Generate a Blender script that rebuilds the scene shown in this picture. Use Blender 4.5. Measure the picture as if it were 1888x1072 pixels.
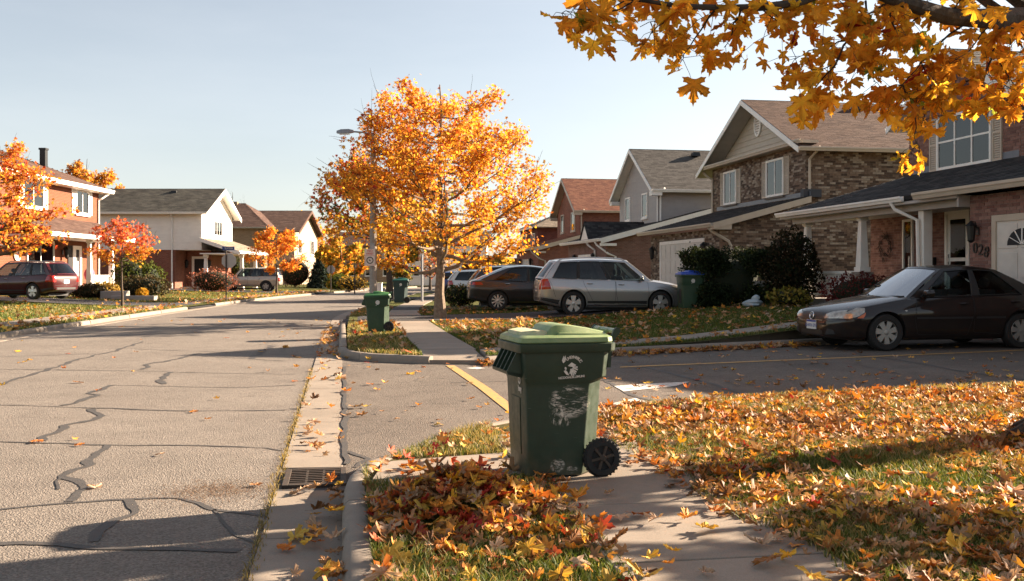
import bpy, bmesh, math, random
import numpy as np
from mathutils import Vector, Matrix
from mathutils.bvhtree import BVHTree

for o in list(bpy.data.objects):
    bpy.data.objects.remove(o)
scene = bpy.context.scene
C = scene.collection
rnd = random.Random(7)
rng = np.random.default_rng(7)
R = math.radians

# ------------------------------------------------------------------ camera
# world: +Y runs along the street, +X to the houses on the near side, Z up
FPX, HOR, EYE, YAW = 1835.0, 505.0, 1.5, math.atan(314 / 1835)
SA, CA = math.sin(YAW), math.cos(YAW)
cam_d = bpy.data.cameras.new("camera")
cam_d.sensor_width = 36
cam_d.lens = 36 * FPX / 1888
cam_d.shift_y = -(536 - HOR) / 1888
cam_d.clip_end = 4000
cam_d.dof.use_dof = True
cam_d.dof.focus_distance = 8.0
cam_d.dof.aperture_fstop = 20.0
cam = bpy.data.objects.new("camera", cam_d)
C.objects.link(cam)
cam.location = (0, 0, EYE)
cam.rotation_euler = (R(90), 0, -YAW)
scene.camera = cam

# ------------------------------------------------------------------ sky and sun
SUN_EL = R(21)
SUN_AZ = math.atan2(0.965, 0.26)            # from +Y towards +X
world = bpy.data.worlds.new("World")
scene.world = world
world.use_nodes = True
wn = world.node_tree.nodes
sky = wn.new("ShaderNodeTexSky")
sky.sky_type = 'NISHITA'
sky.sun_disc = False
sky.sun_elevation = SUN_EL
sky.sun_rotation = SUN_AZ
sky.air_density = 1.0
sky.dust_density = 0.8
sky.ozone_density = 1.0
wbg = wn["Background"]
wbg.inputs[1].default_value = 0.0365
hsv = wn.new("ShaderNodeHueSaturation")               # autumn haze: a paler blue all over the sky
hsv.inputs['Saturation'].default_value = 0.5
world.node_tree.links.new(sky.outputs[0], hsv.inputs['Color'])
wtc = wn.new("ShaderNodeTexCoord"); wmp = wn.new("ShaderNodeMapping"); wmp.inputs['Scale'].default_value = (1.2, 1.2, 5.0)
wno = wn.new("ShaderNodeTexNoise"); wno.inputs['Scale'].default_value = 1.6; wno.inputs['Detail'].default_value = 8; wno.inputs['Roughness'].default_value = .6
wrp = wn.new("ShaderNodeValToRGB"); wrp.color_ramp.elements[0].position = .42; wrp.color_ramp.elements[1].position = .8
wrp.color_ramp.elements[1].color = (.13, .13, .13, 1)
wmx = wn.new("ShaderNodeMix"); wmx.data_type = 'RGBA'; wmx.inputs[7].default_value = (7.0, 7.0, 7.0, 1)   # thin veils of cirrus
wl = world.node_tree.links
wl.new(wtc.outputs['Generated'], wmp.inputs[0]); wl.new(wmp.outputs[0], wno.inputs['Vector']); wl.new(wno.outputs['Fac'], wrp.inputs[0])
wl.new(wrp.outputs[0], wmx.inputs[0]); wl.new(hsv.outputs[0], wmx.inputs[6]); wl.new(wmx.outputs[2], wbg.inputs[0])

sun_d = bpy.data.lights.new("sun", 'SUN')
sun_d.energy = 5.0
sun_d.angle = R(0.55)
sun_d.color = (1.0, 0.80, 0.60)
sun = bpy.data.objects.new("sun", sun_d)
C.objects.link(sun)
SDIR = Vector((math.sin(SUN_AZ) * math.cos(SUN_EL), math.cos(SUN_AZ) * math.cos(SUN_EL), math.sin(SUN_EL)))
sun.rotation_euler = SDIR.to_track_quat('Z', 'Y').to_euler()
sun.location = SDIR * 60

vs = scene.view_settings
scene.display_settings.display_device = 'sRGB'
vs.view_transform = 'Standard'
vs.look = 'None'
vs.exposure = 2.36
vs.gamma = 1.0
vs.use_curve_mapping = False
scene.render.engine = 'CYCLES'
cy = scene.cycles
cy.max_bounces = 7
cy.diffuse_bounces = 3
cy.glossy_bounces = 3
cy.transmission_bounces = 4
cy.transparent_max_bounces = 10
cy.caustics_reflective = False
cy.caustics_refractive = False
cy.sample_clamp_indirect = 6
cy.use_denoising = True

# ------------------------------------------------------------------ geometry helpers
def P(px, py, D):
    t = (px - 944) / FPX
    return Vector((D * (t * CA + SA), D * (CA - t * SA), EYE - (py - HOR) / FPX * D))

def G(px, py, z=0.0):
    return P(px, py, FPX * (EYE - z) / (py - HOR))

def depth(p):
    return p[0] * SA + p[1] * CA

def proj(p):
    d = max(depth(p), 1e-3)
    return 944 + FPX * (p[0] * CA - p[1] * SA) / d, HOR - FPX * (p[2] - EYE) / d

def camxy(xc, d):                                     # camera ground frame to world
    return (xc * CA + d * SA, -xc * SA + d * CA)

def smooth(e0, e1, x):
    t = min(1.0, max(0.0, (x - e0) / (e1 - e0)))
    return t * t * (3 - 2 * t)

def interp(tab, x):
    xs = [a[0] for a in tab]
    return float(np.interp(x, xs, [a[1] for a in tab]))

def sinterp(tab, x):                                  # smooth keyed curve
    n = len(tab)
    if x <= tab[0][0]: return tab[0][1]
    if x >= tab[-1][0]: return tab[-1][1]
    for i in range(n - 1):
        if tab[i][0] <= x <= tab[i + 1][0]:
            break
    def slope(k):
        if k == 0: return (tab[1][1] - tab[0][1]) / (tab[1][0] - tab[0][0])
        if k == n - 1: return (tab[-1][1] - tab[-2][1]) / (tab[-1][0] - tab[-2][0])
        a = (tab[k][1] - tab[k - 1][1]) / (tab[k][0] - tab[k - 1][0])
        b = (tab[k + 1][1] - tab[k][1]) / (tab[k + 1][0] - tab[k][0])
        return 0.0 if a * b <= 0 else 2 * a * b / (a + b)
    h = tab[i + 1][0] - tab[i][0]
    t = (x - tab[i][0]) / h
    return ((2*t**3 - 3*t*t + 1) * tab[i][1] + (t**3 - 2*t*t + t) * h * slope(i)
            + (-2*t**3 + 3*t*t) * tab[i + 1][1] + (t**3 - t*t) * h * slope(i + 1))

class Fr:                                             # a frame on a wall or roof: u along, v up, d outward
    def __init__(s, o, u, n, v=(0, 0, 1)):
        s.o, s.u, s.n, s.v = Vector(o), Vector(u).normalized(), Vector(n).normalized(), Vector(v).normalized()
    def p(s, u, v, d=0.0):
        return s.o + s.u * u + s.v * v + s.n * d

class MB:
    def __init__(s):
        s.v, s.f, s.m = [], [], []
    def add(s, vs_, fs, mi=0):
        b = len(s.v)
        s.v.extend([tuple(p) for p in vs_])
        for f in fs:
            s.f.append(tuple(i + b for i in f)); s.m.append(mi)
        return s
    def hexa(s, p, mi=0):                              # 8 points, bottom ring then top ring
        return s.add(p, [(3, 2, 1, 0), (4, 5, 6, 7), (0, 1, 5, 4), (1, 2, 6, 5), (2, 3, 7, 6), (3, 0, 4, 7)], mi)
    def box(s, x0, x1, y0, y1, z0, z1, mi=0):
        return s.hexa([(x0, y0, z0), (x1, y0, z0), (x1, y1, z0), (x0, y1, z0),
                       (x0, y0, z1), (x1, y0, z1), (x1, y1, z1), (x0, y1, z1)], mi)
    def fbox(s, fr, u0, u1, v0, v1, d0, d1, mi=0):
        return s.hexa([fr.p(u0, v0, d0), fr.p(u1, v0, d0), fr.p(u1, v1, d0), fr.p(u0, v1, d0),
                       fr.p(u0, v0, d1), fr.p(u1, v0, d1), fr.p(u1, v1, d1), fr.p(u0, v1, d1)], mi)
    def fpoly(s, fr, poly, d0, d1, mi=0):
        n = len(poly)
        pts = [fr.p(a, b, d0) for a, b in poly] + [fr.p(a, b, d1) for a, b in poly]
        fs = [tuple(range(n))[::-1], tuple(range(n, 2 * n))] + [(i, (i + 1) % n, n + (i + 1) % n, n + i) for i in range(n)]
        return s.add(pts, fs, mi)
    def slab(s, pts, nrm, t, mi=0):                    # convex polygon in space with thickness t along -nrm
        nrm = Vector(nrm).normalized(); n = len(pts)
        a = [Vector(p) - nrm * t for p in pts] + [Vector(p) for p in pts]
        return s.add(a, [tuple(range(n))[::-1], tuple(range(n, 2 * n))] + [(i, (i + 1) % n, n + (i + 1) % n, n + i) for i in range(n)], mi)
    def tube(s, pts, rads, n=8, mi=0, cap=True):
        pts = [Vector(p) for p in pts]
        if not hasattr(rads, '__len__'): rads = [rads] * len(pts)
        b = len(s.v); k = len(pts); ref = None
        for i, p in enumerate(pts):
            d = (pts[min(i + 1, k - 1)] - pts[max(i - 1, 0)]).normalized()
            if ref is None:
                ref = d.orthogonal().normalized()
            else:
                ref = (ref - d * ref.dot(d)); ref = ref.normalized() if ref.length > 1e-6 else d.orthogonal().normalized()
            w = d.cross(ref)
            for j in range(n):
                a = 2 * math.pi * j / n
                s.v.append(tuple(p + (ref * math.cos(a) + w * math.sin(a)) * rads[i]))
        for i in range(k - 1):
            for j in range(n):
                s.f.append((b + i*n + j, b + i*n + (j+1) % n, b + (i+1)*n + (j+1) % n, b + (i+1)*n + j)); s.m.append(mi)
        if cap:
            s.f.append(tuple(b + j for j in range(n))[::-1]); s.m.append(mi)
            s.f.append(tuple(b + (k-1)*n + j for j in range(n))); s.m.append(mi)
        return s
    def lathe(s, prof, o, ax, n=24, mi=0, a0=0.0):     # prof: (radius, height along ax)
        ax = Vector(ax).normalized(); r = ax.orthogonal().normalized(); w = ax.cross(r); o = Vector(o)
        b = len(s.v); k = len(prof)
        for rr, h in prof:
            for j in range(n):
                a = a0 + 2 * math.pi * j / n
                s.v.append(tuple(o + ax * h + (r * math.cos(a) + w * math.sin(a)) * max(rr, 1e-4)))
        for i in range(k - 1):
            for j in range(n):
                s.f.append((b + i*n + j, b + i*n + (j+1) % n, b + (i+1)*n + (j+1) % n, b + (i+1)*n + j)); s.m.append(mi)
        return s
    def loft(s, rings, mi=0, cap=True, close=True):
        b = len(s.v); n = len(rings[0]); k = len(rings)
        for r in rings: s.v.extend([tuple(p) for p in r])
        for i in range(k - 1):
            for j in range(n if close else n - 1):
                s.f.append((b + i*n + j, b + i*n + (j+1) % n, b + (i+1)*n + (j+1) % n, b + (i+1)*n + j)); s.m.append(mi)
        if cap:
            s.f.append(tuple(b + j for j in range(n))[::-1]); s.m.append(mi)
            s.f.append(tuple(b + (k-1)*n + j for j in range(n))); s.m.append(mi)
        return s
    def blob(s, c, r, seed=0, n=10, mi=0, rough=.15):
        rr = random.Random(seed); rings = []
        for i in range(n + 1):
            th = math.pi * (i + .02) / (n + .04)
            rings.append([(c[0] + r[0] * math.sin(th) * math.cos(2*math.pi*j/(2*n)) * (1 + rr.uniform(-rough, rough)),
                           c[1] + r[1] * math.sin(th) * math.sin(2*math.pi*j/(2*n)) * (1 + rr.uniform(-rough, rough)),
                           c[2] - r[2] * math.cos(th)) for j in range(2 * n)])
        return s.loft(rings, mi)
    def build(s, name, mats, parent=None, smooth_=False, bevel=0.0, angle=35, fixn=True):
        me = bpy.data.meshes.new(name)
        me.from_pydata(s.v, [], s.f)
        if not isinstance(mats, (list, tuple)): mats = [mats]
        for m in mats: me.materials.append(m)
        if len(mats) > 1: me.polygons.foreach_set('material_index', s.m)
        if fixn:
            bm = bmesh.new(); bm.from_mesh(me)
            bmesh.ops.recalc_face_normals(bm, faces=bm.faces)
            bm.to_mesh(me); bm.free()
        if smooth_:
            me.polygons.foreach_set('use_smooth', [True] * len(me.polygons))
            me.set_sharp_from_angle(angle=R(angle))
        me.update()
        o = bpy.data.objects.new(name, me)
        C.objects.link(o)
        if parent: o.parent = parent
        if bevel:
            b = o.modifiers.new('edge', 'BEVEL'); b.width = bevel; b.segments = 2; b.limit_method = 'ANGLE'; b.angle_limit = R(40)
        return o

def tag(o, label=None, cat=None, group=None, kind=None):
    if label: o['label'] = label
    if cat: o['category'] = cat
    if group: o['group'] = group
    if kind: o['kind'] = kind
    return o

def thing(name, label, cat, loc=(0, 0, 0), rotz=0.0, group=None):
    o = bpy.data.objects.new(name, None)
    o.empty_display_size = .2
    C.objects.link(o); o.location = loc; o.rotation_euler = (0, 0, rotz)
    return tag(o, label, cat, group)

def struct(o):
    o['kind'] = 'structure'; return o

def shared(name, me, parent=None, loc=None, mw=None):
    o = bpy.data.objects.new(name, me); C.objects.link(o)
    if parent: o.parent = parent
    if mw is not None: o.matrix_local = mw
    elif loc is not None: o.location = loc
    return o

def np_mesh(name, V, F, mats, parent=None, col=None, smooth_=False, mi=None):
    """V (n,3), F (m,k) arrays; col (n,3) point colours"""
    me = bpy.data.meshes.new(name)
    V = np.asarray(V, np.float32); F = np.asarray(F, np.int32); k = F.shape[1]
    me.vertices.add(len(V)); me.vertices.foreach_set('co', V.ravel())
    me.loops.add(F.size); me.loops.foreach_set('vertex_index', F.ravel())
    me.polygons.add(len(F))
    me.polygons.foreach_set('loop_start', np.arange(0, F.size, k, dtype=np.int32))
    me.polygons.foreach_set('loop_total', np.full(len(F), k, np.int32))
    if not isinstance(mats, (list, tuple)): mats = [mats]
    for m in mats: me.materials.append(m)
    if mi is not None: me.polygons.foreach_set('material_index', np.asarray(mi, np.int32))
    if col is not None:
        at = me.color_attributes.new('Col', 'FLOAT_COLOR', 'POINT')
        at.data.foreach_set('color', np.hstack([col, np.ones((len(col), 1))]).astype(np.float32).ravel())
    if smooth_: me.polygons.foreach_set('use_smooth', np.ones(len(F), bool))
    me.update(calc_edges=True); me.validate()
    if name is None: return me
    o = bpy.data.objects.new(name, me); C.objects.link(o)
    if parent: o.parent = parent
    return o

# ------------------------------------------------------------------ materials
def lin(r, g, b):
    f = lambda c: c / 12.92 if c <= .04045 else ((c + .055) / 1.055) ** 2.4
    return (f(r / 255), f(g / 255), f(b / 255), 1)

class NT:
    def __init__(s, name):
        s.m = bpy.data.materials.new(name); s.m.use_nodes = True
        s.t = s.m.node_tree; s.n = s.t.nodes; s.b = s.n["Principled BSDF"]; s.out = s.n["Material Output"]
        s.co = None
    def node(s, typ, **kw):
        nd = s.n.new(typ)
        for k, v in kw.items(): setattr(nd, k, v)
        return nd
    def l(s, a, b): s.t.links.new(a, b)
    def obj(s):
        if s.co is None: s.co = s.node("ShaderNodeTexCoord").outputs['Object']
        return s.co
    def noise(s, scale, detail=5, rough=.6, vec=None, dist=0):
        nd = s.node("ShaderNodeTexNoise")
        nd.inputs['Scale'].default_value = scale; nd.inputs['Detail'].default_value = detail
        nd.inputs['Roughness'].default_value = rough; nd.inputs['Distortion'].default_value = dist
        s.l(vec if vec is not None else s.obj(), nd.inputs['Vector'])
        return nd.outputs['Fac']
    def ramp(s, fac, stops, mode='LINEAR'):
        nd = s.node("ShaderNodeValToRGB"); cr = nd.color_ramp; cr.interpolation = mode
        while len(cr.elements) < len(stops): cr.elements.new(.5)
        for e, (p, c) in zip(cr.elements, stops):
            e.position = p; e.color = c if hasattr(c, '__len__') else (c, c, c, 1)
        s.l(fac, nd.inputs[0]); return nd.outputs[0]
    def mix(s, fac, a, b, blend='MIX'):
        nd = s.node("ShaderNodeMix", data_type='RGBA', blend_type=blend)
        for sock, v in ((nd.inputs[0], fac), (nd.inputs[6], a), (nd.inputs[7], b)):
            if hasattr(v, 'links'): s.l(v, sock)
            else: sock.default_value = v
        return nd.outputs[2]
    def math(s, op, a, b=0.0, clamp=False):
        nd = s.node("ShaderNodeMath", operation=op, use_clamp=clamp)
        for sock, v in ((nd.inputs[0], a), (nd.inputs[1], b)):
            if hasattr(v, 'links'): s.l(v, sock)
            else: sock.default_value = v
        return nd.outputs[0]
    def rand(s):
        oi = s.node("ShaderNodeObjectInfo").outputs['Random']
        ge = s.node("ShaderNodeNewGeometry").outputs['Random Per Island']
        return s.math('FRACT', s.math('ADD', oi, ge))
    def bump(s, h, strength=.3, dist=.01):
        nd = s.node("ShaderNodeBump"); nd.inputs['Strength'].default_value = strength
        nd.inputs['Distance'].default_value = dist
        s.l(h, nd.inputs['Height']); s.l(nd.outputs[0], s.b.inputs['Normal']); return nd.outputs[0]
    def base(s, c, rough=.6, spec=.4, metal=0.0):
        i = s.b.inputs
        if hasattr(c, 'links'): s.l(c, i['Base Color'])
        else: i['Base Color'].default_value = c
        if hasattr(rough, 'links'): s.l(rough, i['Roughness'])
        else: i['Roughness'].default_value = rough
        i['Specular IOR Level'].default_value = spec; i['Metallic'].default_value = metal
        return s

def c4(c): return c if len(c) == 4 else (*c, 1)

def mat(name, c, c2=None, rough=.6, spec=.4, scale=6, lo=.35, hi=.7, bump=0, bscale=80, metal=0, coat=0, rand=0, detail=6):
    n = NT(name); col = c4(c)
    if c2 is not None:
        col = n.mix(n.ramp(n.noise(scale, detail), [(lo, 0), (hi, 1)]), c4(c), c4(c2))
    if rand:
        v = n.math('MULTIPLY_ADD', n.rand(), rand); v.node.inputs[2].default_value = 1 - rand / 2
        hs = n.node("ShaderNodeHueSaturation")
        n.l(v, hs.inputs['Value'])
        if hasattr(col, 'links'): n.l(col, hs.inputs['Color'])
        else: hs.inputs['Color'].default_value = col
        col = hs.outputs[0]
    n.base(col, rough, spec, metal)
    if coat:
        n.b.inputs['Coat Weight'].default_value = coat; n.b.inputs['Coat Roughness'].default_value = .05
    if bump: n.bump(n.noise(bscale, 4), bump)
    return n.m

def palette_mat(name, cols, rough=.85, grime=.35, gscale=9, bump=.35, bscale=70):
    """one colour for each piece, out of a palette, with grime over it"""
    n = NT(name); k = len(cols)
    c = n.ramp(n.rand(), [(i / k, c4(q)) for i, q in enumerate(cols)], 'CONSTANT')
    g = n.ramp(n.noise(gscale, 8), [(.3, 1 - grime), (.7, 1 + grime * .3)])
    c = n.mix(1.0, c, g, 'MULTIPLY')
    n.base(c, rough, .25)
    if bump: n.bump(n.noise(bscale, 5), bump, .006)
    return n.m

def brick_tex(name, c1, c2, mortar, w=.22, h=.075, vari=.5):
    n = NT(name)
    sp = n.node("ShaderNodeSeparateXYZ"); n.l(n.obj(), sp.inputs[0])
    cb = n.node("ShaderNodeCombineXYZ")
    n.l(n.math('ADD', sp.outputs[0], sp.outputs[1]), cb.inputs[0]); n.l(sp.outputs[2], cb.inputs[1])
    br = n.node("ShaderNodeTexBrick")
    n.l(cb.outputs[0], br.inputs['Vector'])
    br.inputs['Scale'].default_value = 1; br.inputs['Brick Width'].default_value = w; br.inputs['Row Height'].default_value = h
    br.inputs['Mortar Size'].default_value = .007; br.inputs['Bias'].default_value = -.1
    br.inputs['Color1'].default_value = c4(c1); br.inputs['Color2'].default_value = c4(c2); br.inputs['Mortar'].default_value = c4(mortar)
    g = n.ramp(n.noise(1.3, 8), [(.3, 1 - vari * .5), (.7, 1.05)])
    n.base(n.mix(1.0, br.outputs['Color'], g, 'MULTIPLY'), .88, .2)
    n.bump(n.math('SUBTRACT', 1.0, br.outputs['Fac']), .5, .008)
    return n.m

def leaf_mat(name, trans=.45, rough=.55, spot=True, spec=.25):
    n = NT(name)
    at = n.node("ShaderNodeAttribute"); at.attribute_name = 'Col'
    c = at.outputs['Color']
    if spot:
        c = n.mix(n.ramp(n.noise(38, 5), [(.52, 0), (.72, .55)]), c, n.mix(1.0, c, (.55, .38, .25, 1), 'MULTIPLY'))
    n.base(c, rough, spec)
    tr = n.node("ShaderNodeBsdfTranslucent"); n.l(n.mix(1.0, c, (1.25, 1.05, .6, 1), 'MULTIPLY'), tr.inputs[0])
    mx = n.node("ShaderNodeMixShader"); mx.inputs[0].default_value = trans
    n.l(n.b.outputs[0], mx.inputs[1]); n.l(tr.outputs[0], mx.inputs[2]); n.l(mx.outputs[0], n.out.inputs[0])
    return n.m

def glass_mat(name, tint=(.55, .62, .62, 1), gloss=1.0, rough=.02, ior=1.5, alpha=1.0):
    n = NT(name); n.n.remove(n.b)
    fr = n.node("ShaderNodeFresnel"); fr.inputs[0].default_value = ior
    tr = n.node("ShaderNodeBsdfTransparent"); tr.inputs[0].default_value = tint
    gl = n.node("ShaderNodeBsdfGlossy"); gl.inputs['Roughness'].default_value = rough
    mx = n.node("ShaderNodeMixShader")
    n.l(n.math('MULTIPLY', fr.outputs[0], gloss, True), mx.inputs[0])
    n.l(tr.outputs[0], mx.inputs[1]); n.l(gl.outputs[0], mx.inputs[2]); n.l(mx.outputs[0], n.out.inputs[0])
    return n.m

def asphalt(name, c1, c2, dark, speck=.36):
    n = NT(name)
    big = n.ramp(n.noise(.55, 6, .65), [(.32, 0), (.68, 1)])
    c = n.mix(big, c4(c1), c4(c2))
    st = n.ramp(n.noise(2.3, 8, .7, dist=.4), [(.5, 0), (.72, .55)])
    c = n.mix(st, c, c4(dark))
    vo = n.node("ShaderNodeTexVoronoi"); vo.inputs['Scale'].default_value = 85; n.l(n.obj(), vo.inputs['Vector'])
    g = n.ramp(vo.outputs['Color'], [(.15, 1 - speck), (.55, 1.0), (.9, 1 + speck)])
    c = n.mix(.85, c, g, 'MULTIPLY')
    pit = n.ramp(n.noise(34, 6, .75), [(.36, .62), (.46, 1.0), (.7, 1.06)])
    c = n.mix(.9, c, pit, 'MULTIPLY')
    n.base(c, .88, .25)
    n.bump(n.math('ADD', n.noise(60, 5, .75), vo.outputs['Distance']), .8, .010)
    return n.m

def concrete(name, c1, c2, joints=True):
    n = NT(name)
    c = n.mix(n.ramp(n.noise(1.8, 8, .7), [(.35, 0), (.7, 1)]), c4(c1), c4(c2))
    sp = n.ramp(n.noise(160, 2), [(.3, .72), (.5, 1), (.75, 1.12)])
    c = n.mix(.8, c, sp, 'MULTIPLY')
    v = n.math('MULTIPLY_ADD', n.rand(), .16); v.node.inputs[2].default_value = .92
    hs = n.node("ShaderNodeHueSaturation"); n.l(v, hs.inputs['Value']); n.l(c, hs.inputs['Color'])
    n.base(hs.outputs[0], .86, .25); n.bump(n.noise(120, 4), .3, .004)
    return n.m

def ground_mat(name, a, b, c):
    n = NT(name)
    col = n.mix(n.ramp(n.noise(.8, 8, .7), [(.35, 0), (.65, 1)]), c4(a), c4(b))
    col = n.mix(n.ramp(n.noise(14, 6, .7), [(.45, 0), (.7, .8)]), col, c4(c))
    n.base(col, .95, .1); n.bump(n.noise(55, 6), .9, .03)
    return n.m

MT = {}
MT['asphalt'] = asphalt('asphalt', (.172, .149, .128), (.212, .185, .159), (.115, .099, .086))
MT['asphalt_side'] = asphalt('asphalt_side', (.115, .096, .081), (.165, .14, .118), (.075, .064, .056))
MT['drive'] = asphalt('drive', (.05, .05, .053), (.075, .073, .073), (.035, .035, .037))
MT['tar'] = mat('tar', (.05, .046, .043), (.07, .063, .058), rough=.7, scale=20, bump=.4, bscale=150)
MT['concrete'] = concrete('concrete', (.22, .185, .15), (.29, .245, .20))
MT['kerb'] = concrete('kerb_concrete', (.20, .17, .14), (.27, .23, .19))
MT['soil'] = ground_mat('lawn_soil', (.07, .065, .022), (.10, .085, .032), (.05, .038, .018))
MT['lawn'] = ground_mat('lawn_turf', (.055, .075, .018), (.10, .10, .03), (.085, .06, .022))
MT['terrain'] = ground_mat('terrain', (.06, .07, .025), (.10, .09, .035), (.09, .06, .025))
MT['yellow_paint'] = mat('yellow_paint', (.52, .28, .06), (.22, .17, .11), rough=.8, scale=24, lo=.42, hi=.62)
MT['white_paint'] = mat('white_paint', (.72, .69, .64), (.34, .31, .28), rough=.85, scale=26, lo=.38, hi=.62)
MT['leaf'] = leaf_mat('leaf_litter', .22, .6)
MT['leaf_tree'] = leaf_mat('leaf_living', .78, .5)
MT['leaf_far'] = leaf_mat('leaf_crown', .55, .6, False)
MT['leaf_green'] = leaf_mat('leaf_evergreen', .22, .7, False, .08)
MT['grass'] = leaf_mat('grass_blades', .35, .6, False)
MT['bark'] = mat('bark', (.10, .075, .055), (.05, .038, .03), rough=.95, scale=18, bump=.9, bscale=30)
MT['bark_pale'] = mat('bark_pale', (.25, .19, .135), (.13, .095, .07), rough=.95, scale=14, bump=.8, bscale=26)
MT['bark_dark'] = mat('bark_dark', (.05, .038, .03), (.018, .013, .011), rough=.95, scale=11, lo=.4, hi=.6, bump=1.0, bscale=24)
MT['twig'] = mat('twig', (.06, .042, .032), (.035, .025, .02), rough=.9, scale=30)
MT['white'] = mat('white_trim', (.84, .81, .76), (.76, .72, .66), rough=.5, scale=3)
MT['white_brick'] = mat('white_siding', (.74, .71, .66), (.66, .63, .58), rough=.6, scale=3)
MT['beige'] = mat('beige_trim', (.50, .42, .33), (.43, .36, .28), rough=.5, scale=3)
MT['grey_trim'] = mat('grey_trim', (.40, .37, .34), (.33, .31, .29), rough=.5, scale=3)
MT['black'] = mat('black_metal', (.012, .012, .012), rough=.4)
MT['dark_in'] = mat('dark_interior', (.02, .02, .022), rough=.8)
MT['curtain'] = mat('curtain', (.55, .53, .5), (.42, .40, .38), rough=.9, scale=8)
MT['glass'] = glass_mat('window_glass', (.72, .76, .78, 1), 1.5, .01, 1.55)
MT['cglass'] = glass_mat('car_glass', (.40, .48, .48, 1), .75, .01, 1.45)
MT['dglass'] = glass_mat('car_glass_dark', (.10, .11, .12, 1), 1.4, .01, 1.5)
MT['rubber'] = mat('rubber', (.014, .014, .014), (.022, .021, .02), rough=.8, scale=20)
MT['plastic'] = mat('black_plastic', (.02, .02, .021), rough=.55)
MT['alloy'] = mat('alloy', (.45, .44, .43), rough=.32, metal=.85, spec=.5)
MT['alloy_dull'] = mat('alloy_dull', (.33, .32, .30), rough=.45, metal=.7)
MT['chrome'] = mat('chrome', (.75, .75, .75), rough=.15, metal=1)
MT['steel'] = mat('galvanised_steel', (.33, .33, .34), (.25, .25, .26), rough=.5, metal=.6, scale=20)
MT['iron'] = mat('cast_iron', (.045, .038, .032), (.075, .05, .035), rough=.75, scale=25, metal=.3, bump=.3)
MT['poleconc'] = mat('pole_concrete', (.30, .275, .25), (.24, .22, .2), rough=.85, scale=14, bump=.2)

# ================================================================== GROUND
XR = [(-20, -.45), (20, -.45), (33, -.3), (40, .25), (52, 1.9), (78, 6.2), (105, 14), (140, 30), (170, 48)]
XL = [(-20, -8.3), (20, -8.0), (25, -7.7), (43, -6.3), (54, -5), (70, -2.3), (90, 2.5), (120, 12), (150, 26), (170, 38)]
xr = lambda y: sinterp(XR, y)
xl = lambda y: sinterp(XL, y)
xk = lambda y: xr(y) + .43                              # kerb face on the near side
hr = lambda x, y: .13 + .42 * smooth(5, 14, x - max(0, xk(y)))   # lawn on the house side
def hl(x, y):
    return .125 + .27 * smooth(2.5, 14, xl(y) - x)
NC = [(0, -15), (0, -6), (0, 0), (0, 4), (0, 6.5), (.035, 6.95), (.15, 7.42), (.38, 7.8), (.67, 8.34), (1.06, 8.9), (1.56, 9.36),
      (2.8, 10.05), (4, 10.5), (6, 10.88), (8.45, 11.25), (14, 12.3), (30, 15.5)]
FC = [(-.08, 24), (-.08, 19.0), (-.02, 18.3), (.12, 17.75), (.45, 17.2), (.9, 16.85), (1.42, 16.5), (2.42, 16.25), (5.0, 17.75), (9.6, 19.5), (14.3, 21.4)]

def offset_path(path, d):
    out = []
    for i, p in enumerate(path):
        a = Vector(path[max(i - 1, 0)]); b = Vector(path[min(i + 1, len(path) - 1)])
        t = (b - a).normalized(); out.append((p[0] + t.y * d, p[1] - t.x * d))
    return out

def resample(path, step):
    pts = [Vector(p) for p in path]; out = [pts[0]]; acc = 0.0
    L = [0.0]
    for a, b in zip(pts, pts[1:]): L.append(L[-1] + (b - a).length)
    n = max(2, int(L[-1] / step) + 1)
    xs = np.interp(np.linspace(0, L[-1], n), L, [p.x for p in pts]); ys = np.interp(np.linspace(0, L[-1], n), L, [p.y for p in pts])
    return list(zip(xs, ys))

def sheet(name, poly, z, m, parent=None):
    bm = bmesh.new()
    f = bm.faces.new([bm.verts.new((p[0], p[1], p[2] if len(p) > 2 else z)) for p in poly])
    bmesh.ops.triangulate(bm, faces=[f])
    bmesh.ops.recalc_face_normals(bm, faces=bm.faces)
    me = bpy.data.meshes.new(name); bm.to_mesh(me); bm.free()
    if len(me.polygons) and me.polygons[0].normal.z < 0: me.flip_normals()
    me.materials.append(m)
    o = bpy.data.objects.new(name, me); C.objects.link(o)
    if parent: o.parent = parent
    return o

def grid(name, fx, nu, nv, m, parent=None):
    V = np.array([fx(i / (nu - 1), j / (nv - 1)) for j in range(nv) for i in range(nu)])
    F = [(j*nu + i, j*nu + i + 1, (j+1)*nu + i + 1, (j+1)*nu + i) for j in range(nv - 1) for i in range(nu - 1)]
    return np_mesh(name, V, F, m, parent, smooth_=True)

struct(sheet('ground', [(-1500, -60), (1500, -60), (1500, 2500), (-1500, 2500)], -.06, MT['terrain']))
def road_pt(u, v):
    y = -20 + 180 * v ** 1.5
    return (xl(y) + .35 + (xr(y) - xl(y) - .35) * u, y, 0)
road = struct(grid('road', road_pt, 9, 90, MT['asphalt']))
court_poly = [(-.03, 6.5)] + [(x - .02 if x < .1 else x, y) for x, y in NC[5:16]] + [(14.6, 12.4), (14.6, 21.6)] + [(x, y) for x, y in FC[:1:-1]] + [(-.03, 18.4)]
side_street = struct(sheet('side_street', court_poly, .002, MT['asphalt_side']))

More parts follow.
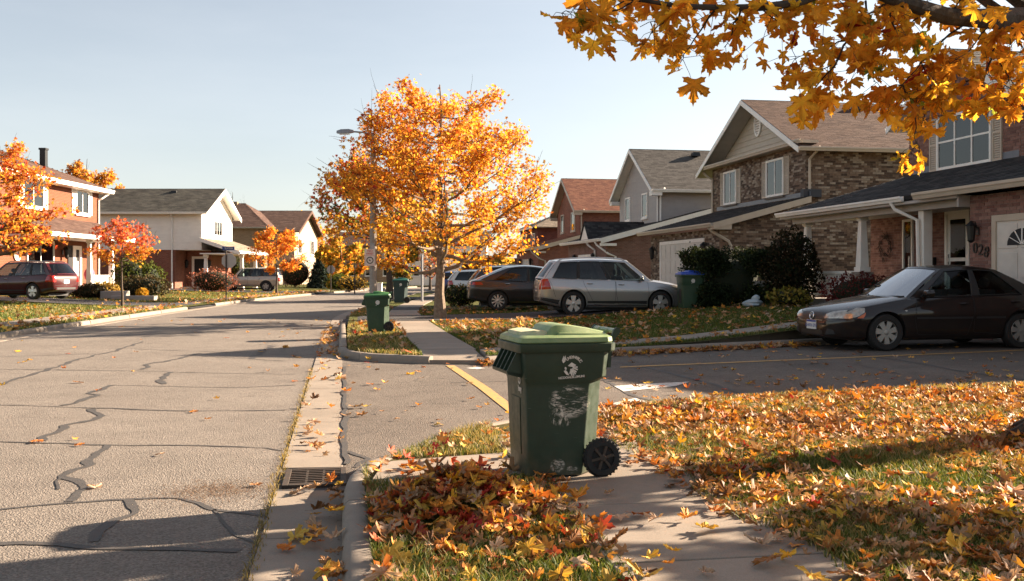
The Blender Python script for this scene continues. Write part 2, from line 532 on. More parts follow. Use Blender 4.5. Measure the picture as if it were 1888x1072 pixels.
# --- concrete gutter pan, slab by slab
gutter = struct(sheet('gutter_bed', [(-.46, -10), (-.02, -10), (-.02, 33), (-.46, 33)], -.003, MT['tar']))
def slab_obj(name, quad, z0, z1, m, parent, zs=None, bev=.008):
    zs = zs or [z1] * 4
    mb = MB().hexa([(q[0], q[1], z0) for q in quad] + [(q[0], q[1], z) for q, z in zip(quad, zs)])
    return mb.build(name, m, parent, bevel=bev)
ys = [-10, -7, -4, -1, 2, 4.4, 5.75, 7.0]
ys2 = [7.82, 10.2, 13.2, 16.2, 19.2, 22.2, 25.2, 28.2, 31.2, 34.2, 38, 42, 46, 50, 55, 60, 66, 72, 80, 90, 100]
for L in (ys, ys2):
    for a, b in zip(L, L[1:]):
        b2 = b - .012
        slab_obj('gutter_slab', [(xr(a), a), (xr(a) + .46, a), (xr(b2) + .46, b2), (xr(b2), b2)], -.05, .01, MT['concrete'], gutter,
                 [.012, .004, .004, .012], .004)
for y0 in range(-10, 110, 6):                            # the gutter across the street
    slab_obj('gutter_slab', [(xl(y0) - .02, y0), (xl(y0) + .35, y0), (xl(y0 + 5.98) + .35, y0 + 5.98), (xl(y0 + 5.98) - .02, y0 + 5.98)], -.05, .01, MT['concrete'], gutter)

# --- kerbs, stone by stone
def kerb(parent, path, seg=2.2, w=.155, h=.125, side=1, name='kerb_stone', step=.12, m=None):
    pts = resample(path, step); pts = [(float(a), float(b)) for a, b in pts]
    prof = [(0, -.05), (.004, .07), (.02, h - .02), (.045, h), (w - .02, h + .003), (w, h - .01), (w, -.05)]
    per = max(2, int(seg / step)); i = 0
    offs = [offset_path(pts, side * d) for d, z in prof]
    while i < len(pts) - 1:
        j = min(i + per, len(pts) - 1)
        rings = []
        for k in range(i, j + 1):
            r = [(offs[q][k][0], offs[q][k][1], prof[q][1]) for q in range(len(prof))]
            rings.append(r)
        if j < len(pts) - 1:                              # open joint
            a = [Vector(p) for p in rings[-2]]; b = [Vector(p) for p in rings[-1]]
            rings[-1] = [tuple(q + (p - q) * .12) for p, q in zip(a, b)]
        MB().loft(rings).build(name, m or MT['kerb'], parent, smooth_=True, angle=50)
        i = j
kerbs = struct(sheet('kerb_bed', [(-.02, -10), (.1, -10), (.1, 6), (-.02, 6)], -.02, MT['tar']))
kerb(kerbs, NC[:], seg=2.0)
kerb(kerbs, FC[1:7], seg=1.6, side=-1)
kerb(kerbs, [(1.43, 16.5), (2.41, 16.25)], seg=1, side=-1, h=.03)
kerb(kerbs, FC[7:], seg=2.6, side=-1)
kerb(kerbs, [(xk(y), y) for y in np.arange(33.2, 100, 1.5)], seg=6, step=.6)
kerb(kerbs, [(-.06, y) for y in (19.2, 28.4)], seg=3)
def gaps(lst):
    out, cur = [], []
    for y in lst:
        if 43.5 < y < 48 or 72 < y < 78:
            if cur: out.append(cur); cur = []
        else: cur.append(y)
    if cur: out.append(cur)
    return out
for ch in gaps(list(np.arange(-5, 110, 1.0))):
    kerb(kerbs, [(xl(y), y) for y in ch], seg=4, side=-1, step=.5)

# --- lawns
lawn_in = offset_path(NC, .14)
near_lawn = struct(sheet('near_lawn', lawn_in + [(30, -15)], .112, MT['soil']))
YB = [(0.06, 18.4), (.2, 18.0), (.5, 17.5), (.95, 17.0), (1.45, 16.66), (2.42, 16.42), (5.0, 17.95), (9.6, 19.7), (14, 21.5), (20, 23.8), (46, 34)]
def lawn_pt(u, v):
    xb = .06 + 46 * u ** 2.2
    yb = interp(YB, xb)
    y = yb + (135 - yb) * v ** 2
    x = xk(y) + .13 + (xb - .06) * (1 + .6 * v)
    drop = .14 * smooth(1.05, 1.3, x) * (1 - smooth(2.48, 2.75, x)) * (1 - smooth(17.6, 18.3, y))
    return (x, y, hr(x, y) - .012 - drop)
far_lawn = struct(grid('house_lawn', lawn_pt, 46, 110, MT['lawn']))
def llawn_pt(u, v):
    y = -14 + 170 * v ** 1.6
    x = xl(y) - .13 - 75 * u ** 1.8
    return (x, y, hl(x, y) - .012)
left_lawn = struct(grid('opposite_lawn', llawn_pt, 40, 110, MT['lawn']))

# --- pavements in slabs
walk = struct(sheet('sidewalk_bed', [(1.27, -8), (2.33, -8), (2.33, 9.2), (1.27, 8.8)], .118, MT['soil']))
yy = [-8, -6.6, -5.2, -3.8, -2.4, -1, .4, 1.8, 3.2, 4.55, 5.72, 6.9, 8.05]
for a, b in zip(yy, yy[1:]):
    o = slab_obj('paving_slab', [(1.25, a), (2.36, a), (2.36, b - .012), (1.25, b - .012)], .06, .135, MT['concrete'], walk,
                 [.135 + rnd.uniform(-.003, .003) for _ in range(4)])
slab_obj('paving_slab', [(1.25, 8.05), (2.36, 8.05), (2.36, 9.58), (1.25, 8.98)], .0, .13, MT['concrete'], walk, [.135, .135, .09, .09])
slab_obj('paving_slab', [(.17, 6.55), (1.235, 6.75), (1.235, 7.55), (.30, 7.33)], .05, .128, MT['concrete'], walk)
slab_obj('paving_slab', [(.16, 5.4), (.36, 5.4), (.5, 6.53), (.165, 6.52)], .05, .125, MT['concrete'], walk)

fwalk = struct(sheet('far_sidewalk_bed', [(1.5, 18.6), (2.2, 18.6), (2.2, 28), (1.5, 28)], .12, MT['soil']))
slab_obj('paving_slab', [(1.42, 16.66), (2.42, 16.42), (2.36, 17.9), (1.36, 17.9)], -.02, .12, MT['concrete'], fwalk, [.035, .035, .14, .14])
yy = [17.92, 19.5, 21.1, 22.7, 24.3, 25.9, 27.4, 28.9]
fx0 = lambda y: xk(y) + 1.40
for a, b in zip(yy, yy[1:]):
    slab_obj('paving_slab', [(fx0(a), a), (fx0(a) + 1.02, a), (fx0(b) + 1.02, b - .012), (fx0(b), b - .012)], .05, .142, MT['concrete'], fwalk)
for a in np.arange(32.6, 96, 2.0):
    b = a + 1.985
    slab_obj('paving_slab', [(fx0(a), a), (fx0(a) + 1.05, a), (fx0(b) + 1.05, b), (fx0(b), b)], .05, .142, MT['concrete'], fwalk)
# along the side street
sp = resample([(x, y) for x, y in FC[7:]], 1.3)
in0, in1 = offset_path(sp, -.62), offset_path(sp, -1.5)
for k in range(len(sp) - 1):
    q = [in0[k], in0[k + 1], in1[k + 1], in1[k]]
    q[1] = (q[0][0] + (q[1][0] - q[0][0]) * .99, q[0][1] + (q[1][1] - q[0][1]) * .99)
    q[2] = (q[3][0] + (q[2][0] - q[3][0]) * .99, q[3][1] + (q[2][1] - q[3][1]) * .99)
    if k == 0: q[0] = (2.45, 16.95); q[3] = (2.45, 17.75)
    slab_obj('paving_slab', q, .03, .148, MT['concrete'], fwalk, [hr(p[0], p[1]) + .012 for p in q])
# across the street
lwalk = struct(sheet('opposite_sidewalk_bed', [(-9.6, 10), (-9.2, 10), (-9.2, 20), (-9.6, 20)], .115, MT['soil']))
for a in np.arange(4, 100, 1.6):
    b = a + 1.585
    slab_obj('paving_slab', [(xl(a) - 2.0, a), (xl(a) - .95, a), (xl(b) - .95, b), (xl(b) - 2.0, b)], .05, .143, MT['concrete'], lwalk)

# --- driveways
def strip(name, A, B, hf, m, n=14, lift=.02):
    A, B = resample(A, .1), resample(B, .1)
    def pt(u, v):
        ia, ib = A[int(round(u * (len(A) - 1)))], B[int(round(u * (len(B) - 1)))]
        x = ia[0] + (ib[0] - ia[0]) * v; y = ia[1] + (ib[1] - ia[1]) * v
        return (x, y, hf(x, y) + lift)
    return struct(grid(name, pt, n, 6, m))
hr2 = lambda x, y: hr(x, y) if x > xk(y) + .6 else .01 + (hr(x, y) - .01) * smooth(0, .6, x - xk(y))
strip('driveway', [(-.02, 28.5), (2.6, 28.8), (7, 30.0), (11, 31.2), (14.2, 36.8)], [(-.02, 32.2), (2.6, 32.4), (7, 34.2), (11, 37.5), (14.2, 43)], hr2, MT['drive'], 30)
strip('driveway', [(xk(37.2) + .0, 37.2), (3, 37.4), (14.3, 39.5)], [(xk(40.6), 40.6), (3.4, 40.6), (14.3, 45)], hr2, MT['drive'], 24)
strip('driveway', [(xk(53), 53), (14.3, 53.6)], [(xk(57), 57), (14.3, 60.5)], hr2, MT['drive'], 24)
strip('driveway', [(xk(70), 70), (14.3, 72)], [(xk(74), 74), (14.3, 78)], hr2, MT['drive'], 24)
hl2 = lambda x, y: hl(x, y) if x < xl(y) - .6 else .01 + (hl(x, y) - .01) * smooth(0, .6, xl(y) - x)
def gp(px, py, z=.2):
    p = G(px, py, z); return (p.x, p.y)
strip('driveway', [(xl(43.6), 43.6), (-9.3, 44.6), (-14, 47.4), (-34, 50)], [(xl(48), 48), (-9, 49), (-13, 52), (-33, 56)], hl2, MT['drive'], 30)
strip('driveway', [(xl(72), 72), (-8.5, 73.6), (-24, 74)], [(xl(78), 78), (-8, 79), (-24, 82)], hl2, MT['drive'], 30)

# --- tar seams on the asphalt (strips of sealant; one stands in for a cast shadow)
def ribbon(name, pts, w, m, parent, z=.005, jit=.25, seed=0, step=.05):
    rr = random.Random(seed)
    pts = resample([(p[0], p[1]) for p in pts], step)
    a = [Vector(p) for p in pts]; L, Rr = [], []
    sm = lambda: np.convolve(np.array([rr.uniform(-1, 1) for _ in range(len(a) + 6)]), [.15, .2, .3, .2, .15], 'same')[3:-3]
    j1, j2, j3 = sm(), sm(), sm()
    for i, p in enumerate(a):
        t = (a[min(i+1, len(a)-1)] - a[max(i-1, 0)]); t = t.normalized() if t.length > 1e-6 else Vector((1, 0))
        n = Vector((-t.y, t.x)); w1 = max(.004, w * (1 + 2.2 * jit * j1[i]) / 2); w2 = max(.004, w * (1 + 2.2 * jit * j2[i]) / 2); q = p + n * j3[i] * w * jit * .8
        L.append((*(q + n * w1), z)); Rr.append((*(q - n * w2), z))
    n = len(a)
    return np_mesh(name, L + Rr, [(i, i + 1, n + i + 1, n + i) for i in range(n - 1)], m, parent)
def px_line(l, z=.005):
    return [tuple(G(x, y, z)[:2]) for x, y in l]
def wiggle(pts, amp, seed, step=.35):
    rr = random.Random(seed); pts = resample(pts, step)
    return [pts[0]] + [(x + rr.uniform(-amp, amp), y + rr.uniform(-amp, amp)) for x, y in pts[1:-1]] + [pts[-1]]
seams = [([(0, 939), (132, 926), (238, 919), (326, 917), (396, 939), (500, 951)], .045), ([(-60, 813), (0, 814), (198, 820), (396, 822), (484, 825), (520, 831)], .04),
         ([(-60, 745), (0, 746), (163, 752), (352, 758), (528, 756)], .045), ([(207, 710), (431, 715), (546, 710)], .035),
         ([(-60, 681), (0, 681), (255, 684), (396, 688), (546, 690)], .04), ([(372, 657), (528, 666)], .04), ([(238, 643), (563, 655)], .04),
         ([(0, 658), (176, 652)], .05), ([(-40, 1003), (110, 1003), (326, 1012), (440, 1016)], .09),  # the last strip here paints the maple trunk's cast shadow on the road
         ([(200, 820), (176, 847), (123, 873), (158, 904), (136, 924)], .10), ([(165, 754), (185, 770), (132, 780), (101, 794), (73, 813)], .11),
         ([(207, 710), (163, 725), (183, 728), (150, 741), (110, 747)], .11), ([(264, 630), (211, 648), (176, 655), (132, 666), (97, 679), (0, 710)], .10),
         ([(372, 651), (339, 659), (269, 673), (260, 681)], .12), ([(317, 686), (291, 703), (304, 708)], .13), ([(498, 637), (462, 662)], .14),
         ([(238, 921), (260, 943), (189, 970), (176, 998)], .09), ([(123, 873), (100, 890), (108, 902)], .03), ([(396, 939), (430, 985), (505, 1012)], .03)]
for i, (l, w) in enumerate(seams):
    ribbon('tar_or_shade_strip', wiggle(px_line(l), w * .45, i, .22), w * .72, MT['tar'], road, .004 + .0006 * (i % 3), .5, i)
side_seams = [([(1115, 700), (1160, 728), (1240, 748), (1300, 766)], .07), ([(1140, 668), (1200, 680), (1290, 702), (1400, 735), (1440, 740)], .07),
              ([(1588, 655), (1680, 668), (1780, 686), (1888, 700)], .06), ([(1450, 672), (1560, 668), (1660, 690)], .03),
              ([(655, 862), (690, 850), (640, 832)], .05), ([(830, 706), (935, 703)], .03)]
for i, (l, w) in enumerate(side_seams):
    ribbon('tar_or_shade_strip', wiggle(px_line(l), w * .4, 90 + i), w, MT['tar'], side_street, .006 + .0006 * (i % 3), .45, 90 + i)

ribbon('tar_or_shade_strip', wiggle([(.035, 7.9), (.03, 10), (.04, 13), (.03, 16.2)], .02, 140), .05, MT['tar'], side_street, .0125, .35, 140)
# --- painted markings
def paint(name, px, m, z=.0085):
    return sheet(name, [tuple(G(x, y, z)[:2]) for x, y in px], z, m, side_street)
paint('yellow_line', [(822, 674), (838, 674), (905, 717), (962, 760), (938, 760), (880, 714)], MT['yellow_paint'])
a, b = [G(*q, .0085) for q in ((1143, 676), (1888, 645))]
a2, b2 = [G(*q, .0085) for q in ((1143, 678), (1888, 646.5))]
sheet('yellow_line', [a[:2], a2[:2], b2[:2], b[:2]], .0085, MT['yellow_paint'], side_street)
paint('white_marking', [(1132, 712), (1185, 708), (1272, 704), (1245, 712), (1150, 722)], MT['white_paint'])
paint('white_marking', [(1112, 762), (1130, 744), (1172, 734), (1216, 750), (1180, 756), (1125, 766)], MT['white_paint'])
paint('white_marking', [(858, 679), (880, 677), (895, 679), (880, 681)], MT['white_paint'])

# --- storm drain
g0 = Vector((-.19, 7.42, .006))
drain = thing('storm_drain', 'cast iron storm drain grate set in the gutter beside the kerb', 'drain', g0)
MB().box(-.215, .215, -.29, .29, -.012, -.006).build('pit', MT['dark_in'], drain)
mb = MB()
for x0, x1, y0, y1 in ((-.225, -.18, -.30, .30), (.18, .225, -.30, .30), (-.18, .18, -.30, -.255), (-.18, .18, .255, .30)):
    mb.box(x0, x1, y0, y1, -.01, .016)
mb.build('frame', MT['iron'], drain, bevel=.004)
for i in range(8):
    y = -.225 + i * .064
    MB().box(-.18, .18, y - .011, y + .011, -.004, .014).build('grate_bar', MT['iron'], drain, bevel=.003)
for x in (-.06, .06):
    MB().box(x - .008, x + .008, -.255, .255, -.005, .011).build('cross_bar', MT['iron'], drain)

# ================================================================== HOUSES
MT['brick_r1'] = palette_mat('brick_pink', [(.24, .125, .10), (.28, .15, .12), (.21, .105, .085), (.31, .175, .14), (.18, .09, .075), (.26, .14, .11)], grime=.3)
MT['brick_r2'] = palette_mat('brick_clinker', [(.20, .135, .095), (.13, .085, .06), (.25, .18, .13), (.32, .255, .195), (.085, .058, .045), (.18, .12, .085), (.22, .15, .105), (.38, .31, .24), (.11, .075, .055)], grime=.4)
MT['mortar1'] = mat('mortar_grey', (.26, .215, .18), (.2, .165, .14), rough=.95, scale=10)
MT['mortar2'] = mat('mortar_dark', (.16, .13, .105), (.12, .10, .08), rough=.95, scale=10)
MT['brick_r3'] = brick_tex('brick_mauve', (.26, .135, .105), (.18, .09, .07), (.25, .2, .17))
MT['brick_r4'] = brick_tex('brick_russet', (.28, .105, .065), (.19, .065, .045), (.22, .16, .13))
MT['brick_r5'] = brick_tex('brick_maroon', (.16, .05, .04), (.11, .035, .03), (.14, .1, .09))
MT['brick_l1'] = brick_tex('brick_orange', (.20, .06, .028), (.165, .047, .024), (.21, .12, .08), vari=.3)
MT['brick_l2'] = brick_tex('brick_red', (.26, .09, .055), (.19, .06, .04), (.25, .18, .14), vari=.3)
MT['brick_l3'] = brick_tex('brick_tan', (.30, .20, .125), (.23, .15, .095), (.3, .24, .18), vari=.3)
MT['stucco'] = mat('stucco_cream', (.36, .28, .20), (.31, .24, .17), rough=.9, scale=5)
MT['sh_brown'] = palette_mat('shingle_brown', [(.085, .048, .036), (.105, .061, .046), (.07, .038, .03), (.095, .054, .04), (.12, .072, .056)], .95, .3, 5, .5, 120)
MT['sh_grey'] = palette_mat('shingle_grey', [(.08, .075, .07), (.10, .093, .087), (.062, .058, .055), (.09, .083, .078)], .95, .3, 4, .5, 120)
MT['sh_black'] = palette_mat('shingle_black', [(.035, .033, .034), (.05, .047, .047), (.028, .027, .028), (.06, .055, .053)], .95, .25, 4, .5, 120)
MT['sh_red'] = palette_mat('shingle_red', [(.20, .082, .052), (.24, .105, .065), (.165, .066, .045), (.22, .092, .058)], .95, .3, 4, .5, 120)
MT['sh_moss'] = palette_mat('shingle_weathered', [(.075, .07, .06), (.09, .085, .07), (.06, .057, .05)], .95, .5, 1.2, .5, 120)
MT['sh_tan'] = palette_mat('shingle_tan', [(.22, .18, .135), (.26, .21, .16), (.19, .155, .115)], .95, .3, 4, .5, 120)
MT['siding_grey'] = mat('siding_mauve_grey', (.36, .325, .305), (.32, .29, .27), rough=.55, scale=2, rand=.06)
MT['siding_cream'] = mat('siding_cream', (.50, .44, .36), (.44, .39, .31), rough=.6, scale=2, rand=.08)
MT['siding_white'] = mat('siding_white', (.85, .81, .74), (.78, .74, .67), rough=.6, scale=2, rand=.05)
MT['found'] = concrete('foundation', (.30, .27, .24), (.36, .33, .3))
MT['door_white'] = mat('garage_door_white', (.62, .58, .52), (.52, .48, .43), rough=.5, scale=2.5, rand=.05)
MT['flash'] = mat('flashing_blue_grey', (.13, .15, .18), (.10, .115, .14), rough=.4, metal=.4)
MT['navy'] = mat('dark_board', (.035, .04, .05), rough=.6)
MT['gold'] = mat('painted_warm_reflect', (.30, .14, .03), (.12, .06, .02), rough=.4, scale=9)  # warm reflection in the door glass, painted as colour

def intervals(lo, hi, holes):
    out = [(lo, hi)]
    for a, b in holes:
        nx = []
        for p, q in out:
            if b <= p or a >= q: nx.append((p, q)); continue
            if a > p: nx.append((p, a))
            if b < q: nx.append((b, q))
        out = nx
    return [(p, q) for p, q in out if q - p > .02]

def poly_range(poly, v):
    us = []
    n = len(poly)
    for i in range(n):
        (u0, v0), (u1, v1) = poly[i], poly[(i + 1) % n]
        if (v0 - v) * (v1 - v) <= 0 and v0 != v1:
            us.append(u0 + (u1 - u0) * (v - v0) / (v1 - v0))
    return (min(us), max(us)) if len(us) >= 2 else None

def courses(poly, rh, pw, holes=(), stagger=.5, seed=0, jit=0.0):
    """rows of pieces over a convex polygon in wall coordinates; yields u0, u1, v0, v1, whole"""
    rr = random.Random(seed)
    vmin, vmax = min(p[1] for p in poly), max(p[1] for p in poly)
    k = 0; v = vmin
    while v < vmax - .01:
        vt = min(v + rh, vmax); r = poly_range(poly, (v + vt) / 2)
        if r:
            hs = [(a, b) for a, b, c, d in holes if c < vt - .01 and d > v + .01]
            off = (k % 2) * stagger * pw + rr.uniform(-jit, jit) * pw
            for p, q in intervals(r[0], r[1], hs):
                u = math.floor((p - off) / pw) * pw + off
                while u < q - .004:
                    a, b = max(u, p), min(u + pw, q)
                    if b - a > .02: yield a, b, v, vt, (b - a > pw - .002 and vt - v > rh - .002)
                    u += pw
        v += rh; k += 1

def local_to_world(par, p):
    m = Matrix.Translation(par.location) @ Matrix.Rotation(par.rotation_euler.z, 4, 'Z')
    return m @ Vector(p)

def pieces(par, name, fr, poly, rh, pw, gap, m, holes=(), depth_=.012, nparts=0, seed=0, wedge=False, stagger=.5, jit=0.0, lift=0.0, over=.03):
    """lay bricks / shingles / boards: the ones that show largest as parts, the rest joined"""
    rr = random.Random(seed)
    items = list(courses(poly, rh, pw, holes, stagger, seed, jit))
    def geo(mb, f, u0, u1, v0, v1, e):
        if wedge:
            w0, w1 = u0 + gap / 2, u1 - gap / 2
            mb.hexa([f.p(w0, v0, lift), f.p(w1, v0, lift), f.p(w1, v1 + over, lift), f.p(w0, v1 + over, lift),
                     f.p(w0, v0, lift + depth_ + e), f.p(w1, v0, lift + depth_ + e), f.p(w1, v1 + over, lift + .002), f.p(w0, v1 + over, lift + .002)])
        else:
            mb.fbox(f, u0 + gap/2, u1 - gap/2, v0 + gap/2, v1 - gap/2, lift, lift + depth_ + e)
    def key(it):
        w = local_to_world(par, fr.p((it[0] + it[1]) / 2, (it[2] + it[3]) / 2)); x, y = proj(w)
        return depth(w) + (0 if -5 < x < 1893 and -5 < y < 1080 else 1e4)
    order = sorted([i for i, it in enumerate(items) if it[4]], key=lambda i: key(items[i]))[:nparts]
    chosen = set(order)
    rest = MB()
    for i, (u0, u1, v0, v1, w) in enumerate(items):
        if i not in chosen: geo(rest, fr, u0, u1, v0, v1, rr.uniform(-.003, .003))
    if chosen:
        bases = []
        for q in range(3):
            mb = MB(); geo(mb, Fr((0, 0, 0), fr.u, fr.n, fr.v), 0, pw, 0, rh, (-.002, 0, .003)[q])
            b = mb.build(name, m, par, fixn=True); bases.append(b)
        first = {0: True, 1: True, 2: True}
        for j, i in enumerate(order):
            u0, u1, v0, v1, w = items[i]; q = rr.randrange(3)
            o = bases[q] if first[q] else shared(name, bases[q].data, par)
            first[q] = False; o.location = fr.p(u0, v0)
        for q in range(3):
            if first[q]: bpy.data.objects.remove(bases[q])
    if rest.v:
        o = rest.build(name + ('_field' if nparts else '_courses'), m, par); o['kind'] = 'stuff'

def window(par, fr, u0, u1, v0, v1, trim, lites=2, shutters=0.0, shm=None, sill=True, curtain=.35, mid=None, fw=.07, seed=0):
    fb = MB()
    for a in ((u0, u0 + fw, v0, v1), (u1 - fw, u1, v0, v1), (u0 + fw, u1 - fw, v0, v0 + fw), (u0 + fw, u1 - fw, v1 - fw, v1)):
        fb.fbox(fr, *a, .0, .075)
    xs = [u0 + fw + (u1 - u0 - 2 * fw) * i / lites for i in range(lites + 1)]
    for x in xs[1:-1]: fb.fbox(fr, x - .028, x + .028, v0 + fw, v1 - fw, .004, .06)
    if mid: fb.fbox(fr, u0 + fw, u1 - fw, v0 + (v1 - v0) * mid - .025, v0 + (v1 - v0) * mid + .025, .006, .055)
    w = fb.build('window', trim, par)
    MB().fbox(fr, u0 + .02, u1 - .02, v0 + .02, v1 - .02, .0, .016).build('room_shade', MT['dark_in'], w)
    for a, b in zip(xs, xs[1:]):
        MB().fbox(fr, a + .01, b - .01, v0 + fw - .01, v1 - fw + .01, .036, .042).build('pane', MT['glass'], w)
    if curtain:
        cw = (u1 - u0 - 2 * fw) * curtain / 2
        for a, b in ((u0 + fw, u0 + fw + cw), (u1 - fw - cw, u1 - fw)):
            mb = MB(); n = 6
            for i in range(n):
                q = a + (b - a) * i / n; r = a + (b - a) * (i + 1) / n
                mb.fbox(fr, q, r, v0 + fw, v1 - fw, .017, .022 + .008 * (i % 2))
            mb.build('curtain', MT['curtain'], w)
    if sill:
        MB().fbox(fr, u0 - .05, u1 + .05, v0 - .09, v0 - .004, .0, .11).build('sill', trim if sill is True else sill, w)
    if shutters:
        for a, b in ((u0 - shutters - .02, u0 - .02), (u1 + .02, u1 + .02 + shutters)):
            mb = MB()
            for c in ((a, a + .05, v0, v1), (b - .05, b, v0, v1), (a + .05, b - .05, v0, v0 + .06), (a + .05, b - .05, v1 - .06, v1), (a + .05, b - .05, (v0+v1)/2 - .03, (v0+v1)/2 + .03)):
                mb.fbox(fr, *c, .0, .05)
            n = int((v1 - v0) / .06)
            for i in range(n):
                z = v0 + .03 + (v1 - v0 - .06) * i / n
                mb.hexa([fr.p(a + .05, z, .012), fr.p(b - .05, z, .012), fr.p(b - .05, z + .05, .012), fr.p(a + .05, z + .05, .012),
                         fr.p(a + .05, z, .042), fr.p(b - .05, z, .042), fr.p(b - .05, z + .05, .02), fr.p(a + .05, z + .05, .02)])
            mb.build('shutter', shm or trim, par)
    return w

def lantern(par, fr, u, v, s=1.0):
    mb = MB(); o = fr.p(u, v, .0)
    mb.fbox(fr, u - .05*s, u + .05*s, v - .05*s, v + .09*s, .013, .04)
    c = fr.p(u, v, .15 * s)
    mb.tube([fr.p(u, v + .05*s, .03), fr.p(u, v + .19*s, .07*s), fr.p(u, v + .2*s, .15*s)], .012 * s, 6)
    z = Vector((0, 0, 1))
    mb.lathe([(.012*s, .21*s), (.03*s, .19*s), (.10*s, .13*s), (.105*s, .12*s), (.085*s, .11*s)], c, z, 8)
    mb.lathe([(.085*s, .11*s), (.06*s, -.14*s), (.07*s, -.15*s), (.03*s, -.19*s), (.0, -.2*s)], c, z, 8)
    l = mb.build('wall_lantern', MT['black'], par)
    return l

def downspout(par, pts, m, r=.045):
    mb = MB(); mb.tube(pts, r, 6)
    return mb.build('downspout', m, par)

def gutter_run(par, a, b, m, out, h=.13, d=.12):
    """eaves gutter from a to b, projecting along out"""
    a, b = Vector(a), Vector(b); out = Vector(out).normalized(); z = Vector((0, 0, 1))
    prof = [(0, 0), (0, -h), (d * .6, -h), (d * .8, -h * .55), (d, -h * .35), (d, .0), (d - .015, .0), (d - .03, -h * .5), (.02, -h * .6), (.02, 0)]
    rings = [[tuple(p + out * q + z * w) for q, w in prof] for p in (a, b)]
    return MB().loft(rings).build('gutter', m, par)

def fascia(par, a, b, up, nrm, h, t, m, name='fascia'):
    a, b = Vector(a), Vector(b); up = Vector(up).normalized(); n = Vector(nrm).normalized()
    return MB().hexa([a - up*h, b - up*h, b - up*h + n*t, a - up*h + n*t, a, b, b + n*t, a + n*t]).build(name, m, par)

def roof_slope(par, pts, m, seed, nparts=0, rh=.145, pw=.31, th=.1, base=None):
    """pts: eave start, eave end, then up the far edge to the ridge (convex polygon, coplanar). Shingles laid on it."""
    p = [Vector(q) for q in pts]
    u = (p[1] - p[0]).normalized()
    nrm = u.cross(p[2] - p[1]).normalized()
    if nrm.z < 0: nrm = -nrm
    v = nrm.cross(u)
    if v.z < 0: v = -v
    MB().slab(p, nrm, th).build('roof', base or m, par)
    fr = Fr(p[0], u, nrm, v)
    poly = [((q - p[0]).dot(u), (q - p[0]).dot(v)) for q in p]
    pieces(par, 'shingle', fr, poly, rh, pw, .006, m, depth_=.014, nparts=nparts, seed=seed, wedge=True, jit=.18, lift=.003)
    return fr

def gable_wall(par, fr, w, h0, h1, m, t=.15, name='gable_wall'):
    MB().fpoly(fr, [(0, h0), (w, h0), (w / 2, h1)], -t, 0).build(name, m, par)

def roof_vent(par, p, s=.35):
    mb = MB(); x, y, z = p
    mb.hexa([(x-s/2, y-s/2, z-.1), (x+s/2, y-s/2, z-.1), (x+s/2, y+s/2, z-.1), (x-s/2, y+s/2, z-.1),
             (x-s/2.6, y-s/2.6, z+.13), (x+s/2.6, y-s/2.6, z+.13), (x+s/2.6, y+s/2.6, z+.13), (x-s/2.6, y+s/2.6, z+.13)])
    return mb.build('roof_vent', MT['black'], par)

def garage_door(par, fr, u0, u1, v0, v1, trim, rows=4, cols=4, name='garage_door', fan=False):
    mb = MB()
    for a in ((u0 - .14, u0, v0, v1 + .14), (u1, u1 + .14, v0, v1 + .14), (u0, u1, v1, v1 + .14)):
        mb.fbox(fr, *a, .0, .05)
    mb.build('door_frame', trim, par)
    d = MB().fbox(fr, u0, u1, v0, v1, -.02, .016).build(name, MT['door_white'], par)
    for r in range(rows):
        for c in range(cols):
            a, b = u0 + (u1 - u0) * c / cols, u0 + (u1 - u0) * (c + 1) / cols
            e, f = v0 + (v1 - v0) * r / rows, v0 + (v1 - v0) * (r + 1) / rows
            pm = MB().fpoly(fr, [(a + .05, e + .05), (b - .05, e + .05), (b - .05, f - .05), (a + .05, f - .05)], .014, .03)
            pm.build('door_panel', MT['door_white'], d, bevel=.01)
    return d

# ---------------------------------------------------------------- right-hand houses: x back from the street, y along it
MX = Vector((-1, 0, 0)); MY = Vector((0, -1, 0))

def front_fr(x, y, z=0):      # wall facing the street; u runs towards the camera
    return Fr((x, y, z), (0, -1, 0), (-1, 0, 0))
def side_fr(x, y, z=0):       # wall facing the camera; u runs back from the street
    return Fr((x, y, z), (1, 0, 0), (0, -1, 0))

# ---- house with the porch and the parked sedan ---------------------------------
h1 = thing('brick_house', 'pink brick house with white porch posts, wreath and dark lean-to roof behind the dark sedan', 'house', (14.4, 22.0, 0))
# local coordinates: x from the garage front, y along the street (0 = garage's far corner)
# upper block
UX, U0, U1, EV, RG = 1.8, -.35, 4.45, 5.95, 7.35
MB().box(UX, 11, U0, U1, 3.4, EV).build('wall', MT['mortar1'], h1)
ffr = front_fr(UX, U1)
W1 = U1 - U0
wu0, wu1, wv0, wv1 = 1.42, 3.75, 4.33, 5.78
pieces(h1, 'brick', ffr, [(0, 3.6), (W1, 3.6), (W1, EV), (0, EV)], .078, .215, .009, MT['brick_r1'],
       [(wu0 - .02, wu1 + .02, wv0 - .1, wv1)], .014, 140, 11)
pieces(h1, 'soldier_brick', ffr, [(wu0 - .4, wv0 - .2), (wu1 + .4, wv0 - .2), (wu1 + .4, wv0 - .09), (wu0 - .4, wv0 - .09)], .11, .075, .008, MT['brick_r1'], (), .05, 0, 12, stagger=0)
window(h1, ffr, wu0, wu1, wv0, wv1, MT['white'], 3, .36, MT['beige'], False, .25, .52)
gable_wall(h1, ffr, W1, EV, RG, MT['mortar1'])
pieces(h1, 'gable_brick', ffr, [(0, EV), (W1, EV), (W1 / 2, RG)], .078, .215, .009, MT['brick_r1'], (), .014, 0, 13)
ym = (U0 + U1) / 2
oh = .45
sl = (RG - EV) / (W1 / 2)
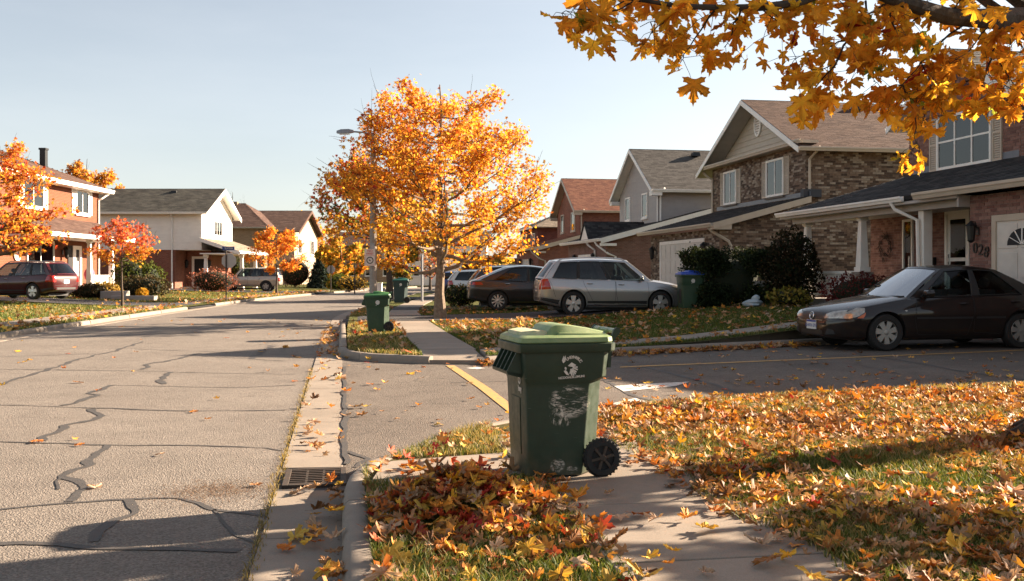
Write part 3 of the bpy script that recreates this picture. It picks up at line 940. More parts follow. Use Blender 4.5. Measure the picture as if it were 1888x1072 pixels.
for s in (-1, 1):
    e = U0 - oh if s < 0 else U1 + oh
    ez = EV - sl * oh
    pts = [(11, e, ez + .1), (UX - oh, e, ez + .1), (UX - oh, ym, RG + .1), (11, ym, RG + .1)]
    if s > 0: pts = [pts[1], pts[0], pts[3], pts[2]]
    roof_slope(h1, pts, MT['sh_black'] if s > 0 else MT['sh_grey'], 20 + s, 0)
    gutter_run(h1, (UX - oh, e, ez + .09), (11, e, ez + .09), MT['white'], (0, s, 0))
    fascia(h1, (UX - oh - .002, e, ez + .09), (UX - oh - .002, ym, RG + .09), (0, 0, 1), (-1, 0, 0), .2, .03, MT['white'], 'barge_board')
    MB().slab([(UX - oh + .02, e, ez - .02), (UX - .02, e, ez - .02), (UX - .02, ym, RG - .02), (UX - oh + .02, ym, RG - .02)], (0, -s * sl, 1), .02).build('soffit', MT['white'], h1)
# recessed entrance wall under the porch roof
RX = 2.6
MB().box(RX, 10.9, -.9, 8.0, .0, 3.75).build('wall', MT['mortar1'], h1)
rfr = front_fr(RX, 8.0)
holes = [(1.95, 2.5, 1.0, 3.2), (4.12, 5.25, .8, 3.3)]
pieces(h1, 'porch_brick', rfr, [(0, .7), (8.9, .7), (8.9, 3.7), (0, 3.7)], .078, .215, .009, MT['brick_r1'], holes, .014, 0, 14)
window(h1, rfr, 1.95, 2.5, 1.15, 3.15, MT['white'], 1, 0, None, True, 0)
# front door with glass
mb = MB()
for a in ((4.12, 4.22, .8, 3.3), (5.15, 5.25, .8, 3.3), (4.22, 5.15, 3.18, 3.3)): mb.fbox(rfr, *a, 0, .07)
mb.build('door_frame', MT['white'], h1)
d = MB().fbox(rfr, 4.22, 5.15, .85, 3.18, -.02, .03).build('front_door', MT['white'], h1)
MB().fbox(rfr, 4.36, 5.02, 1.95, 3.02, .03, .034).build('painted_reflection', MT['gold'], d)  # panel painted with the pane's warm reflection
MB().fbox(rfr, 4.36, 5.02, 1.0, 1.85, .03, .034).build('room_shade', MT['dark_in'], d)
for q in ((1.95, 3.02), (1.0, 1.85)):
    MB().fbox(rfr, 4.34, 5.04, q[0], q[1], .037, .043).build('pane', MT['glass'], d)
MB().fbox(rfr, 4.27, 4.31, 1.75, 2.05, .03, .08).build('handle', MT['chrome'], d)
MB().fbox(rfr, 3.2, 3.66, 1.72, 1.98, .015, .13).build('letter_box', MT['black'], h1, bevel=.02)
# porch slab, posts, railing
MB().box(.15, RX - .02, -.98, 8.3, 0, .72).build('porch_floor', MT['found'], h1)
def porch_post(par, x, y, z0, z1, w, trim, ped=None, zp=0):
    mb = MB()
    if ped: MB().box(x - .22, x + .22, y - .22, y + .22, z0 - zp, z0).build('post_pedestal', ped, par)
    mb.box(x - w*.8, x + w*.8, y - w*.8, y + w*.8, z0 + .002, z0 + .14)
    mb.loft([[(x - q, y - q, z), (x + q, y - q, z), (x + q, y + q, z), (x - q, y + q, z)] for q, z in ((w*.66, z0 + .14), (w*.42, z1 - .35), (w*.4, z1 - .28), (w*.62, z1 - .24), (w*.62, z1))])
    return mb.build('porch_post', trim, par, bevel=.012)
for y in (4.5, 7.9):
    porch_post(h1, .35, y, 1.55 if y < 5 else .72, 3.28, .21, MT['white'], MT['mortar1'], .83)
MB().box(.14, .40, 1.12, 1.36, .72, 3.3).build('porch_post', MT['white'], h1, bevel=.02)
mb = MB(); mb.box(.3, .4, 4.75, 7.75, 1.5, 1.58); mb.box(.3, .4, 4.75, 7.75, .84, .9)
mb.build('rail', MT['white'], h1)
for i in range(26):
    y = 4.8 + i * .115
    MB().box(.33, .37, y, y + .04, .9, 1.5).build('baluster', MT['white'], h1)
# wreath on the wall
mb = MB(); wr = random.Random(3)
for i in range(90):
    a = wr.uniform(0, 6.28); r = .3 + wr.uniform(-.09, .09)
    c = rfr.p(1.0 + r * math.cos(a), 2.35 + r * math.sin(a), .08)
    q = rfr.p(1.0 + (r + wr.uniform(-.1, .16)) * math.cos(a + .3), 2.35 + (r + wr.uniform(-.1, .16)) * math.sin(a + .3), .10 + wr.uniform(-.04, .06))
    mb.tube([c, q], [.014, .005], 4)
wreath = mb.build('twig_wreath', MT['twig'], None)
wreath.location = h1.location
tag(wreath, 'round twig wreath hanging on the brick wall behind the porch posts', 'wreath')
# garage block
MB().box(0, 5, -8.0, -1.0, 0, 3.3).build('wall', MT['mortar1'], h1)
MB().hexa([(UX, -7.6, 3.3), (11, -7.6, 3.3), (11, U0, 3.3), (UX, U0, 3.3), (UX, -7.6, 4.35), (11, -7.6, 4.35), (11, U0, 5.5), (UX, U0, 5.5)]).build('wing_wall', MT['brick_r3'], h1)
MB().box(5, 11, -7.6, -1.0, 0, 3.3).build('wing_wall', MT['brick_r3'], h1)
roof_slope(h1, [(11.3, -8.0, 4.35), (UX - .4, -8.0, 4.35), (UX - .4, U0 - .5, 5.5), (11.3, U0 - .5, 5.5)], MT['sh_black'], 34, 0)
gfr = front_fr(0, -1.0)
gh = [(.82, 4.1, 0, 2.8)]
pieces(h1, 'garage_brick', gfr, [(0, .0), (7.0, .0), (7.0, 3.3), (0, 3.3)], .078, .215, .009, MT['brick_r1'], gh, .014, 150, 15)
garage_door(h1, gfr, .97, 3.95, .05, 2.66, MT['beige'], 4, 4)
mb = MB()                                             # fan light in the door
fan = [(1.82 + .48 * math.cos(math.pi * i / 12), 2.12 + .36 * math.sin(math.pi * i / 12)) for i in range(13)]
MB().fpoly(gfr, fan, .03, .036).build('fan_light', MT['dark_in'], h1)
for i in range(1, 6):
    a = math.pi * i / 6
    mb.hexa([gfr.p(1.82, 2.12, .036), gfr.p(1.82 + .03, 2.12, .036), gfr.p(1.82 + .03 + .48 * math.cos(a), 2.12 + .36 * math.sin(a), .036), gfr.p(1.82 + .48 * math.cos(a), 2.12 + .36 * math.sin(a), .036),
             gfr.p(1.82, 2.12, .046), gfr.p(1.82 + .03, 2.12, .046), gfr.p(1.82 + .03 + .48 * math.cos(a), 2.12 + .36 * math.sin(a), .046), gfr.p(1.82 + .48 * math.cos(a), 2.12 + .36 * math.sin(a), .046)])
mb.build('fan_light_bars', MT['white'], h1)
lantern(h1, gfr, .3, 2.45, 1.25)
def text_mesh(body, size, m, parent, name, extrude=.004, bold=0):
    cu = bpy.data.curves.new(name, 'FONT'); cu.body = body; cu.size = size; cu.extrude = extrude; cu.align_x = 'CENTER'; cu.align_y = 'CENTER'; cu.offset = bold
    cu.resolution_u = 4
    t = bpy.data.objects.new(name, cu); C.objects.link(t)
    dg = bpy.context.evaluated_depsgraph_get(); dg.update()
    me = bpy.data.meshes.new_from_object(t.evaluated_get(dg)); bpy.data.objects.remove(t)
    me.materials.clear(); me.materials.append(m)
    o = bpy.data.objects.new(name, me); C.objects.link(o)
    if len(body) > 1: o['kind'] = 'stuff'
    if parent: o.parent = parent
    return o
def on_frame(o, fr, u, v, d, roll=0.0):
    rot = Matrix((fr.u, fr.v, fr.n)).transposed().to_4x4() @ Matrix.Rotation(roll, 4, 'Z')
    o.matrix_local = Matrix.Translation(fr.p(u, v, d)) @ rot
    return o
for i, ch in enumerate('028'):
    on_frame(text_mesh(ch, .36, MT['black'], h1, 'house_number', .012), gfr, .22 + i * .2, 2.08 - i * .05, .03, -.12 * i)
# porch and garage lean-to roof with a hip at the far end
GZ = 3.46
tz = 4.34
roof_slope(h1, [(-.35, 8.55, GZ), (-.35, -8.4, GZ), (UX, -8.4, tz), (UX, U1 - .2, tz)], MT['sh_black'], 31, 150)
roof_slope(h1, [(RX + 2.5, 8.55, GZ), (-.35, 8.55, GZ), (UX, U1 - .2, tz), (RX + 2.5, U1 - .2, tz)], MT['sh_black'], 32, 0)
gutter_run(h1, (-.35, 8.6, GZ), (-.35, 1.2, GZ), MT['white'], (-1, 0, 0))
gutter_run(h1, (-.42, .55, GZ + .03), (-.42, -8.4, GZ + .03), MT['beige'], (-1, 0, 0), .17, .13)
MB().box(-.33, RX, -.98, 8.5, GZ - .2, GZ - .13).build('porch_ceiling', MT['grey_trim'], h1)
MB().box(.02, .2, -.9, 8.3, GZ - .36, GZ - .2).build('porch_beam', MT['grey_trim'], h1)
MB().hexa([(-.3, -.995, 3.05), (RX, -.995, 3.05), (RX, -.93, 3.05), (-.3, -.93, 3.05), (-.3, -.995, 3.32), (RX, -.995, 3.32), (RX, -.93, 3.32), (-.3, -.93, 3.32)]).build('fascia', MT['grey_trim'], h1)
MB().box(UX - .02, UX + .001, U0 + .05, U1, tz + .0, tz + .17).build('flashing', MT['flash'], h1)
downspout(h1, [(-.4, 1.75, GZ - .1), (-.3, 1.7, GZ - .3), (.06, 1.25, GZ - .6), (.06, 1.2, 1.6), (-.0, 1.3, 1.35), (.0, 1.3, .7)], MT['white'], .05)

# ---- brown clinker house ----------------------------------------------------------
h2 = thing('brick_house', 'brown clinker brick house with cream gable siding, shutters and a double garage', 'house', (14.4, 36.6, .3))
# upper block: front at x=3.6, y 0..10
BX, BW, BE, BR = 3.6, 10.0, 6.3, 8.75
MB().box(BX, 15, 0, BW, -.3, BE).build('wall', MT['mortar2'], h2)
ffr = front_fr(BX, BW)
wins = [(1.55, 3.05, 4.45, 6.02), (6.35, 8.05, 4.45, 6.02)]
pieces(h2, 'brick', ffr, [(0, 3.4), (BW, 3.4), (BW, BE), (0, BE)], .085, .245, .01, MT['brick_r2'], [(a - .02, b + .02, c - .1, d) for a, b, c, d in wins], .018, 60, 41)
for a, b, c, d in wins:
    window(h2, ffr, a, b, c, d, MT['white'], 2, .45, MT['beige'], MT['mortar2'], .6, None, .09)
sfr = side_fr(BX, 0)
pieces(h2, 'side_brick', sfr, [(0, -.2), (11.4, -.2), (11.4, BE), (0, BE)], .085, .245, .01, MT['brick_r2'], (), .018, 240, 42)
gable_wall(h2, Fr(ffr.o + Vector((.25, 0, 0)), ffr.u, ffr.n), BW, BE, BR, MT['siding_cream'])
gf = Fr(ffr.o + Vector((.25, 0, 0)), ffr.u, ffr.n)
pieces(h2, 'siding_board', gf, [(0, BE), (BW, BE), (BW / 2, BR)], .24, 4.2, .004, MT['siding_cream'], (), .03, 40, 43, wedge=True, stagger=.35, over=0)
mb = MB()                                             # oval louvre
o_ = gf.p(BW / 2 - .1, BE + 1.55, .03)
for i in range(24):
    a, b = 2 * math.pi * i / 24, 2 * math.pi * (i + 1) / 24
    q = [(.36, .52), (.27, .42)]
    pts = [gf.p(BW/2 - .1 + w * math.cos(t), BE + 1.5 + h * math.sin(t), dd) for dd in (.03, .09) for (w, h), t in ((q[0], a), (q[0], b), (q[1], b), (q[1], a))]
    mb.hexa(pts)
lv = mb.build('oval_louvre', MT['white'], h2)
for i in range(7):
    z = BE + 1.5 - .33 + i * .11; w = .27 * math.sqrt(max(.05, 1 - ((z - BE - 1.5) / .42) ** 2))
    MB().fbox(gf, BW/2 - .1 - w, BW/2 - .1 + w, z - .03, z + .03, .03, .06).build('louvre_slat', MT['white'], lv)
oh = .62; sl = (BR - BE) / (BW / 2); ym = BW / 2
for s in (-1, 1):
    e = -oh if s < 0 else BW + oh
    ez = BE - sl * oh + .12; rz = BR + .12
    pts = [(15.4, e, ez), (BX - oh, e, ez), (BX - oh, ym, rz), (15.4, ym, rz)]
    if s > 0: pts = [pts[1], pts[0], pts[3], pts[2]]
    roof_slope(h2, pts, MT['sh_brown'], 50 + s, 260 if s < 0 else 0)
    gutter_run(h2, (BX - oh, e, ez), (15.4, e, ez), MT['beige'], (0, s, 0), .16, .13)
    fascia(h2, (BX - oh - .002, e, ez - .01), (BX - oh - .002, ym, rz - .01), (0, 0, 1), (-1, 0, 0), .22, .04, MT['white'], 'barge_board')
    MB().slab([(BX - oh + .04, e, ez - .14), (BX + .22, e, ez - .14), (BX + .22, ym, rz - .14), (BX - oh + .04, ym, rz - .14)], (0, -s * sl, 1), .02).build('soffit', MT['grey_trim'], h2)
MB().box(BX - .5, BX + .25, -.5, BW + .5, BE - .02, BE + .1).build('eave_return', MT['beige'], h2)
gutter_run(h2, (BX - .5, -.62, BE + .12), (BX - .5, BW + .62, BE + .12), MT['beige'], (-1, 0, 0), .16, .13)
roof_vent(h2, (8.0, ym - 1.0, BR - .28), .5)
downspout(h2, [(BX + .25, -.66, BE - .18), (BX + .2, -.5, BE - .32), (BX + .1, -.07, BE - .6), (BX + .1, -.07, 4.1)], MT['beige'], .055)
downspout(h2, [(BX - .5, BW + .2, BE - .05), (BX - .3, BW + .05, BE - .3), (BX - .07, BW - .12, BE - .5), (BX - .07, BW - .12, 4.0)], MT['beige'], .055)
# garage block and its lean-to roof
MB().box(0, BX, 0, 8.6, -.3, 2.95).build('wall', MT['mortar2'], h2)
MB().hexa([(.35, .03, 2.9), (BX, .03, 2.9), (BX, .1, 2.9), (.35, .1, 2.9), (.35, .03, 3.15), (BX, .03, 4.1), (BX, .1, 4.1), (.35, .1, 3.15)]).build('wall', MT['mortar2'], h2)
gfr = front_fr(0, 8.6)
gd = (1.55, 6.9, -.2, 2.5)
pieces(h2, 'garage_brick', gfr, [(0, -.2), (8.6, -.2), (8.6, 2.95), (0, 2.95)], .085, .245, .01, MT['brick_r2'], [(gd[0] - .16, gd[1] + .16, gd[2], gd[3] + .16)], .018, 60, 44)
sg = side_fr(0, 0)
pieces(h2, 'garage_side_brick', sg, [(0, -.2), (BX, -.2), (BX, 4.0), (.3, 3.0), (0, 2.95)], .085, .245, .01, MT['brick_r2'], (), .018, 0, 45)
garage_door(h2, gfr, gd[0], gd[1], gd[2], gd[3], MT['white'], 4, 8)
lantern(h2, gfr, .8, 2.15, 1.5); lantern(h2, gfr, 7.45, 2.15, 1.5)
GZ = 3.15; tz = 4.22
roof_slope(h2, [(-.4, 9.2, GZ), (-.4, -.4, GZ), (BX, -.4, tz), (BX, 9.2, tz)], MT['sh_black'], 53, 100)
gutter_run(h2, (-.4, 9.3, GZ), (-.4, -.4, GZ), MT['beige'], (-1, 0, 0), .16, .13)
fascia(h2, (-.4, -.402, GZ - .0), (BX, -.402, tz - .0), (0, 0, 1), (0, -1, 0), .24, .03, MT['beige'], 'barge_board')
MB().hexa([(-.4, -.4, GZ - .25), (.35, -.4, GZ - .25), (.35, -.02, GZ - .25), (-.4, -.02, GZ - .25), (-.4, -.4, GZ - .1), (.35, -.4, GZ - .02), (.35, -.02, GZ - .02), (-.4, -.02, GZ - .1)]).build('eave_return', MT['beige'], h2)
MB().box(BX - .03, BX + .001, -.35, 9.4, tz + .02, tz + .2).build('flashing', MT['flash'], h2)
MB().box(BX - .25, BX + .5, -.28, -.0, tz - .02, tz + .28).build('flashing', MT['navy'], h2)
downspout(h2, [(-.45, .1, GZ - .1), (-.3, .05, GZ - .3), (.35, -.08, GZ - .7), (.45, -.09, GZ - .9), (.45, -.09, -.2)], MT['beige'], .06)

# ---- generic gable-front house of the row beyond -----------------------------------
def row_house(label, loc, up_mat, up_kind, low_mat, sh, sh_low, trim, W=8.0, seed=60, vent=True, dormer=False, hip=False):
    h = thing('row_house', label, 'house', loc)
    BX, BE, BR = 3.6, 6.25, 8.75
    MB().box(BX, 14, 0, W, -.4, BE).build('wall', up_mat, h)
    ffr = front_fr(BX, W); sfr = side_fr(BX, 0)
    gable_wall(h, ffr, W, BE, BR, up_mat)
    if up_kind == 'siding':
        wn_ = [(1.4, 2.5), (5.0, 6.1)]
        pieces(h, 'siding_board', ffr, [(0, 3.4), (W, 3.4), (W, BE), (W / 2, BR), (0, BE)], .16, 3.6, .003, MT['siding_grey'], [(a - .02, b + .02, 4.5, 6.1) for a, b in wn_], .02, 60, seed, wedge=True, over=0, jit=.3)
        pieces(h, 'siding_board', sfr, [(0, 2.6), (10, 2.6), (10, BE), (0, BE)], .16, 3.6, .003, MT['siding_grey'], (), .02, 60, seed + 1, wedge=True, over=0, jit=.3)
        MB().fbox(ffr, W - .14, W + .02, 3.3, BE, .022, .035).build('corner_board', trim, h)
    else:
        wn_ = [(1.6, 2.6), (5.3, 6.6)]
    for a, b in wn_:
        window(h, ffr, a, b, 4.55, 6.05, trim, 1, 0, None, True, .5, None, .1)
    oh = .55; sl = (BR - BE) / (W / 2); ym = W / 2
    for s in (-1, 1):
        e = -oh if s < 0 else W + oh
        ez = BE - sl * oh + .12; rz = BR + .12
        pts = [(14.4, e, ez), (BX - oh, e, ez), (BX - oh, ym, rz), (14.4, ym, rz)]
        if s > 0: pts = [pts[1], pts[0], pts[3], pts[2]]
        roof_slope(h, pts, sh, seed + 5 + s, 60 if s < 0 and loc[1] < 60 else 0, .16, .33)
        gutter_run(h, (BX - oh, e, ez), (14.4, e, ez), trim, (0, s, 0), .16, .13)
        fascia(h, (BX - oh - .002, e, ez - .01), (BX - oh - .002, ym, rz - .01), (0, 0, 1), (-1, 0, 0), .24, .04, trim, 'barge_board')
        MB().slab([(BX - oh + .04, e, ez - .14), (BX + .0, e, ez - .14), (BX + .0, ym, rz - .14), (BX - oh + .04, ym, rz - .14)], (0, -s * sl, 1), .02).build('soffit', trim, h)
        MB().hexa([(BX - oh, e - .05, ez - .35), (BX + .05, e - .05, ez - .35), (BX + .05, e + .5 * -s, ez - .35), (BX - oh, e + .5 * -s, ez - .35),
                   (BX - oh, e - .05, ez - .14), (BX + .05, e - .05, ez - .14), (BX + .05, e + .5 * -s, ez - .1), (BX - oh, e + .5 * -s, ez - .1)]).build('eave_return', trim, h)
    downspout(h, [(BX + .2, -.6, BE - .15), (BX + .15, -.45, BE - .3), (BX + .12, -.07, BE - .55), (BX + .12, -.07, 4.1)], trim, .055)
    if vent: roof_vent(h, (7.0, ym - .9, BR - .25), .5)
    # garage in front
    y0, y1 = -1.9, W - .6
    MB().box(0, BX, y0, y1, -.4, 3.0).build('wall', low_mat, h)
    MB().hexa([(.3, y0 + .02, 2.9), (BX + 3, y0 + .02, 2.9), (BX + 3, y0 + .12, 2.9), (.3, y0 + .12, 2.9), (.3, y0 + .02, 3.1), (BX + 3, y0 + .02, 4.9), (BX + 3, y0 + .12, 4.9), (.3, y0 + .12, 3.1)]).build('wall', low_mat, h)
    MB().box(BX, BX + 3, y0, 0, -.4, 2.95).build('wall', low_mat, h)
    gfr = front_fr(0, y1)
    garage_door(h, gfr, 3.0, 6.6, -.2, 2.2, trim, 4, 6)
    lantern(h, gfr, 2.5, 2.1, 1.4); lantern(h, gfr, 7.1, 2.1, 1.4)
    GZ, tz, x1 = 3.15, 4.15, BX
    roof_slope(h, [(-.4, y1 + .4, GZ), (-.4, y0 - .35, GZ), (x1 + 2.6, y0 - .35, GZ + (x1 + 3) * .25 + .1), (x1 + 2.6, y1 + .4, GZ + (x1 + 3) * .25 + .1)], sh_low, seed + 9, 0, .16, .33)
    gutter_run(h, (-.4, y1 + .4, GZ), (-.4, y0 - .4, GZ), trim, (-1, 0, 0), .16, .13)
    fascia(h, (-.4, y0 - .352, GZ), (x1 + 2.6, y0 - .352, GZ + (x1 + 3) * .25 + .1), (0, 0, 1), (0, -1, 0), .3, .03, trim, 'barge_board')
    MB().box(-.38, .5, y0 - .35, y0 - .02, GZ - .42, GZ - .28).build('eave_return', trim, h)
    downspout(h, [(-.45, y0 + .9, GZ - .1), (-.35, y0 + .7, GZ - .35), (.1, y0 - .08, GZ - .85), (.5, y0 - .1, GZ - 1.0), (.5, y0 - .1, -.2)], trim, .06)
    if dormer:
        yd = y0 + 4.0
        g = Fr((-.2, yd + 1.0, GZ), (0, -1, 0), (-1, 0, 0))
        MB().fpoly(g, [(-.1, .0), (2.1, .0), (1.0, 1.05)], -.05, .02).build('small_gable', trim, h)
        for s in (-1, 1):
            roof_slope(h, [(-.3, yd + s * 1.15, GZ + .03), (3.4, yd + s * 1.15, GZ + .03), (3.4, yd, GZ + 1.12), (-.3, yd, GZ + 1.12)], sh_low, seed + 15 + s, 0, .16, .33, .06)
        downspout(h, [(-.45, yd - 1.2, GZ - .1), (-.35, yd - 1.3, GZ - .3), (-.08, yd - 1.8, GZ - .6), (-.08, yd - 1.8, -.2)], trim, .06)
    return h
MT['siding_base'] = MT['siding_grey']
h3 = row_house('mauve grey sided house with white trim and grey shingles beside the brown clinker house', (14.4, 55.2, .3), MT['siding_base'], 'siding', MT['brick_r3'], MT['sh_grey'], MT['sh_black'], MT['white'], 8.0, 60, True, True)
MB().fbox(side_fr(0, -1.9), 4.7, 5.9, .2, 1.1, .01, .16).build('meter_box', MT['grey_trim'], h3)
h4 = row_house('russet brick house with reddish roof, past the mauve sided house', (14.4, 74.4, .3), MT['brick_r4'], 'brick', MT['brick_r4'], MT['sh_red'], MT['sh_red'], MT['beige'], 8.0, 80, False)
h5 = thing('row_house', 'dark maroon brick house with low tan hip roof, farthest of the row', 'house', (15.6, 90.0, .3))
MB().box(2.2, 13, 0, 9, -.4, 5.5).build('wall', MT['brick_r5'], h5)
for pts in ([(1.6, -.6, 5.5), (13.6, -.6, 5.5), (9, 4.5, 7.4), (6, 4.5, 7.4)], [(1.6, 9.6, 5.5), (1.6, -.6, 5.5), (6, 4.5, 7.4)], [(13.6, 9.6, 5.5), (1.6, 9.6, 5.5), (6, 4.5, 7.4), (9, 4.5, 7.4)]):
    roof_slope(h5, pts, MT['sh_tan'], 97, 0, .2, .4)
gutter_run(h5, (1.6, 9.6, 5.5), (1.6, -.6, 5.5), MT['white'], (-1, 0, 0), .16, .13)
window(h5, front_fr(2.2, 9), 1.5, 3.2, 3.6, 5.0, MT['white'], 2, 0, None, True, .3)
window(h5, front_fr(2.2, 9), 6, 7.7, 3.6, 5.0, MT['white'], 2, 0, None, True, .3)
MB().box(-1.6, 2.2, -2, 8, -.4, 2.6).build('wall', MT['brick_r5'], h5)
roof_slope(h5, [(-2.0, 8.4, 2.7), (-2.0, -2.4, 2.7), (2.2, -2.4, 3.5), (2.2, 8.4, 3.5)], MT['sh_tan'], 98, 0, .2, .4)
gutter_run(h5, (-2.0, 8.4, 2.7), (-2.0, -2.4, 2.7), MT['white'], (-1, 0, 0), .2, .15)
garage_door(h5, front_fr(-1.6, 8), 4, 8, -.2, 2.0, MT['white'], 4, 6)

# ---------------------------------------------------------------- houses across the street (turned with the bend)
def xframe(x0, y0, x1, y1, z=0):                         # wall from a to b, outward normal to its right
    u = Vector((x1 - x0, y1 - y0, 0)).normalized()
    return Fr((x0, y0, z), u, (u.y, -u.x, 0))
def left_house(name, label, xc, d):
    x, y = camxy(xc, d)
    return thing(name, label, 'house', (x, y, .35), -YAW)
# orange brick house, front facade towards +x in its own frame
l1 = left_house('brick_house', 'orange brick house with white porch and shuttered windows behind the maroon car', -26, 46.9)
l1.scale = (1.13, 1.13, 1.13); l1.location.z = .22
Dp = 13.9
MB().box(-10, 0, 0, Dp, -.4, 5.75).build('wall', MT['brick_l1'], l1)
f = Fr((0, 0, 0), (0, 1, 0), (1, 0, 0))
window(l1, f, 10.9, 12.5, 4.3, 5.6, MT['white'], 2, .42, MT['white'], True, .3, None, .1)
window(l1, f, 5.2, 7.3, 4.3, 5.6, MT['white'], 2, .42, MT['white'], True, .3, None, .1)
window(l1, f, 5.6, 8.4, 1.0, 2.75, MT['white'], 2, 0, None, True, .3, None, .1)
mb = MB().fbox(f, 10.55, 11.6, .35, 2.6, 0, .06)
dr = mb.build('front_door', MT['white'], l1)
MB().fbox(f, 10.9, 11.25, 1.8, 2.4, .06, .07).build('pane', MT['dark_in'], dr)
MB().fbox(f, 10.0, 10.5, .4, 2.6, 0, .05).build('side_light', MT['dark_in'], l1)
lantern(l1, f, 9.4, 2.2, 1.6)
ck = MB().lathe([(.01, .0), (.3, .0), (.33, .02), (.33, .05), (.3, .06), (.01, .06)], f.p(4.7, 2.05, .02), (1, 0, 0), 24).build('wall_clock', MT['white'], l1, smooth_=True)
MB().fbox(f, 4.69, 4.73, 2.03, 2.28, .08, .09).fbox(f, 4.53, 4.71, 2.03, 2.07, .08, .09).build('clock_hands', MT['black'], ck)
E_, RZ = 5.8, 8.1
ov = .55
rp = [(ov, -ov, E_), (ov, Dp + ov, E_), (-5, Dp - 4.2, RZ), (-5, 4, RZ)]
roof_slope(l1, rp, MT['sh_brown'], 101, 0, .18, .36)
roof_slope(l1, [(ov, Dp + ov, E_), (-10.5, Dp + ov, E_), (-5, Dp - 4.2, RZ)], MT['sh_brown'], 102, 0, .18, .36)
roof_slope(l1, [(-10.5, -ov, E_), (ov, -ov, E_), (-5, 4, RZ)], MT['sh_brown'], 103, 0, .18, .36)
roof_slope(l1, [(-10.5, Dp + ov, E_), (-10.5, -ov, E_), (-5, 4, RZ), (-5, Dp - 4.2, RZ)], MT['sh_brown'], 104, 0, .18, .36)
MB().box(-9.9, ov - .02, -ov + .02, Dp + ov - .02, E_ - .22, E_ - .09).build('soffit', MT['white'], l1)
gutter_run(l1, (ov, -ov, E_), (ov, Dp + ov, E_), MT['white'], (1, 0, 0), .2, .14)
downspout(l1, [(.5, Dp + .2, E_ - .2), (.2, Dp - .1, E_ - .5), (.07, Dp - .15, E_ - .6), (.07, Dp - .15, .0)], MT['white'], .06)
MB().box(-2.2, -1.9, 11.6, 11.9, 6.2, 7.75).box(-2.24, -1.86, 11.56, 11.94, 7.75, 7.85).build('chimney', MT['black'], l1)
# porch
MB().box(.02, 1.75, 8.9, 13.3, -.4, .32).build('porch_floor', MT['found'], l1)
for y in (9.15, 11.95):
    porch_post(l1, 1.5, y, .32, 2.95, .2, MT['white'])
roof_slope(l1, [(2.05, 3.6, 3.05), (2.05, 13.6, 3.05), (.0, 13.6, 3.95), (.0, 3.6, 3.95)], MT['sh_brown'], 105, 0, .18, .36)
MB().box(.02, 2.0, 3.7, 13.5, 2.85, 2.95).build('porch_ceiling', MT['white'], l1)
gutter_run(l1, (2.05, 3.6, 3.06), (2.05, 13.6, 3.06), MT['white'], (1, 0, 0), .2, .12)
MB().box(1.35, 1.45, 9.3, 11.85, .96, 1.06).box(1.35, 1.45, 9.3, 11.85, .42, .5).build('rail', MT['white'], l1)
for i in range(20):
    MB().box(1.38, 1.42, 9.4 + i * .125, 9.44 + i * .125, .5, .96).build('baluster', MT['white'], l1)
MB().box(1.75, 2.6, 9.6, 11.0, -.4, .0).build('step', MT['found'], l1)
MB().box(1.75, 2.2, 9.6, 11.0, .002, .17).build('step', MT['found'], l1)
x_, y_ = camxy(-26 + 1.0, 46.9 + 12.0)
ct = MB().blob((0, 0, 1.35), (.3, .3, .45), 2, 6).build('porch_ornament', mat('pink_cloth', (.55, .10, .16), rough=.9), None, smooth_=True)
ct.location = (x_, y_, .1); tag(ct, 'pink bundle sitting on the white porch behind its railing', 'bundle')

# white sided house
l2 = left_house('sided_house', 'white house with red brick ground floor, dark weathered roof and open side porch', -23.4, 75)
Wd, LE, LR = 8.2, 5.9, 7.75
MB().box(-13, 0, 0, Wd, 2.95, LE).build('upper_wall', MT['siding_white'], l2)
MB().box(-13, -2.0, .02, Wd, -.5, 2.95).build('lower_wall', MT['brick_l2'], l2)
MB().box(-2.0, -.05, 2.6, Wd - .05, -.5, 2.95).build('lower_wall', MT['brick_l2'], l2)
sf = Fr((-13, 0, 0), (1, 0, 0), (0, -1, 0)); ff = Fr((0, 0, 0), (0, 1, 0), (1, 0, 0))
pieces(l2, 'siding_board', sf, [(0, 2.95), (13, 2.95), (13, LE), (0, LE)], .15, 1.2, .01, MT['siding_white'], (), .018, 40, 110, wedge=True, over=0, jit=.3)
pieces(l2, 'siding_board', ff, [(0, 2.95), (Wd, 2.95), (Wd, LE), (Wd / 2, LR), (0, LE)], .15, 3.2, .006, MT['siding_white'], [(3.0, 5.2, 4.1, 5.35)], .018, 40, 111, wedge=True, over=0, jit=.3)
gable_wall(l2, ff, Wd, LE, LR, MT['siding_white'])
window(l2, ff, 3.0, 5.2, 4.1, 5.35, MT['white'], 3, 0, None, True, .5, None, .12)
ym, sl, oh = Wd / 2, (LR - LE) / (Wd / 2), .6
for s in (-1, 1):
    e = -oh if s < 0 else Wd + oh
    ez = LE - sl * oh + .14; rz = LR + .14
    roof_slope(l2, [(-13.4, e, ez), (oh, e, ez), (oh, ym, rz), (-13.4, ym, rz)], MT['sh_moss'], 112 + s, 0, .18, .36)
    gutter_run(l2, (-13.4, e, ez), (oh, e, ez), MT['white'], (0, s, 0), .16, .13)
    fascia(l2, (oh + .002, e, ez - .01), (oh + .002, ym, rz - .01), (0, 0, 1), (1, 0, 0), .34, .05, MT['white'], 'barge_board')
    MB().slab([(.03, e, ez - .14), (oh - .02, e, ez - .14), (oh - .02, ym, rz - .14), (.03, ym, rz - .14)], (0, -s * sl, 1), .02).build('soffit', MT['white'], l2)
roof_vent(l2, (-3.2, ym - .7, LR - .2), .5); roof_vent(l2, (-9, ym - .7, LR - .2), .5)
downspout(l2, [(-2.2, -.6, LE - .15), (-2.2, -.3, LE - .4), (-2.2, -.08, LE - .5), (-2.2, -.08, -.2)], MT['white'], .06)
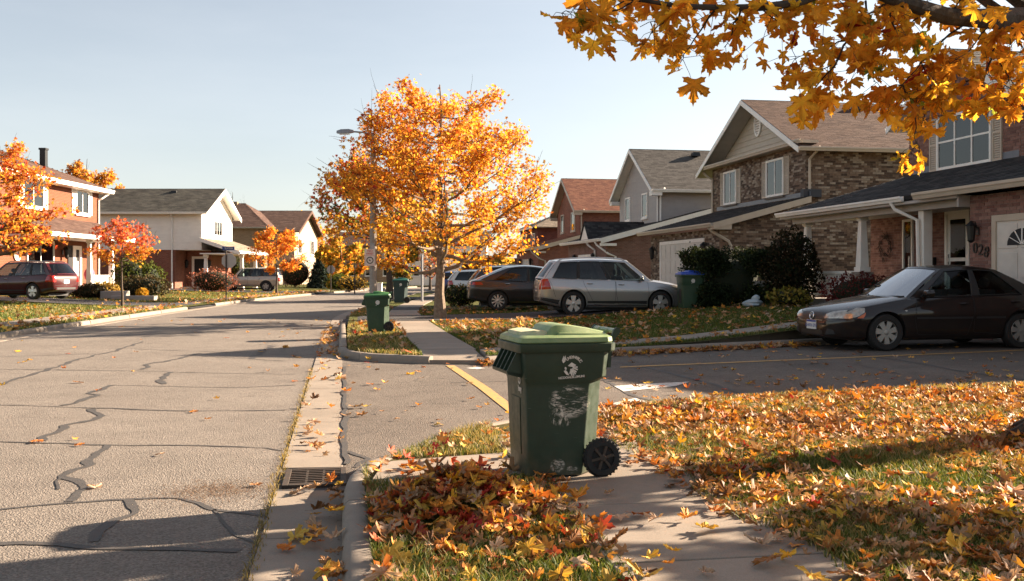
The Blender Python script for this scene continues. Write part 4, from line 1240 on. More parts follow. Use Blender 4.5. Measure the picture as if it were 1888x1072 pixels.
MB().box(-12.5, -1.9, -.12, .0, -.5, -.1).build('foundation', MT['found'], l2)
df = Fr((-2.0, 2.6, 0), (1, 0, 0), (0, -1, 0))
mb = MB().fbox(df, .45, 1.65, .0, 2.5, 0, .05); dr = mb.build('front_door', MT['white'], l2)
MB().fbox(df, .65, 1.45, .1, 2.3, .05, .06).build('pane', MT['dark_in'], dr)
for q in (.1, 1.85): lantern(l2, df, q, 1.9, 1.7)
MB().box(-1.95, -.3, 1.1, 2.5, -.4, .12).build('step', MT['found'], l2)
# side porch
roof_slope(l2, [(3.0, -.6, 2.85), (3.0, Wd + .4, 2.85), (.0, Wd + .4, 3.85), (.0, -.6, 3.85)], MT['sh_tan'], 115, 0, .2, .4)
gutter_run(l2, (3.0, -.6, 2.86), (3.0, Wd + .4, 2.86), MT['white'], (1, 0, 0), .2, .12)
fascia(l2, (0, -.602, 3.86), (3.0, -.602, 2.86), (0, 0, 1), (0, -1, 0), .28, .04, MT['white'], 'barge_board')
MB().box(.02, 2.95, -.5, Wd + .3, 2.62, 2.7).build('porch_ceiling', MT['white'], l2)
for y in (1.6, 5.6): porch_post(l2, 2.6, y, -.2, 2.62, .26, MT['white'])
porch_post(l2, .3, .1, -.2, 2.62, .26, MT['white'])

# tan house with hip roof
l3 = left_house('hip_house', 'tan brick house with brown hip roof and cream front gable beyond the white house', -22.3, 100)
MB().box(-12, -2.5, -.3, 12, -.5, 5.8).build('wall', MT['brick_l3'], l3)
MB().box(-2.5, 0, 2.0, 14, -.5, 5.7).build('wall', MT['stucco'], l3)
ff = Fr((0, 2.0, 0), (0, 1, 0), (1, 0, 0))
gable_wall(l3, ff, 12, 5.7, 7.9, MT['stucco'])
window(l3, ff, 1.6, 3.4, 3.2, 4.9, MT['white'], 2, 0, None, True, .2, None, .12)
window(l3, ff, 8.0, 9.8, 3.2, 4.9, MT['white'], 2, 0, None, True, .2, None, .12)
for pts in ([(-12.6, -.9, 5.8), (-1.9, -.9, 5.8), (-6, 5.5, 8.6), (-8, 5.5, 8.6)], [(-1.9, -.9, 5.8), (-1.9, 12.6, 5.8), (-6, 5.5, 8.6)], [(-1.9, 12.6, 5.8), (-12.6, 12.6, 5.8), (-8, 5.5, 8.6), (-6, 5.5, 8.6)]):
    roof_slope(l3, pts, MT['sh_brown'], 120, 0, .2, .4)
for s in (-1, 1):
    e = 8 + s * 6.6; ez = 5.45; rz = 7.98
    roof_slope(l3, [(-6, e, ez), (.6, e, ez), (.6, 8, rz), (-6, 8, rz)], MT['sh_brown'], 121 + s, 0, .2, .4)
    fascia(l3, (.602, e, ez), (.602, 8, rz), (0, 0, 1), (1, 0, 0), .3, .04, MT['sh_brown'], 'barge_board')
gutter_run(l3, (-12.6, -.9, 5.8), (-1.9, -.9, 5.8), MT['grey_trim'], (0, -1, 0))
window(l3, Fr((-12, -.3, 0), (1, 0, 0), (0, -1, 0)), .5, 2.2, 4.0, 5.2, MT['white'], 2, 0, None, True, .2)
MB().box(-7.3, -6.7, 5, 5.6, 8.3, 8.75).build('chimney', MT['brick_l3'], l3)

# distant houses where the street bends away
def far_house(label, xc, d, w, dp, e, r, wall, sh, rot=0.0):
    x, y = camxy(xc, d)
    h = thing('distant_house', label, 'house', (x, y, .3), -YAW + rot)
    MB().box(0, w, 0, dp, -.5, e).build('wall', wall, h)
    roof_slope(h, [(-.5, -.5, e), (w + .5, -.5, e), (w + .5, dp / 2, r), (-.5, dp / 2, r)], sh, 131, 0, .25, .5)
    roof_slope(h, [(w + .5, dp + .5, e), (-.5, dp + .5, e), (-.5, dp / 2, r), (w + .5, dp / 2, r)], sh, 132, 0, .25, .5)
    for s, x0 in ((-1, 0), (1, w)):
        MB().fpoly(Fr((x0, 0, 0), (0, 1, 0), (s, 0, 0)), [(0, e), (dp, e), (dp / 2, r)], -.1, 0).build('gable_wall', wall, h)
    f_ = Fr((0, 0, 0), (1, 0, 0), (0, -1, 0))
    for q in (.15, .45, .72):
        window(h, f_, w * q, w * q + 1.4, e - 2.0, e - .8, MT['white'], 2, 0, None, True, .2)
        window(h, f_, w * q, w * q + 1.4, .9, 2.1, MT['white'], 2, 0, None, True, .2)
    return h
far_house('pale grey distant house seen under the big maple where the road bends', -14, 118, 11, 8, 4.6, 6.4, MT['siding_white'], MT['sh_grey'])
far_house('small brown distant house at the end of the bend behind the yellow trees', -24, 135, 9, 8, 5.0, 7.0, MT['brick_l3'], MT['sh_brown'])
far_house('dark roofed distant house peeking over the maroon brick house', 5.5, 125, 12, 8, 6.0, 8.6, MT['brick_r5'], MT['sh_black'], -.1)

# ================================================================== LEAVES
def maple_outline(detail=2):
    """half outline of a maple leaf, tip up at y=1, petiole at y=-.05"""
    if detail == 2:
        h = [(0, 1.0), (.05, .86), (.13, .84), (.10, .74), (.21, .72), (.15, .58), (.13, .46), (.24, .52), (.27, .60), (.36, .55), (.40, .64), (.52, .66),
             (.55, .55), (.66, .50), (.56, .42), (.60, .34), (.46, .30), (.34, .25), (.24, .20), (.33, .14), (.42, .14), (.40, .05), (.47, -.04), (.34, -.03), (.24, -.05), (.12, .01), (.03, .03)]
    elif detail == 1:
        h = [(0, 1.0), (.08, .80), (.20, .72), (.13, .48), (.34, .56), (.54, .66), (.56, .44), (.26, .22), (.45, .0), (.2, -.04), (.03, .04)]
    else:
        h = [(0, 1.0), (.16, .5), (.55, .6), (.3, .22), (.34, -.02), (.03, .05)]
    return h + [(-x, y) for x, y in h[:0:-1]]

def leaf_template(detail):
    o = maple_outline(detail)
    V = [(0, .22, 0)] + [(x, y, 0) for x, y in o]; n = len(o)
    F = [(0, 1 + i, 1 + (i + 1) % n) for i in range(n)]
    V = np.array(V, float); V[:, 1] -= .35
    return V, np.array(F)
TPL = {d: leaf_template(d) for d in (0, 1, 2)}
TPL[-1] = (np.array([(0, .6, 0), (.42, .1, 0), (.2, -.4, 0), (-.2, -.4, 0), (-.42, .1, 0)]), np.array([(0, 1, 4), (1, 2, 3), (1, 3, 4)]))

def rot_mats(yaw, tilt, roll):
    """leaf frame: yaw about z, then tilt about an in-plane axis"""
    n = len(yaw); cy_, sy = np.cos(yaw), np.sin(yaw); ct, st = np.cos(tilt), np.sin(tilt); cr, sr = np.cos(roll), np.sin(roll)
    Z = np.zeros((n, 3, 3)); X = np.zeros((n, 3, 3)); Yy = np.zeros((n, 3, 3))
    Z[:, 0, 0] = cy_; Z[:, 0, 1] = -sy; Z[:, 1, 0] = sy; Z[:, 1, 1] = cy_; Z[:, 2, 2] = 1
    X[:, 0, 0] = 1; X[:, 1, 1] = ct; X[:, 1, 2] = -st; X[:, 2, 1] = st; X[:, 2, 2] = ct
    Yy[:, 1, 1] = 1; Yy[:, 0, 0] = cr; Yy[:, 0, 2] = sr; Yy[:, 2, 0] = -sr; Yy[:, 2, 2] = cr
    return Z @ X @ Yy

def leaves_geo(pos, M, size, col, detail, curl=None, fold=None, r=rng, tone=.12):
    V0, F0 = TPL[detail]; n, k = len(pos), len(V0)
    V = np.repeat(V0[None], n, 0)
    rr = V0[:, 0] ** 2 + V0[:, 1] ** 2
    if curl is not None: V[:, :, 2] += curl[:, None] * rr[None]
    if fold is not None: V[:, :, 2] += fold[:, None] * np.abs(V0[None, :, 0])
    V[:, :, 2] += r.normal(0, .05, (n, k)) * (rr > .02)
    V[:, :, 0] *= r.uniform(.72, 1.08, (n, 1))
    V = np.einsum('nij,nkj->nki', M, V * size[:, None, None]) + pos[:, None, :]
    F = (F0[None] + (np.arange(n) * k)[:, None, None]).reshape(-1, 3)
    rad = np.sqrt(rr); rad = rad / rad.max()
    c = np.repeat(col[:, None, :], k, 1) * (1 + r.normal(0, tone, (n, k, 1))) * (1.14 - .38 * rad ** 1.5)[None, :, None]
    return V.reshape(-1, 3), F, np.clip(c.reshape(-1, 3), .002, 1)

ORANGE = np.array([(.60, .25, .05), (.64, .31, .06), (.56, .20, .04), (.66, .36, .07), (.50, .16, .04)])
BROWN = np.array([(.20, .10, .045), (.26, .14, .065), (.15, .075, .035), (.30, .13, .04)])
YELLOW = np.array([(.66, .38, .04), (.70, .44, .06), (.62, .34, .04), (.58, .38, .07)])
RED = np.array([(.38, .06, .03), (.30, .03, .025), (.46, .10, .04)])
TAN = np.array([(.42, .25, .13), (.48, .31, .18), (.36, .20, .10), (.52, .36, .24), (.40, .20, .08)])
GREEN = np.array([(.12, .16, .03), (.18, .20, .035), (.09, .13, .025)])

def pick(pals, weights, n, r=rng):
    w = np.array(weights, float); w /= w.sum()
    idx = r.choice(len(pals), n, p=w)
    out = np.zeros((n, 3))
    for i, p in enumerate(pals):
        m = idx == i; out[m] = p[r.integers(0, len(p), m.sum())]
    return out * r.uniform(.82, 1.15, (n, 1))

# ================================================================== TREES
def branch_path(a, d, L, n, wob, up, rr):
    pts = [Vector(a)]; d = Vector(d).normalized()
    for i in range(n):
        d = (d + Vector((rr.uniform(-wob, wob), rr.uniform(-wob, wob), rr.uniform(-wob, wob) + up))).normalized()
        pts.append(pts[-1] + d * L / n)
    return pts

def broad_tree(name, label, base, prof, trunk_r, z_lo, nleaf, lsize, colour, seed, group=None, limbs=26, bark='bark', detail=0, bare=0, dens_top=1.0, lean=(0, 0), mat_leaf='leaf_far', cat='tree', clear=()):
    """prof: (height, crown radius) table above the base"""
    rr = random.Random(seed); r = np.random.default_rng(seed)
    t = thing(name, label, cat, base, 0, group)
    H = prof[-1][0]; sk = MB(); tips = []; tk = 1.0 if nleaf else 3.0
    tp = [Vector((0, 0, -.1))]
    n = 9
    for i in range(1, n + 1):
        q = i / n; tp.append(Vector((lean[0] * q * H + rr.uniform(-.05, .05) * H * .12, lean[1] * q * H + rr.uniform(-.05, .05) * H * .12, q * H * .9)))
    sk.tube(tp, [trunk_r * (1.35 if i == 0 else 1.0) * (1 - .93 * (i / n) ** .85) + .006 for i in range(n + 1)], 10)
    def trunk_at(z):
        q = min(max(z / (H * .93), 0), .999) * n; i = int(q); return tp[i].lerp(tp[i + 1], q - i)
    tw = MB()
    for k in range(limbs):
        q = (k + .5) / limbs
        z0 = z_lo * .92 + (H * .86 - z_lo) * q ** 1.1
        az = k * 2.399 + rr.uniform(-.35, .35)
        zt = z0 + (.25 + .9 * (1 - q)) * rr.uniform(.25, .8) * (H - z0) * .45
        if q < .3 and k % 2: zt = z0 + rr.uniform(-.05, .12) * H
        rad = max(.25, interp(prof, zt) * rr.uniform(.78, 1.02))
        a = trunk_at(z0); end = Vector((math.cos(az) * rad, math.sin(az) * rad, zt)) + Vector((a.x, a.y, 0)) * .4
        L = (end - a).length; r0 = max(.012, trunk_r * (.42 - .28 * q))
        pts = [a]
        m = 6
        for i in range(1, m + 1):
            s = i / m; p = a.lerp(end, s); p.z += math.sin(s * 3.14) * -.06 * L + (s * s - s) * .12 * L
            pts.append(p + Vector((rr.uniform(-1, 1), rr.uniform(-1, 1), rr.uniform(-1, 1))) * L * .03)
        sk.tube(pts, [r0 * (1 - .82 * i / m) for i in range(m + 1)], 6)
        for j in range(6):
            s = .28 + .7 * (j + rr.random()) / 6; b = pts[min(int(s * m), m - 1)].lerp(pts[min(int(s * m) + 1, m)], s * m % 1)
            d = (end - a).normalized() + Vector((rr.uniform(-1, 1), rr.uniform(-1, 1), rr.uniform(-.5, .9))) * .8
            p2 = branch_path(b, d, L * rr.uniform(.22, .42), 4, .22, .05, rr)
            tw.tube(p2, [r0 * .32 * tk ** .5, r0 * .26 * tk ** .5, r0 * .2 * tk ** .5, r0 * .14 * tk ** .5, .004 * tk], 5, cap=False)
            for c in range(3):
                s2 = .4 + .6 * rr.random(); b2 = p2[min(int(s2 * 4), 3)].lerp(p2[min(int(s2 * 4) + 1, 4)], s2 * 4 % 1)
                p3 = branch_path(b2, (p2[-1] - p2[0]).normalized() + Vector((rr.uniform(-1, 1), rr.uniform(-1, 1), rr.uniform(-.7, .7))) * .9, L * rr.uniform(.10, .2) + .12, 3, .25, .0, rr)
                tw.tube(p3, [.008 * tk, .006 * tk, .005 * tk, .003 * tk], 4, cap=False)
                tips.append(p3)
            tips.append(p2)
    for k in range(bare):                              # leafless shoots poking out of the top
        hi_ = [p_ for p_ in tips if p_[-1].z > H * .68] or tips
        az = rr.uniform(0, 6.28); a = rr.choice(hi_)[-1]
        tw.tube(branch_path(a, (math.cos(az) * .35, math.sin(az) * .35, 1), H * rr.uniform(.06, .12), 4, .2, .1, rr), [.007, .006, .005, .004, .002], 4, cap=False)
    sk.build('trunk', MT[bark], t, smooth_=True)
    tw.build('branches', MT['twig'], t, smooth_=True)['kind'] = 'stuff'
    if nleaf:
        ti = r.integers(0, len(tips), nleaf); s = r.random(nleaf) ** .7
        pos = np.zeros((nleaf, 3))
        for i in range(nleaf):
            p = tips[ti[i]]; m = len(p) - 1; q = s[i] * m; k = min(int(q), m - 1); pos[i] = p[k].lerp(p[k + 1], q - k)
        pos += r.normal(0, .125, (nleaf, 3)) * (H / 7.5) ** .5
        keep = (pos[:, 2] > z_lo * .8)
        rad = np.hypot(pos[:, 0] - lean[0] * pos[:, 2], pos[:, 1] - lean[1] * pos[:, 2]); lim = np.interp(pos[:, 2], [p[0] for p in prof], [p[1] for p in prof])
        keep &= rad < lim * 1.2 + .15
        for sx0, sx1, sy0, sy1, sd in clear:               # kept pruned around the sign and the lamp
            for i in np.nonzero(keep)[0]:
                w_ = Vector(pos[i]) + Vector(base)
                if depth(w_) < sd + .3:
                    qx, qy = proj(w_)
                    if sx0 < qx < sx1 and sy0 < qy < sy1: keep[i] = False
        pos = pos[keep]; n_ = len(pos)
        M = rot_mats(r.uniform(0, 6.28, n_), r.normal(-.75, .6, n_), r.normal(0, .5, n_))
        V, F, Cc = leaves_geo(pos, M, lsize * r.uniform(.7, 1.25, n_), colour(pos, r), detail, r.normal(.05, .22, n_), r.normal(.0, .2, n_), r)
        np_mesh('crown', V, F, MT[mat_leaf], t, Cc)
    return t

def col_main(pos, r):
    n = len(pos); h = pos[:, 2] / 7.4; rad = np.hypot(pos[:, 0], pos[:, 1]) / 3.4
    cx = (pos[:, 0] * CA - pos[:, 1] * SA) / 3.4                     # towards image right
    p_or = .26 + .40 * h + .2 * rad + .1 * cx; p_y = np.clip(1.75 - 1.25 * h - .4 * rad, .34, 2); p_r = np.clip(.02 + .12 * rad * h - .1 * cx * rad, .01, .3)
    tot = p_or + p_y + p_r; u = r.random(n) * tot
    out = np.where((u < p_or)[:, None], ORANGE[r.integers(0, 5, n)], np.where((u < p_or + p_y)[:, None], YELLOW[r.integers(0, 4, n)], RED[r.integers(0, 3, n)]))
    return out * r.uniform(.8, 1.15, (n, 1))
def col_mix(pals, ws):
    return lambda pos, r: pick(pals, ws, len(pos), r)

b = G(812, 587, .15)
PROF = [(1.2, .6), (1.6, 2.2), (2.2, 3.1), (3.0, 3.4), (3.8, 3.2), (4.8, 2.75), (5.8, 2.3), (6.7, 1.75), (7.3, 1.1), (7.9, .15)]
broad_tree('maple_tree', 'big orange and yellow maple on the verge between sidewalk and driveway', (b.x, b.y, .12), PROF, .165, 1.6, 22000, .112, col_main, 21, None, 42, 'bark_pale', 0, 7, clear=[(668, 702, 462, 560, 29.6), (600, 668, 238, 262, 29.6)])
# darker, greener maple further down the verge
b = G(717, 550, .15)
broad_tree('maple_tree', 'yellow green maple with dark trunk behind the grey lamp post', (b.x, b.y, .12), [(1.6, .6), (2.4, 2.8), (3.6, 4.1), (5.2, 3.9), (6.8, 3.0), (8.2, 1.7), (9.2, .2)], .2, 2.2, 7500, .22,
           lambda pos, r: np.where((pos[:, 2] > 4.6 + r.normal(0, .6, len(pos)))[:, None], pick([RED, ORANGE, GREEN], [2, 2, 1.6], len(pos), r), pick([YELLOW, GREEN, ORANGE], [2, 2.2, .8], len(pos), r)), 22, None, 24)
# across the street
x, y = camxy(-19.6, 37)
broad_tree('maple_tree', 'orange maple leaning into view in front of the orange brick house', (x, y, .3), [(1.6, .6), (2.2, 2.2), (3.4, 2.6), (4.6, 2.3), (5.6, 1.7), (6.4, .9), (7.0, .1)], .16, 2.0, 4800, .155, col_mix([ORANGE, YELLOW, RED], [3, .6, .9]), 23, None, 22, bare=10)
b = G(225, 562, .2)
broad_tree('young_maple', 'small pink and orange maple sapling on the verge across the street', (b.x, b.y, .15), [(1.55, .4), (1.9, 1.0), (2.5, 1.3), (3.1, 1.0), (3.7, .55), (4.2, .1)], .05, 1.75, 1350, .15,
           lambda pos, r: np.where((pos[:, 2] > 2.45 + r.normal(0, .3, len(pos)))[:, None], pick([np.array([(.62, .16, .09), (.66, .2, .12), (.58, .1, .06)]), ORANGE], [3, 1], len(pos), r), pick([ORANGE, YELLOW], [2, 1], len(pos), r)), 24, None, 16, bare=10)
b = G(510, 541, .2)
broad_tree('young_maple', 'bushy light orange maple sapling beside the beige car across the street', (b.x, b.y, .15), [(1.4, .6), (1.8, 1.5), (2.6, 1.8), (3.4, 1.5), (4.3, .9), (5.1, .15)], .07, 1.6, 3000, .18, col_mix([np.array([(.66, .26, .05), (.62, .2, .04), (.7, .33, .08)]), YELLOW], [3, 1]), 25, None, 16, bare=6)
def tree_at(name, label, px, py_base, D, top, rw, cols, ws, seed, n=2600, ls=.3, low=.3, group=None, bare=4, r0=.16):
    base = P(px, 505, D); z0 = .2
    H = P(px, top, D).z - z0; rad = rw * D / FPX
    prof = [(H * low * .8, rad * .3), (H * (low + .08), rad * .85), (H * (low + .28), rad), (H * .75, rad * .8), (H * .9, rad * .45), (H, rad * .08)]
    return broad_tree(name, label, (base.x, base.y, z0), prof, r0, H * low, n, ls, col_mix(cols, ws), seed, group, 16, bare=bare)
tree_at('golden_tree', 'golden tree rising behind the roof of the orange brick house', 160, 0, 80, 266, 62, [YELLOW, TAN, ORANGE], [2, 1.6, 1], 30, 7000, .28, .45)
tree_at('golden_tree', 'amber tree behind the gable of the tan hip roofed house', 556, 0, 128, 372, 42, [YELLOW, ORANGE, TAN], [2, 1, 1], 31, 2200, .42)
tree_at('golden_tree', 'yellow tree left of the big maple beyond the blue spruce', 628, 0, 88, 428, 48, [YELLOW, GREEN, ORANGE], [2, .8, .6], 32, 2400, .34, .2)
tree_at('golden_tree', 'orange leaved tree over the parked cars beneath the big maple', 880, 0, 80, 462, 30, [ORANGE, TAN], [1, 1], 33, 1500, .3, .22)
tree_at('golden_tree', 'pale yellow shrubby tree before the maroon house', 925, 0, 72, 462, 24, [np.array([(.5, .42, .12), (.42, .36, .12)]), YELLOW], [2, 1], 34, 1300, .24, .12)
tree_at('bare_tree', 'bare grey tree behind the white house gable', 428, 0, 112, 336, 36, [TAN], [1], 35, 0, .3, .3, bare=30, r0=.2)
tree_at('green_tree', 'round dark green tree in front of the pale distant house', 598, 0, 122, 492, 14, [GREEN], [1], 36, 900, .4, .2)
tree_at('green_tree', 'small green tree in the distant front yard below the big maple', 742, 0, 104, 488, 20, [GREEN, TAN], [2, 1], 37, 900, .32, .3)
tree_at('bare_tree', 'thin brownish tree on the far verge between the two grey poles', 793, 0, 84, 452, 22, [TAN, RED], [2, .6], 38, 500, .22, .25, bare=14, r0=.12)
tree_at('golden_tree', 'tall amber tree behind the tan hip roofed house', 640, 0, 150, 400, 60, [YELLOW, ORANGE, GREEN], [1.5, 1, .8], 39, 2200, .5, .2)
for k, (px, top, rw, D) in enumerate([(700, 470, 50, 168), (820, 478, 42, 150), (480, 470, 60, 175), (900, 472, 40, 172), (760, 462, 52, 185)]):
    tree_at('background_tree', ['mixed yellow and green tree far beyond the bend in the road', 'reddish tree far behind the parked cars', 'dull green tree far behind the white house', 'rust coloured tree far behind the maroon brick house', 'ochre tree closing the view at the end of the road'][k],
            px, 0, D, top, rw, [[YELLOW, GREEN], [RED, ORANGE, TAN], [GREEN, TAN], [ORANGE, TAN], [TAN, YELLOW]][k], [[1, 1], [1, 1, 1], [2, 1], [1, 1], [1, 1]][k], 50 + k, 1800, .5, .12)

# spruce
def spruce(label, px, py, D, top, rw, seed):
    base = P(px, 505, D); rr = np.random.default_rng(seed); H = P(px, top, D).z - .2; rad = rw * D / FPX
    t = thing('spruce_tree', label, 'tree', (base.x, base.y, .2))
    MB().tube([(0, 0, -.1), (0, 0, H * .95)], [.12, .015], 7).build('trunk', MT['bark'], t)
    n = 9000; h = rr.random(n) ** 1.25; az = rr.integers(0, 11, n) * .571 + np.floor(h * 13) * .8 + rr.normal(0, .16, n); q = rr.random(n) ** .55
    r_ = (1 - h) * rad * q * (.85 + .25 * np.sin(np.floor(h * 13) * 3.1))
    pos = np.stack([np.cos(az) * r_, np.sin(az) * r_, .12 + h * (H - .15) - .22 * q * (1 - h) + rr.normal(0, .03, n)], 1)
    M = rot_mats(az - 1.57, rr.normal(-.3, .5, n), rr.normal(0, .6, n))
    col = pick([np.array([(.05, .075, .06), (.075, .10, .085), (.035, .055, .04)])], [1], n, rr)
    V, F, Cc = leaves_geo(pos, M, np.full(n, .16) * rr.uniform(.7, 1.4, n) * np.array(1.0), col, -1, None, None, rr)
    np_mesh('crown', V, F, MT['leaf_green'], t, Cc)
    return t
spruce('blue green spruce standing beyond the beige car', 591, 0, 92, 455, 32, 71)
spruce('small dark spruce behind the far verge by the stop sign', 640, 0, 104, 492, 16, 72)

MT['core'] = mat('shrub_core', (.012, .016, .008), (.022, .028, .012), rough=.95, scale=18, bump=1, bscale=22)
# shrubs and hedges
def shrub(name, label, c, r3, cols, ws, n, ls, seed, sq=1.0, cat='shrub', stems=True, group=None, skin=True, core=.74):
    rr = np.random.default_rng(seed)
    t = thing(name, label, cat, (c[0], c[1], c[2]), 0, group)
    d = rr.normal(0, 1, (n, 3)); d /= np.linalg.norm(d, axis=1)[:, None]
    d = np.sign(d) * np.abs(d) ** sq; d /= np.maximum(np.abs(d).max(1) ** (1 if sq < .6 else 0), 1e-6)[:, None]
    rad = (1 - .55 * rr.random(n) ** 2.2) * (1 + .16 * np.sin(d[:, 0] * 5 + seed) * np.cos(d[:, 1] * 4 + d[:, 2] * 5) + .08 * np.sin(d[:, 0] * 13 + d[:, 2] * 11 + seed) + rr.exponential(.03, n))
    pos = d * rad[:, None] * np.array(r3) + np.array([0, 0, r3[2] * .96]); pos[:, 2] = np.maximum(pos[:, 2], .03)
    M = rot_mats(rr.uniform(0, 6.28, n), rr.normal(0, 1, n), rr.normal(0, .7, n))
    V, F, Cc = leaves_geo(pos, M, ls * rr.uniform(.6, 1.3, n), pick(cols, ws, n, rr), -1, rr.normal(0, .3, n), None, rr)
    np_mesh('foliage', V, F, MT['leaf_green'], t, Cc)
    MB().blob((0, 0, r3[2] * .92), (r3[0] * core, r3[1] * core, r3[2] * core * 1.08), seed, 9, 0, .12).build('dark_core', MT['core'], t, smooth_=True)  # solid dark blob added inside so nothing shows through the leaves
    mb = MB(); r2 = random.Random(seed)
    for i in range(9):
        a = r2.uniform(0, 6.28); q = r2.uniform(.2, .8)
        mb.tube([(r2.uniform(-.1, .1), r2.uniform(-.1, .1), -.03), (math.cos(a) * r3[0] * q * .5, math.sin(a) * r3[1] * q * .5, r3[2] * .9), (math.cos(a) * r3[0] * q, math.sin(a) * r3[1] * q, r3[2] * 1.7)], [.02, .014, .005], 5)
    mb.build('stems', MT['twig'], t)
    return t
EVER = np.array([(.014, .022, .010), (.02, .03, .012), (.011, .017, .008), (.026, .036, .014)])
DUSK = np.array([(.03, .026, .014), (.045, .035, .016), (.024, .024, .012), (.055, .036, .02)])
REDB = np.array([(.14, .03, .03), (.10, .02, .022), (.18, .05, .035)])
PINKB = np.array([(.36, .12, .08), (.30, .10, .07), (.42, .18, .12), (.25, .12, .08)])
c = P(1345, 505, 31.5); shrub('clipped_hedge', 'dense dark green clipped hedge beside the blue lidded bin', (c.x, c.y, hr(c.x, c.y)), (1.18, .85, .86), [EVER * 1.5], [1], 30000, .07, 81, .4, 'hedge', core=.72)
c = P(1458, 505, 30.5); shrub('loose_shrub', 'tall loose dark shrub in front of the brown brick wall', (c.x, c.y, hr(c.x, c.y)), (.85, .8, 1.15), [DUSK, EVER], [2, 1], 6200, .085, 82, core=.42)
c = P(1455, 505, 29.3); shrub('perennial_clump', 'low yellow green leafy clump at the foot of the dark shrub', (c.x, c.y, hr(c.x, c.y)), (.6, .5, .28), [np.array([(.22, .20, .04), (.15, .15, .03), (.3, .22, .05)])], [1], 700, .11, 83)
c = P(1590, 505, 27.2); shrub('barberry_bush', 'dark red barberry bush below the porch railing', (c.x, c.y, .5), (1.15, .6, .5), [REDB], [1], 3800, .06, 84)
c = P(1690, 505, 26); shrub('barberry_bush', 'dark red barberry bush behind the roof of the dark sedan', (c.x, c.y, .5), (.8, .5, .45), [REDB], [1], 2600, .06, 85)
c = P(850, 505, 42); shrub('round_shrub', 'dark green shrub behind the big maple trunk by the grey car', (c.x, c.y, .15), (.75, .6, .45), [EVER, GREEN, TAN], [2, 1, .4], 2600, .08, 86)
for k, (px, D, r3, cols, lab) in enumerate([
        (242, 57.5, (1.0, .9, 1.15), [GREEN * .6], 'tall round green shrub beside the white house wall'), (270, 58, (1.05, .9, 1.0), [GREEN * .7], 'rounded green shrub between its green neighbour and the brick wall'),
        (262, 56, (1.5, .7, .62), [DUSK * 2.2], 'brown twiggy shrub in front of the green shrubs'), (190, 52, (.9, .7, .42), [np.array([(.42, .25, .05), (.3, .22, .05)])], 'low golden shrub at the corner of the white porch'),
        (165, 51, (.8, .6, .38), [DUSK * 1.6], 'low brown shrub at the porch steps'), (392, 70, (1.7, 1.0, .85), [PINKB], 'pinkish spirea bush in front of the white house door'),
        (262, 55, (.3, .3, .26), [YELLOW], 'small bright yellow mound beside the brown shrub'), (544, 92, (1.6, 1.2, 1.5), [PINKB * .6], 'dark burgundy shrub beside the spruce'),
        (650, 82, (1.2, .9, .6), [DUSK * 2, YELLOW], 'ochre shrub on the far front yard'), (625, 84, (1.0, .8, .7), [GREEN * .8], 'green shrub on the far front yard'), (436, 84, (1.2, 1, 1.3), [GREEN * .5], 'dark green shrub beyond the porch posts of the white house'),
        (868, 100, (2.0, 1.5, 1.0), [PINKB], 'pink toned shrub far behind the white hatchback'), (612, 90, (.5, .5, .4), [YELLOW], 'small yellow bush at the far stop sign')]):
    c = P(px, 505, D); z = hl(c.x, c.y) if c.x < xl(c.y) else .15
    shrub('garden_shrub', lab, (c.x, c.y, z - .03), r3, cols, [1] * len(cols), 1900, .11, 200 + k)

# ------------------------------------------------------------------ the maple overhead (trunk just outside the picture)
def fol(par_name='leaf'):
    pass
tb = Vector((6.02, 7.35, .1))
mp = thing('maple_tree', 'overhanging golden maple boughs with big lobed leaves above the near lawn', 'tree', tb)
rr = random.Random(5)
sk = MB()
sk.tube([(0, 0, -.15), (0, 0, .05), (-.01, .0, .3), (.02, .02, 1.0), (.0, -.03, 1.9), (.06, .05, 2.8), (.2, .15, 4.2), (.1, .3, 6.0), (.2, .2, 8.0)], [.52, .40, .31, .27, .25, .24, .18, .12, .04], 16)
for k in range(7):                                        # root flare
    a = k * .9 + .2
    sk.tube([(math.cos(a) * .12, math.sin(a) * .12, .28), (math.cos(a) * .36, math.sin(a) * .36, .08), (math.cos(a) * .72, math.sin(a) * .72, -.06)], [.14, .11, .04], 8)
sk.build('trunk', MT['bark_dark'], mp, smooth_=True)
limb = MB()
def loc(px, py, D): return P(px, py, D) - tb
L1 = [(0, 0, 2.05), loc(1960, 70, 6.4), loc(1888, 36, 5.2), loc(1800, 34, 4.8), loc(1745, 30, 4.6), loc(1690, 12, 4.45), loc(1640, -4, 4.3), loc(1590, -20, 4.2)]
limb.tube(L1, [.15, .10, .062, .045, .040, .034, .028, .02], 10)
L2 = [loc(1690, 12, 4.45), loc(1560, -30, 4.3), loc(1470, 6, 4.2), loc(1400, 14, 4.15), loc(1340, 15, 4.1), loc(1255, 12, 4.05), loc(1190, 2, 4.0), loc(1110, -8, 3.95), loc(1040, -6, 3.9)]
limb.tube(L2, [.024, .022, .018, .016, .014, .011, .008, .005, .003], 8)
L3 = [(.04, 0, 2.6), loc(1965, 34, 6.5), loc(1895, 6, 5.7), loc(1840, -30, 5.2), loc(1770, -85, 4.9)]
limb.tube(L3, [.13, .09, .06, .038, .01], 8)
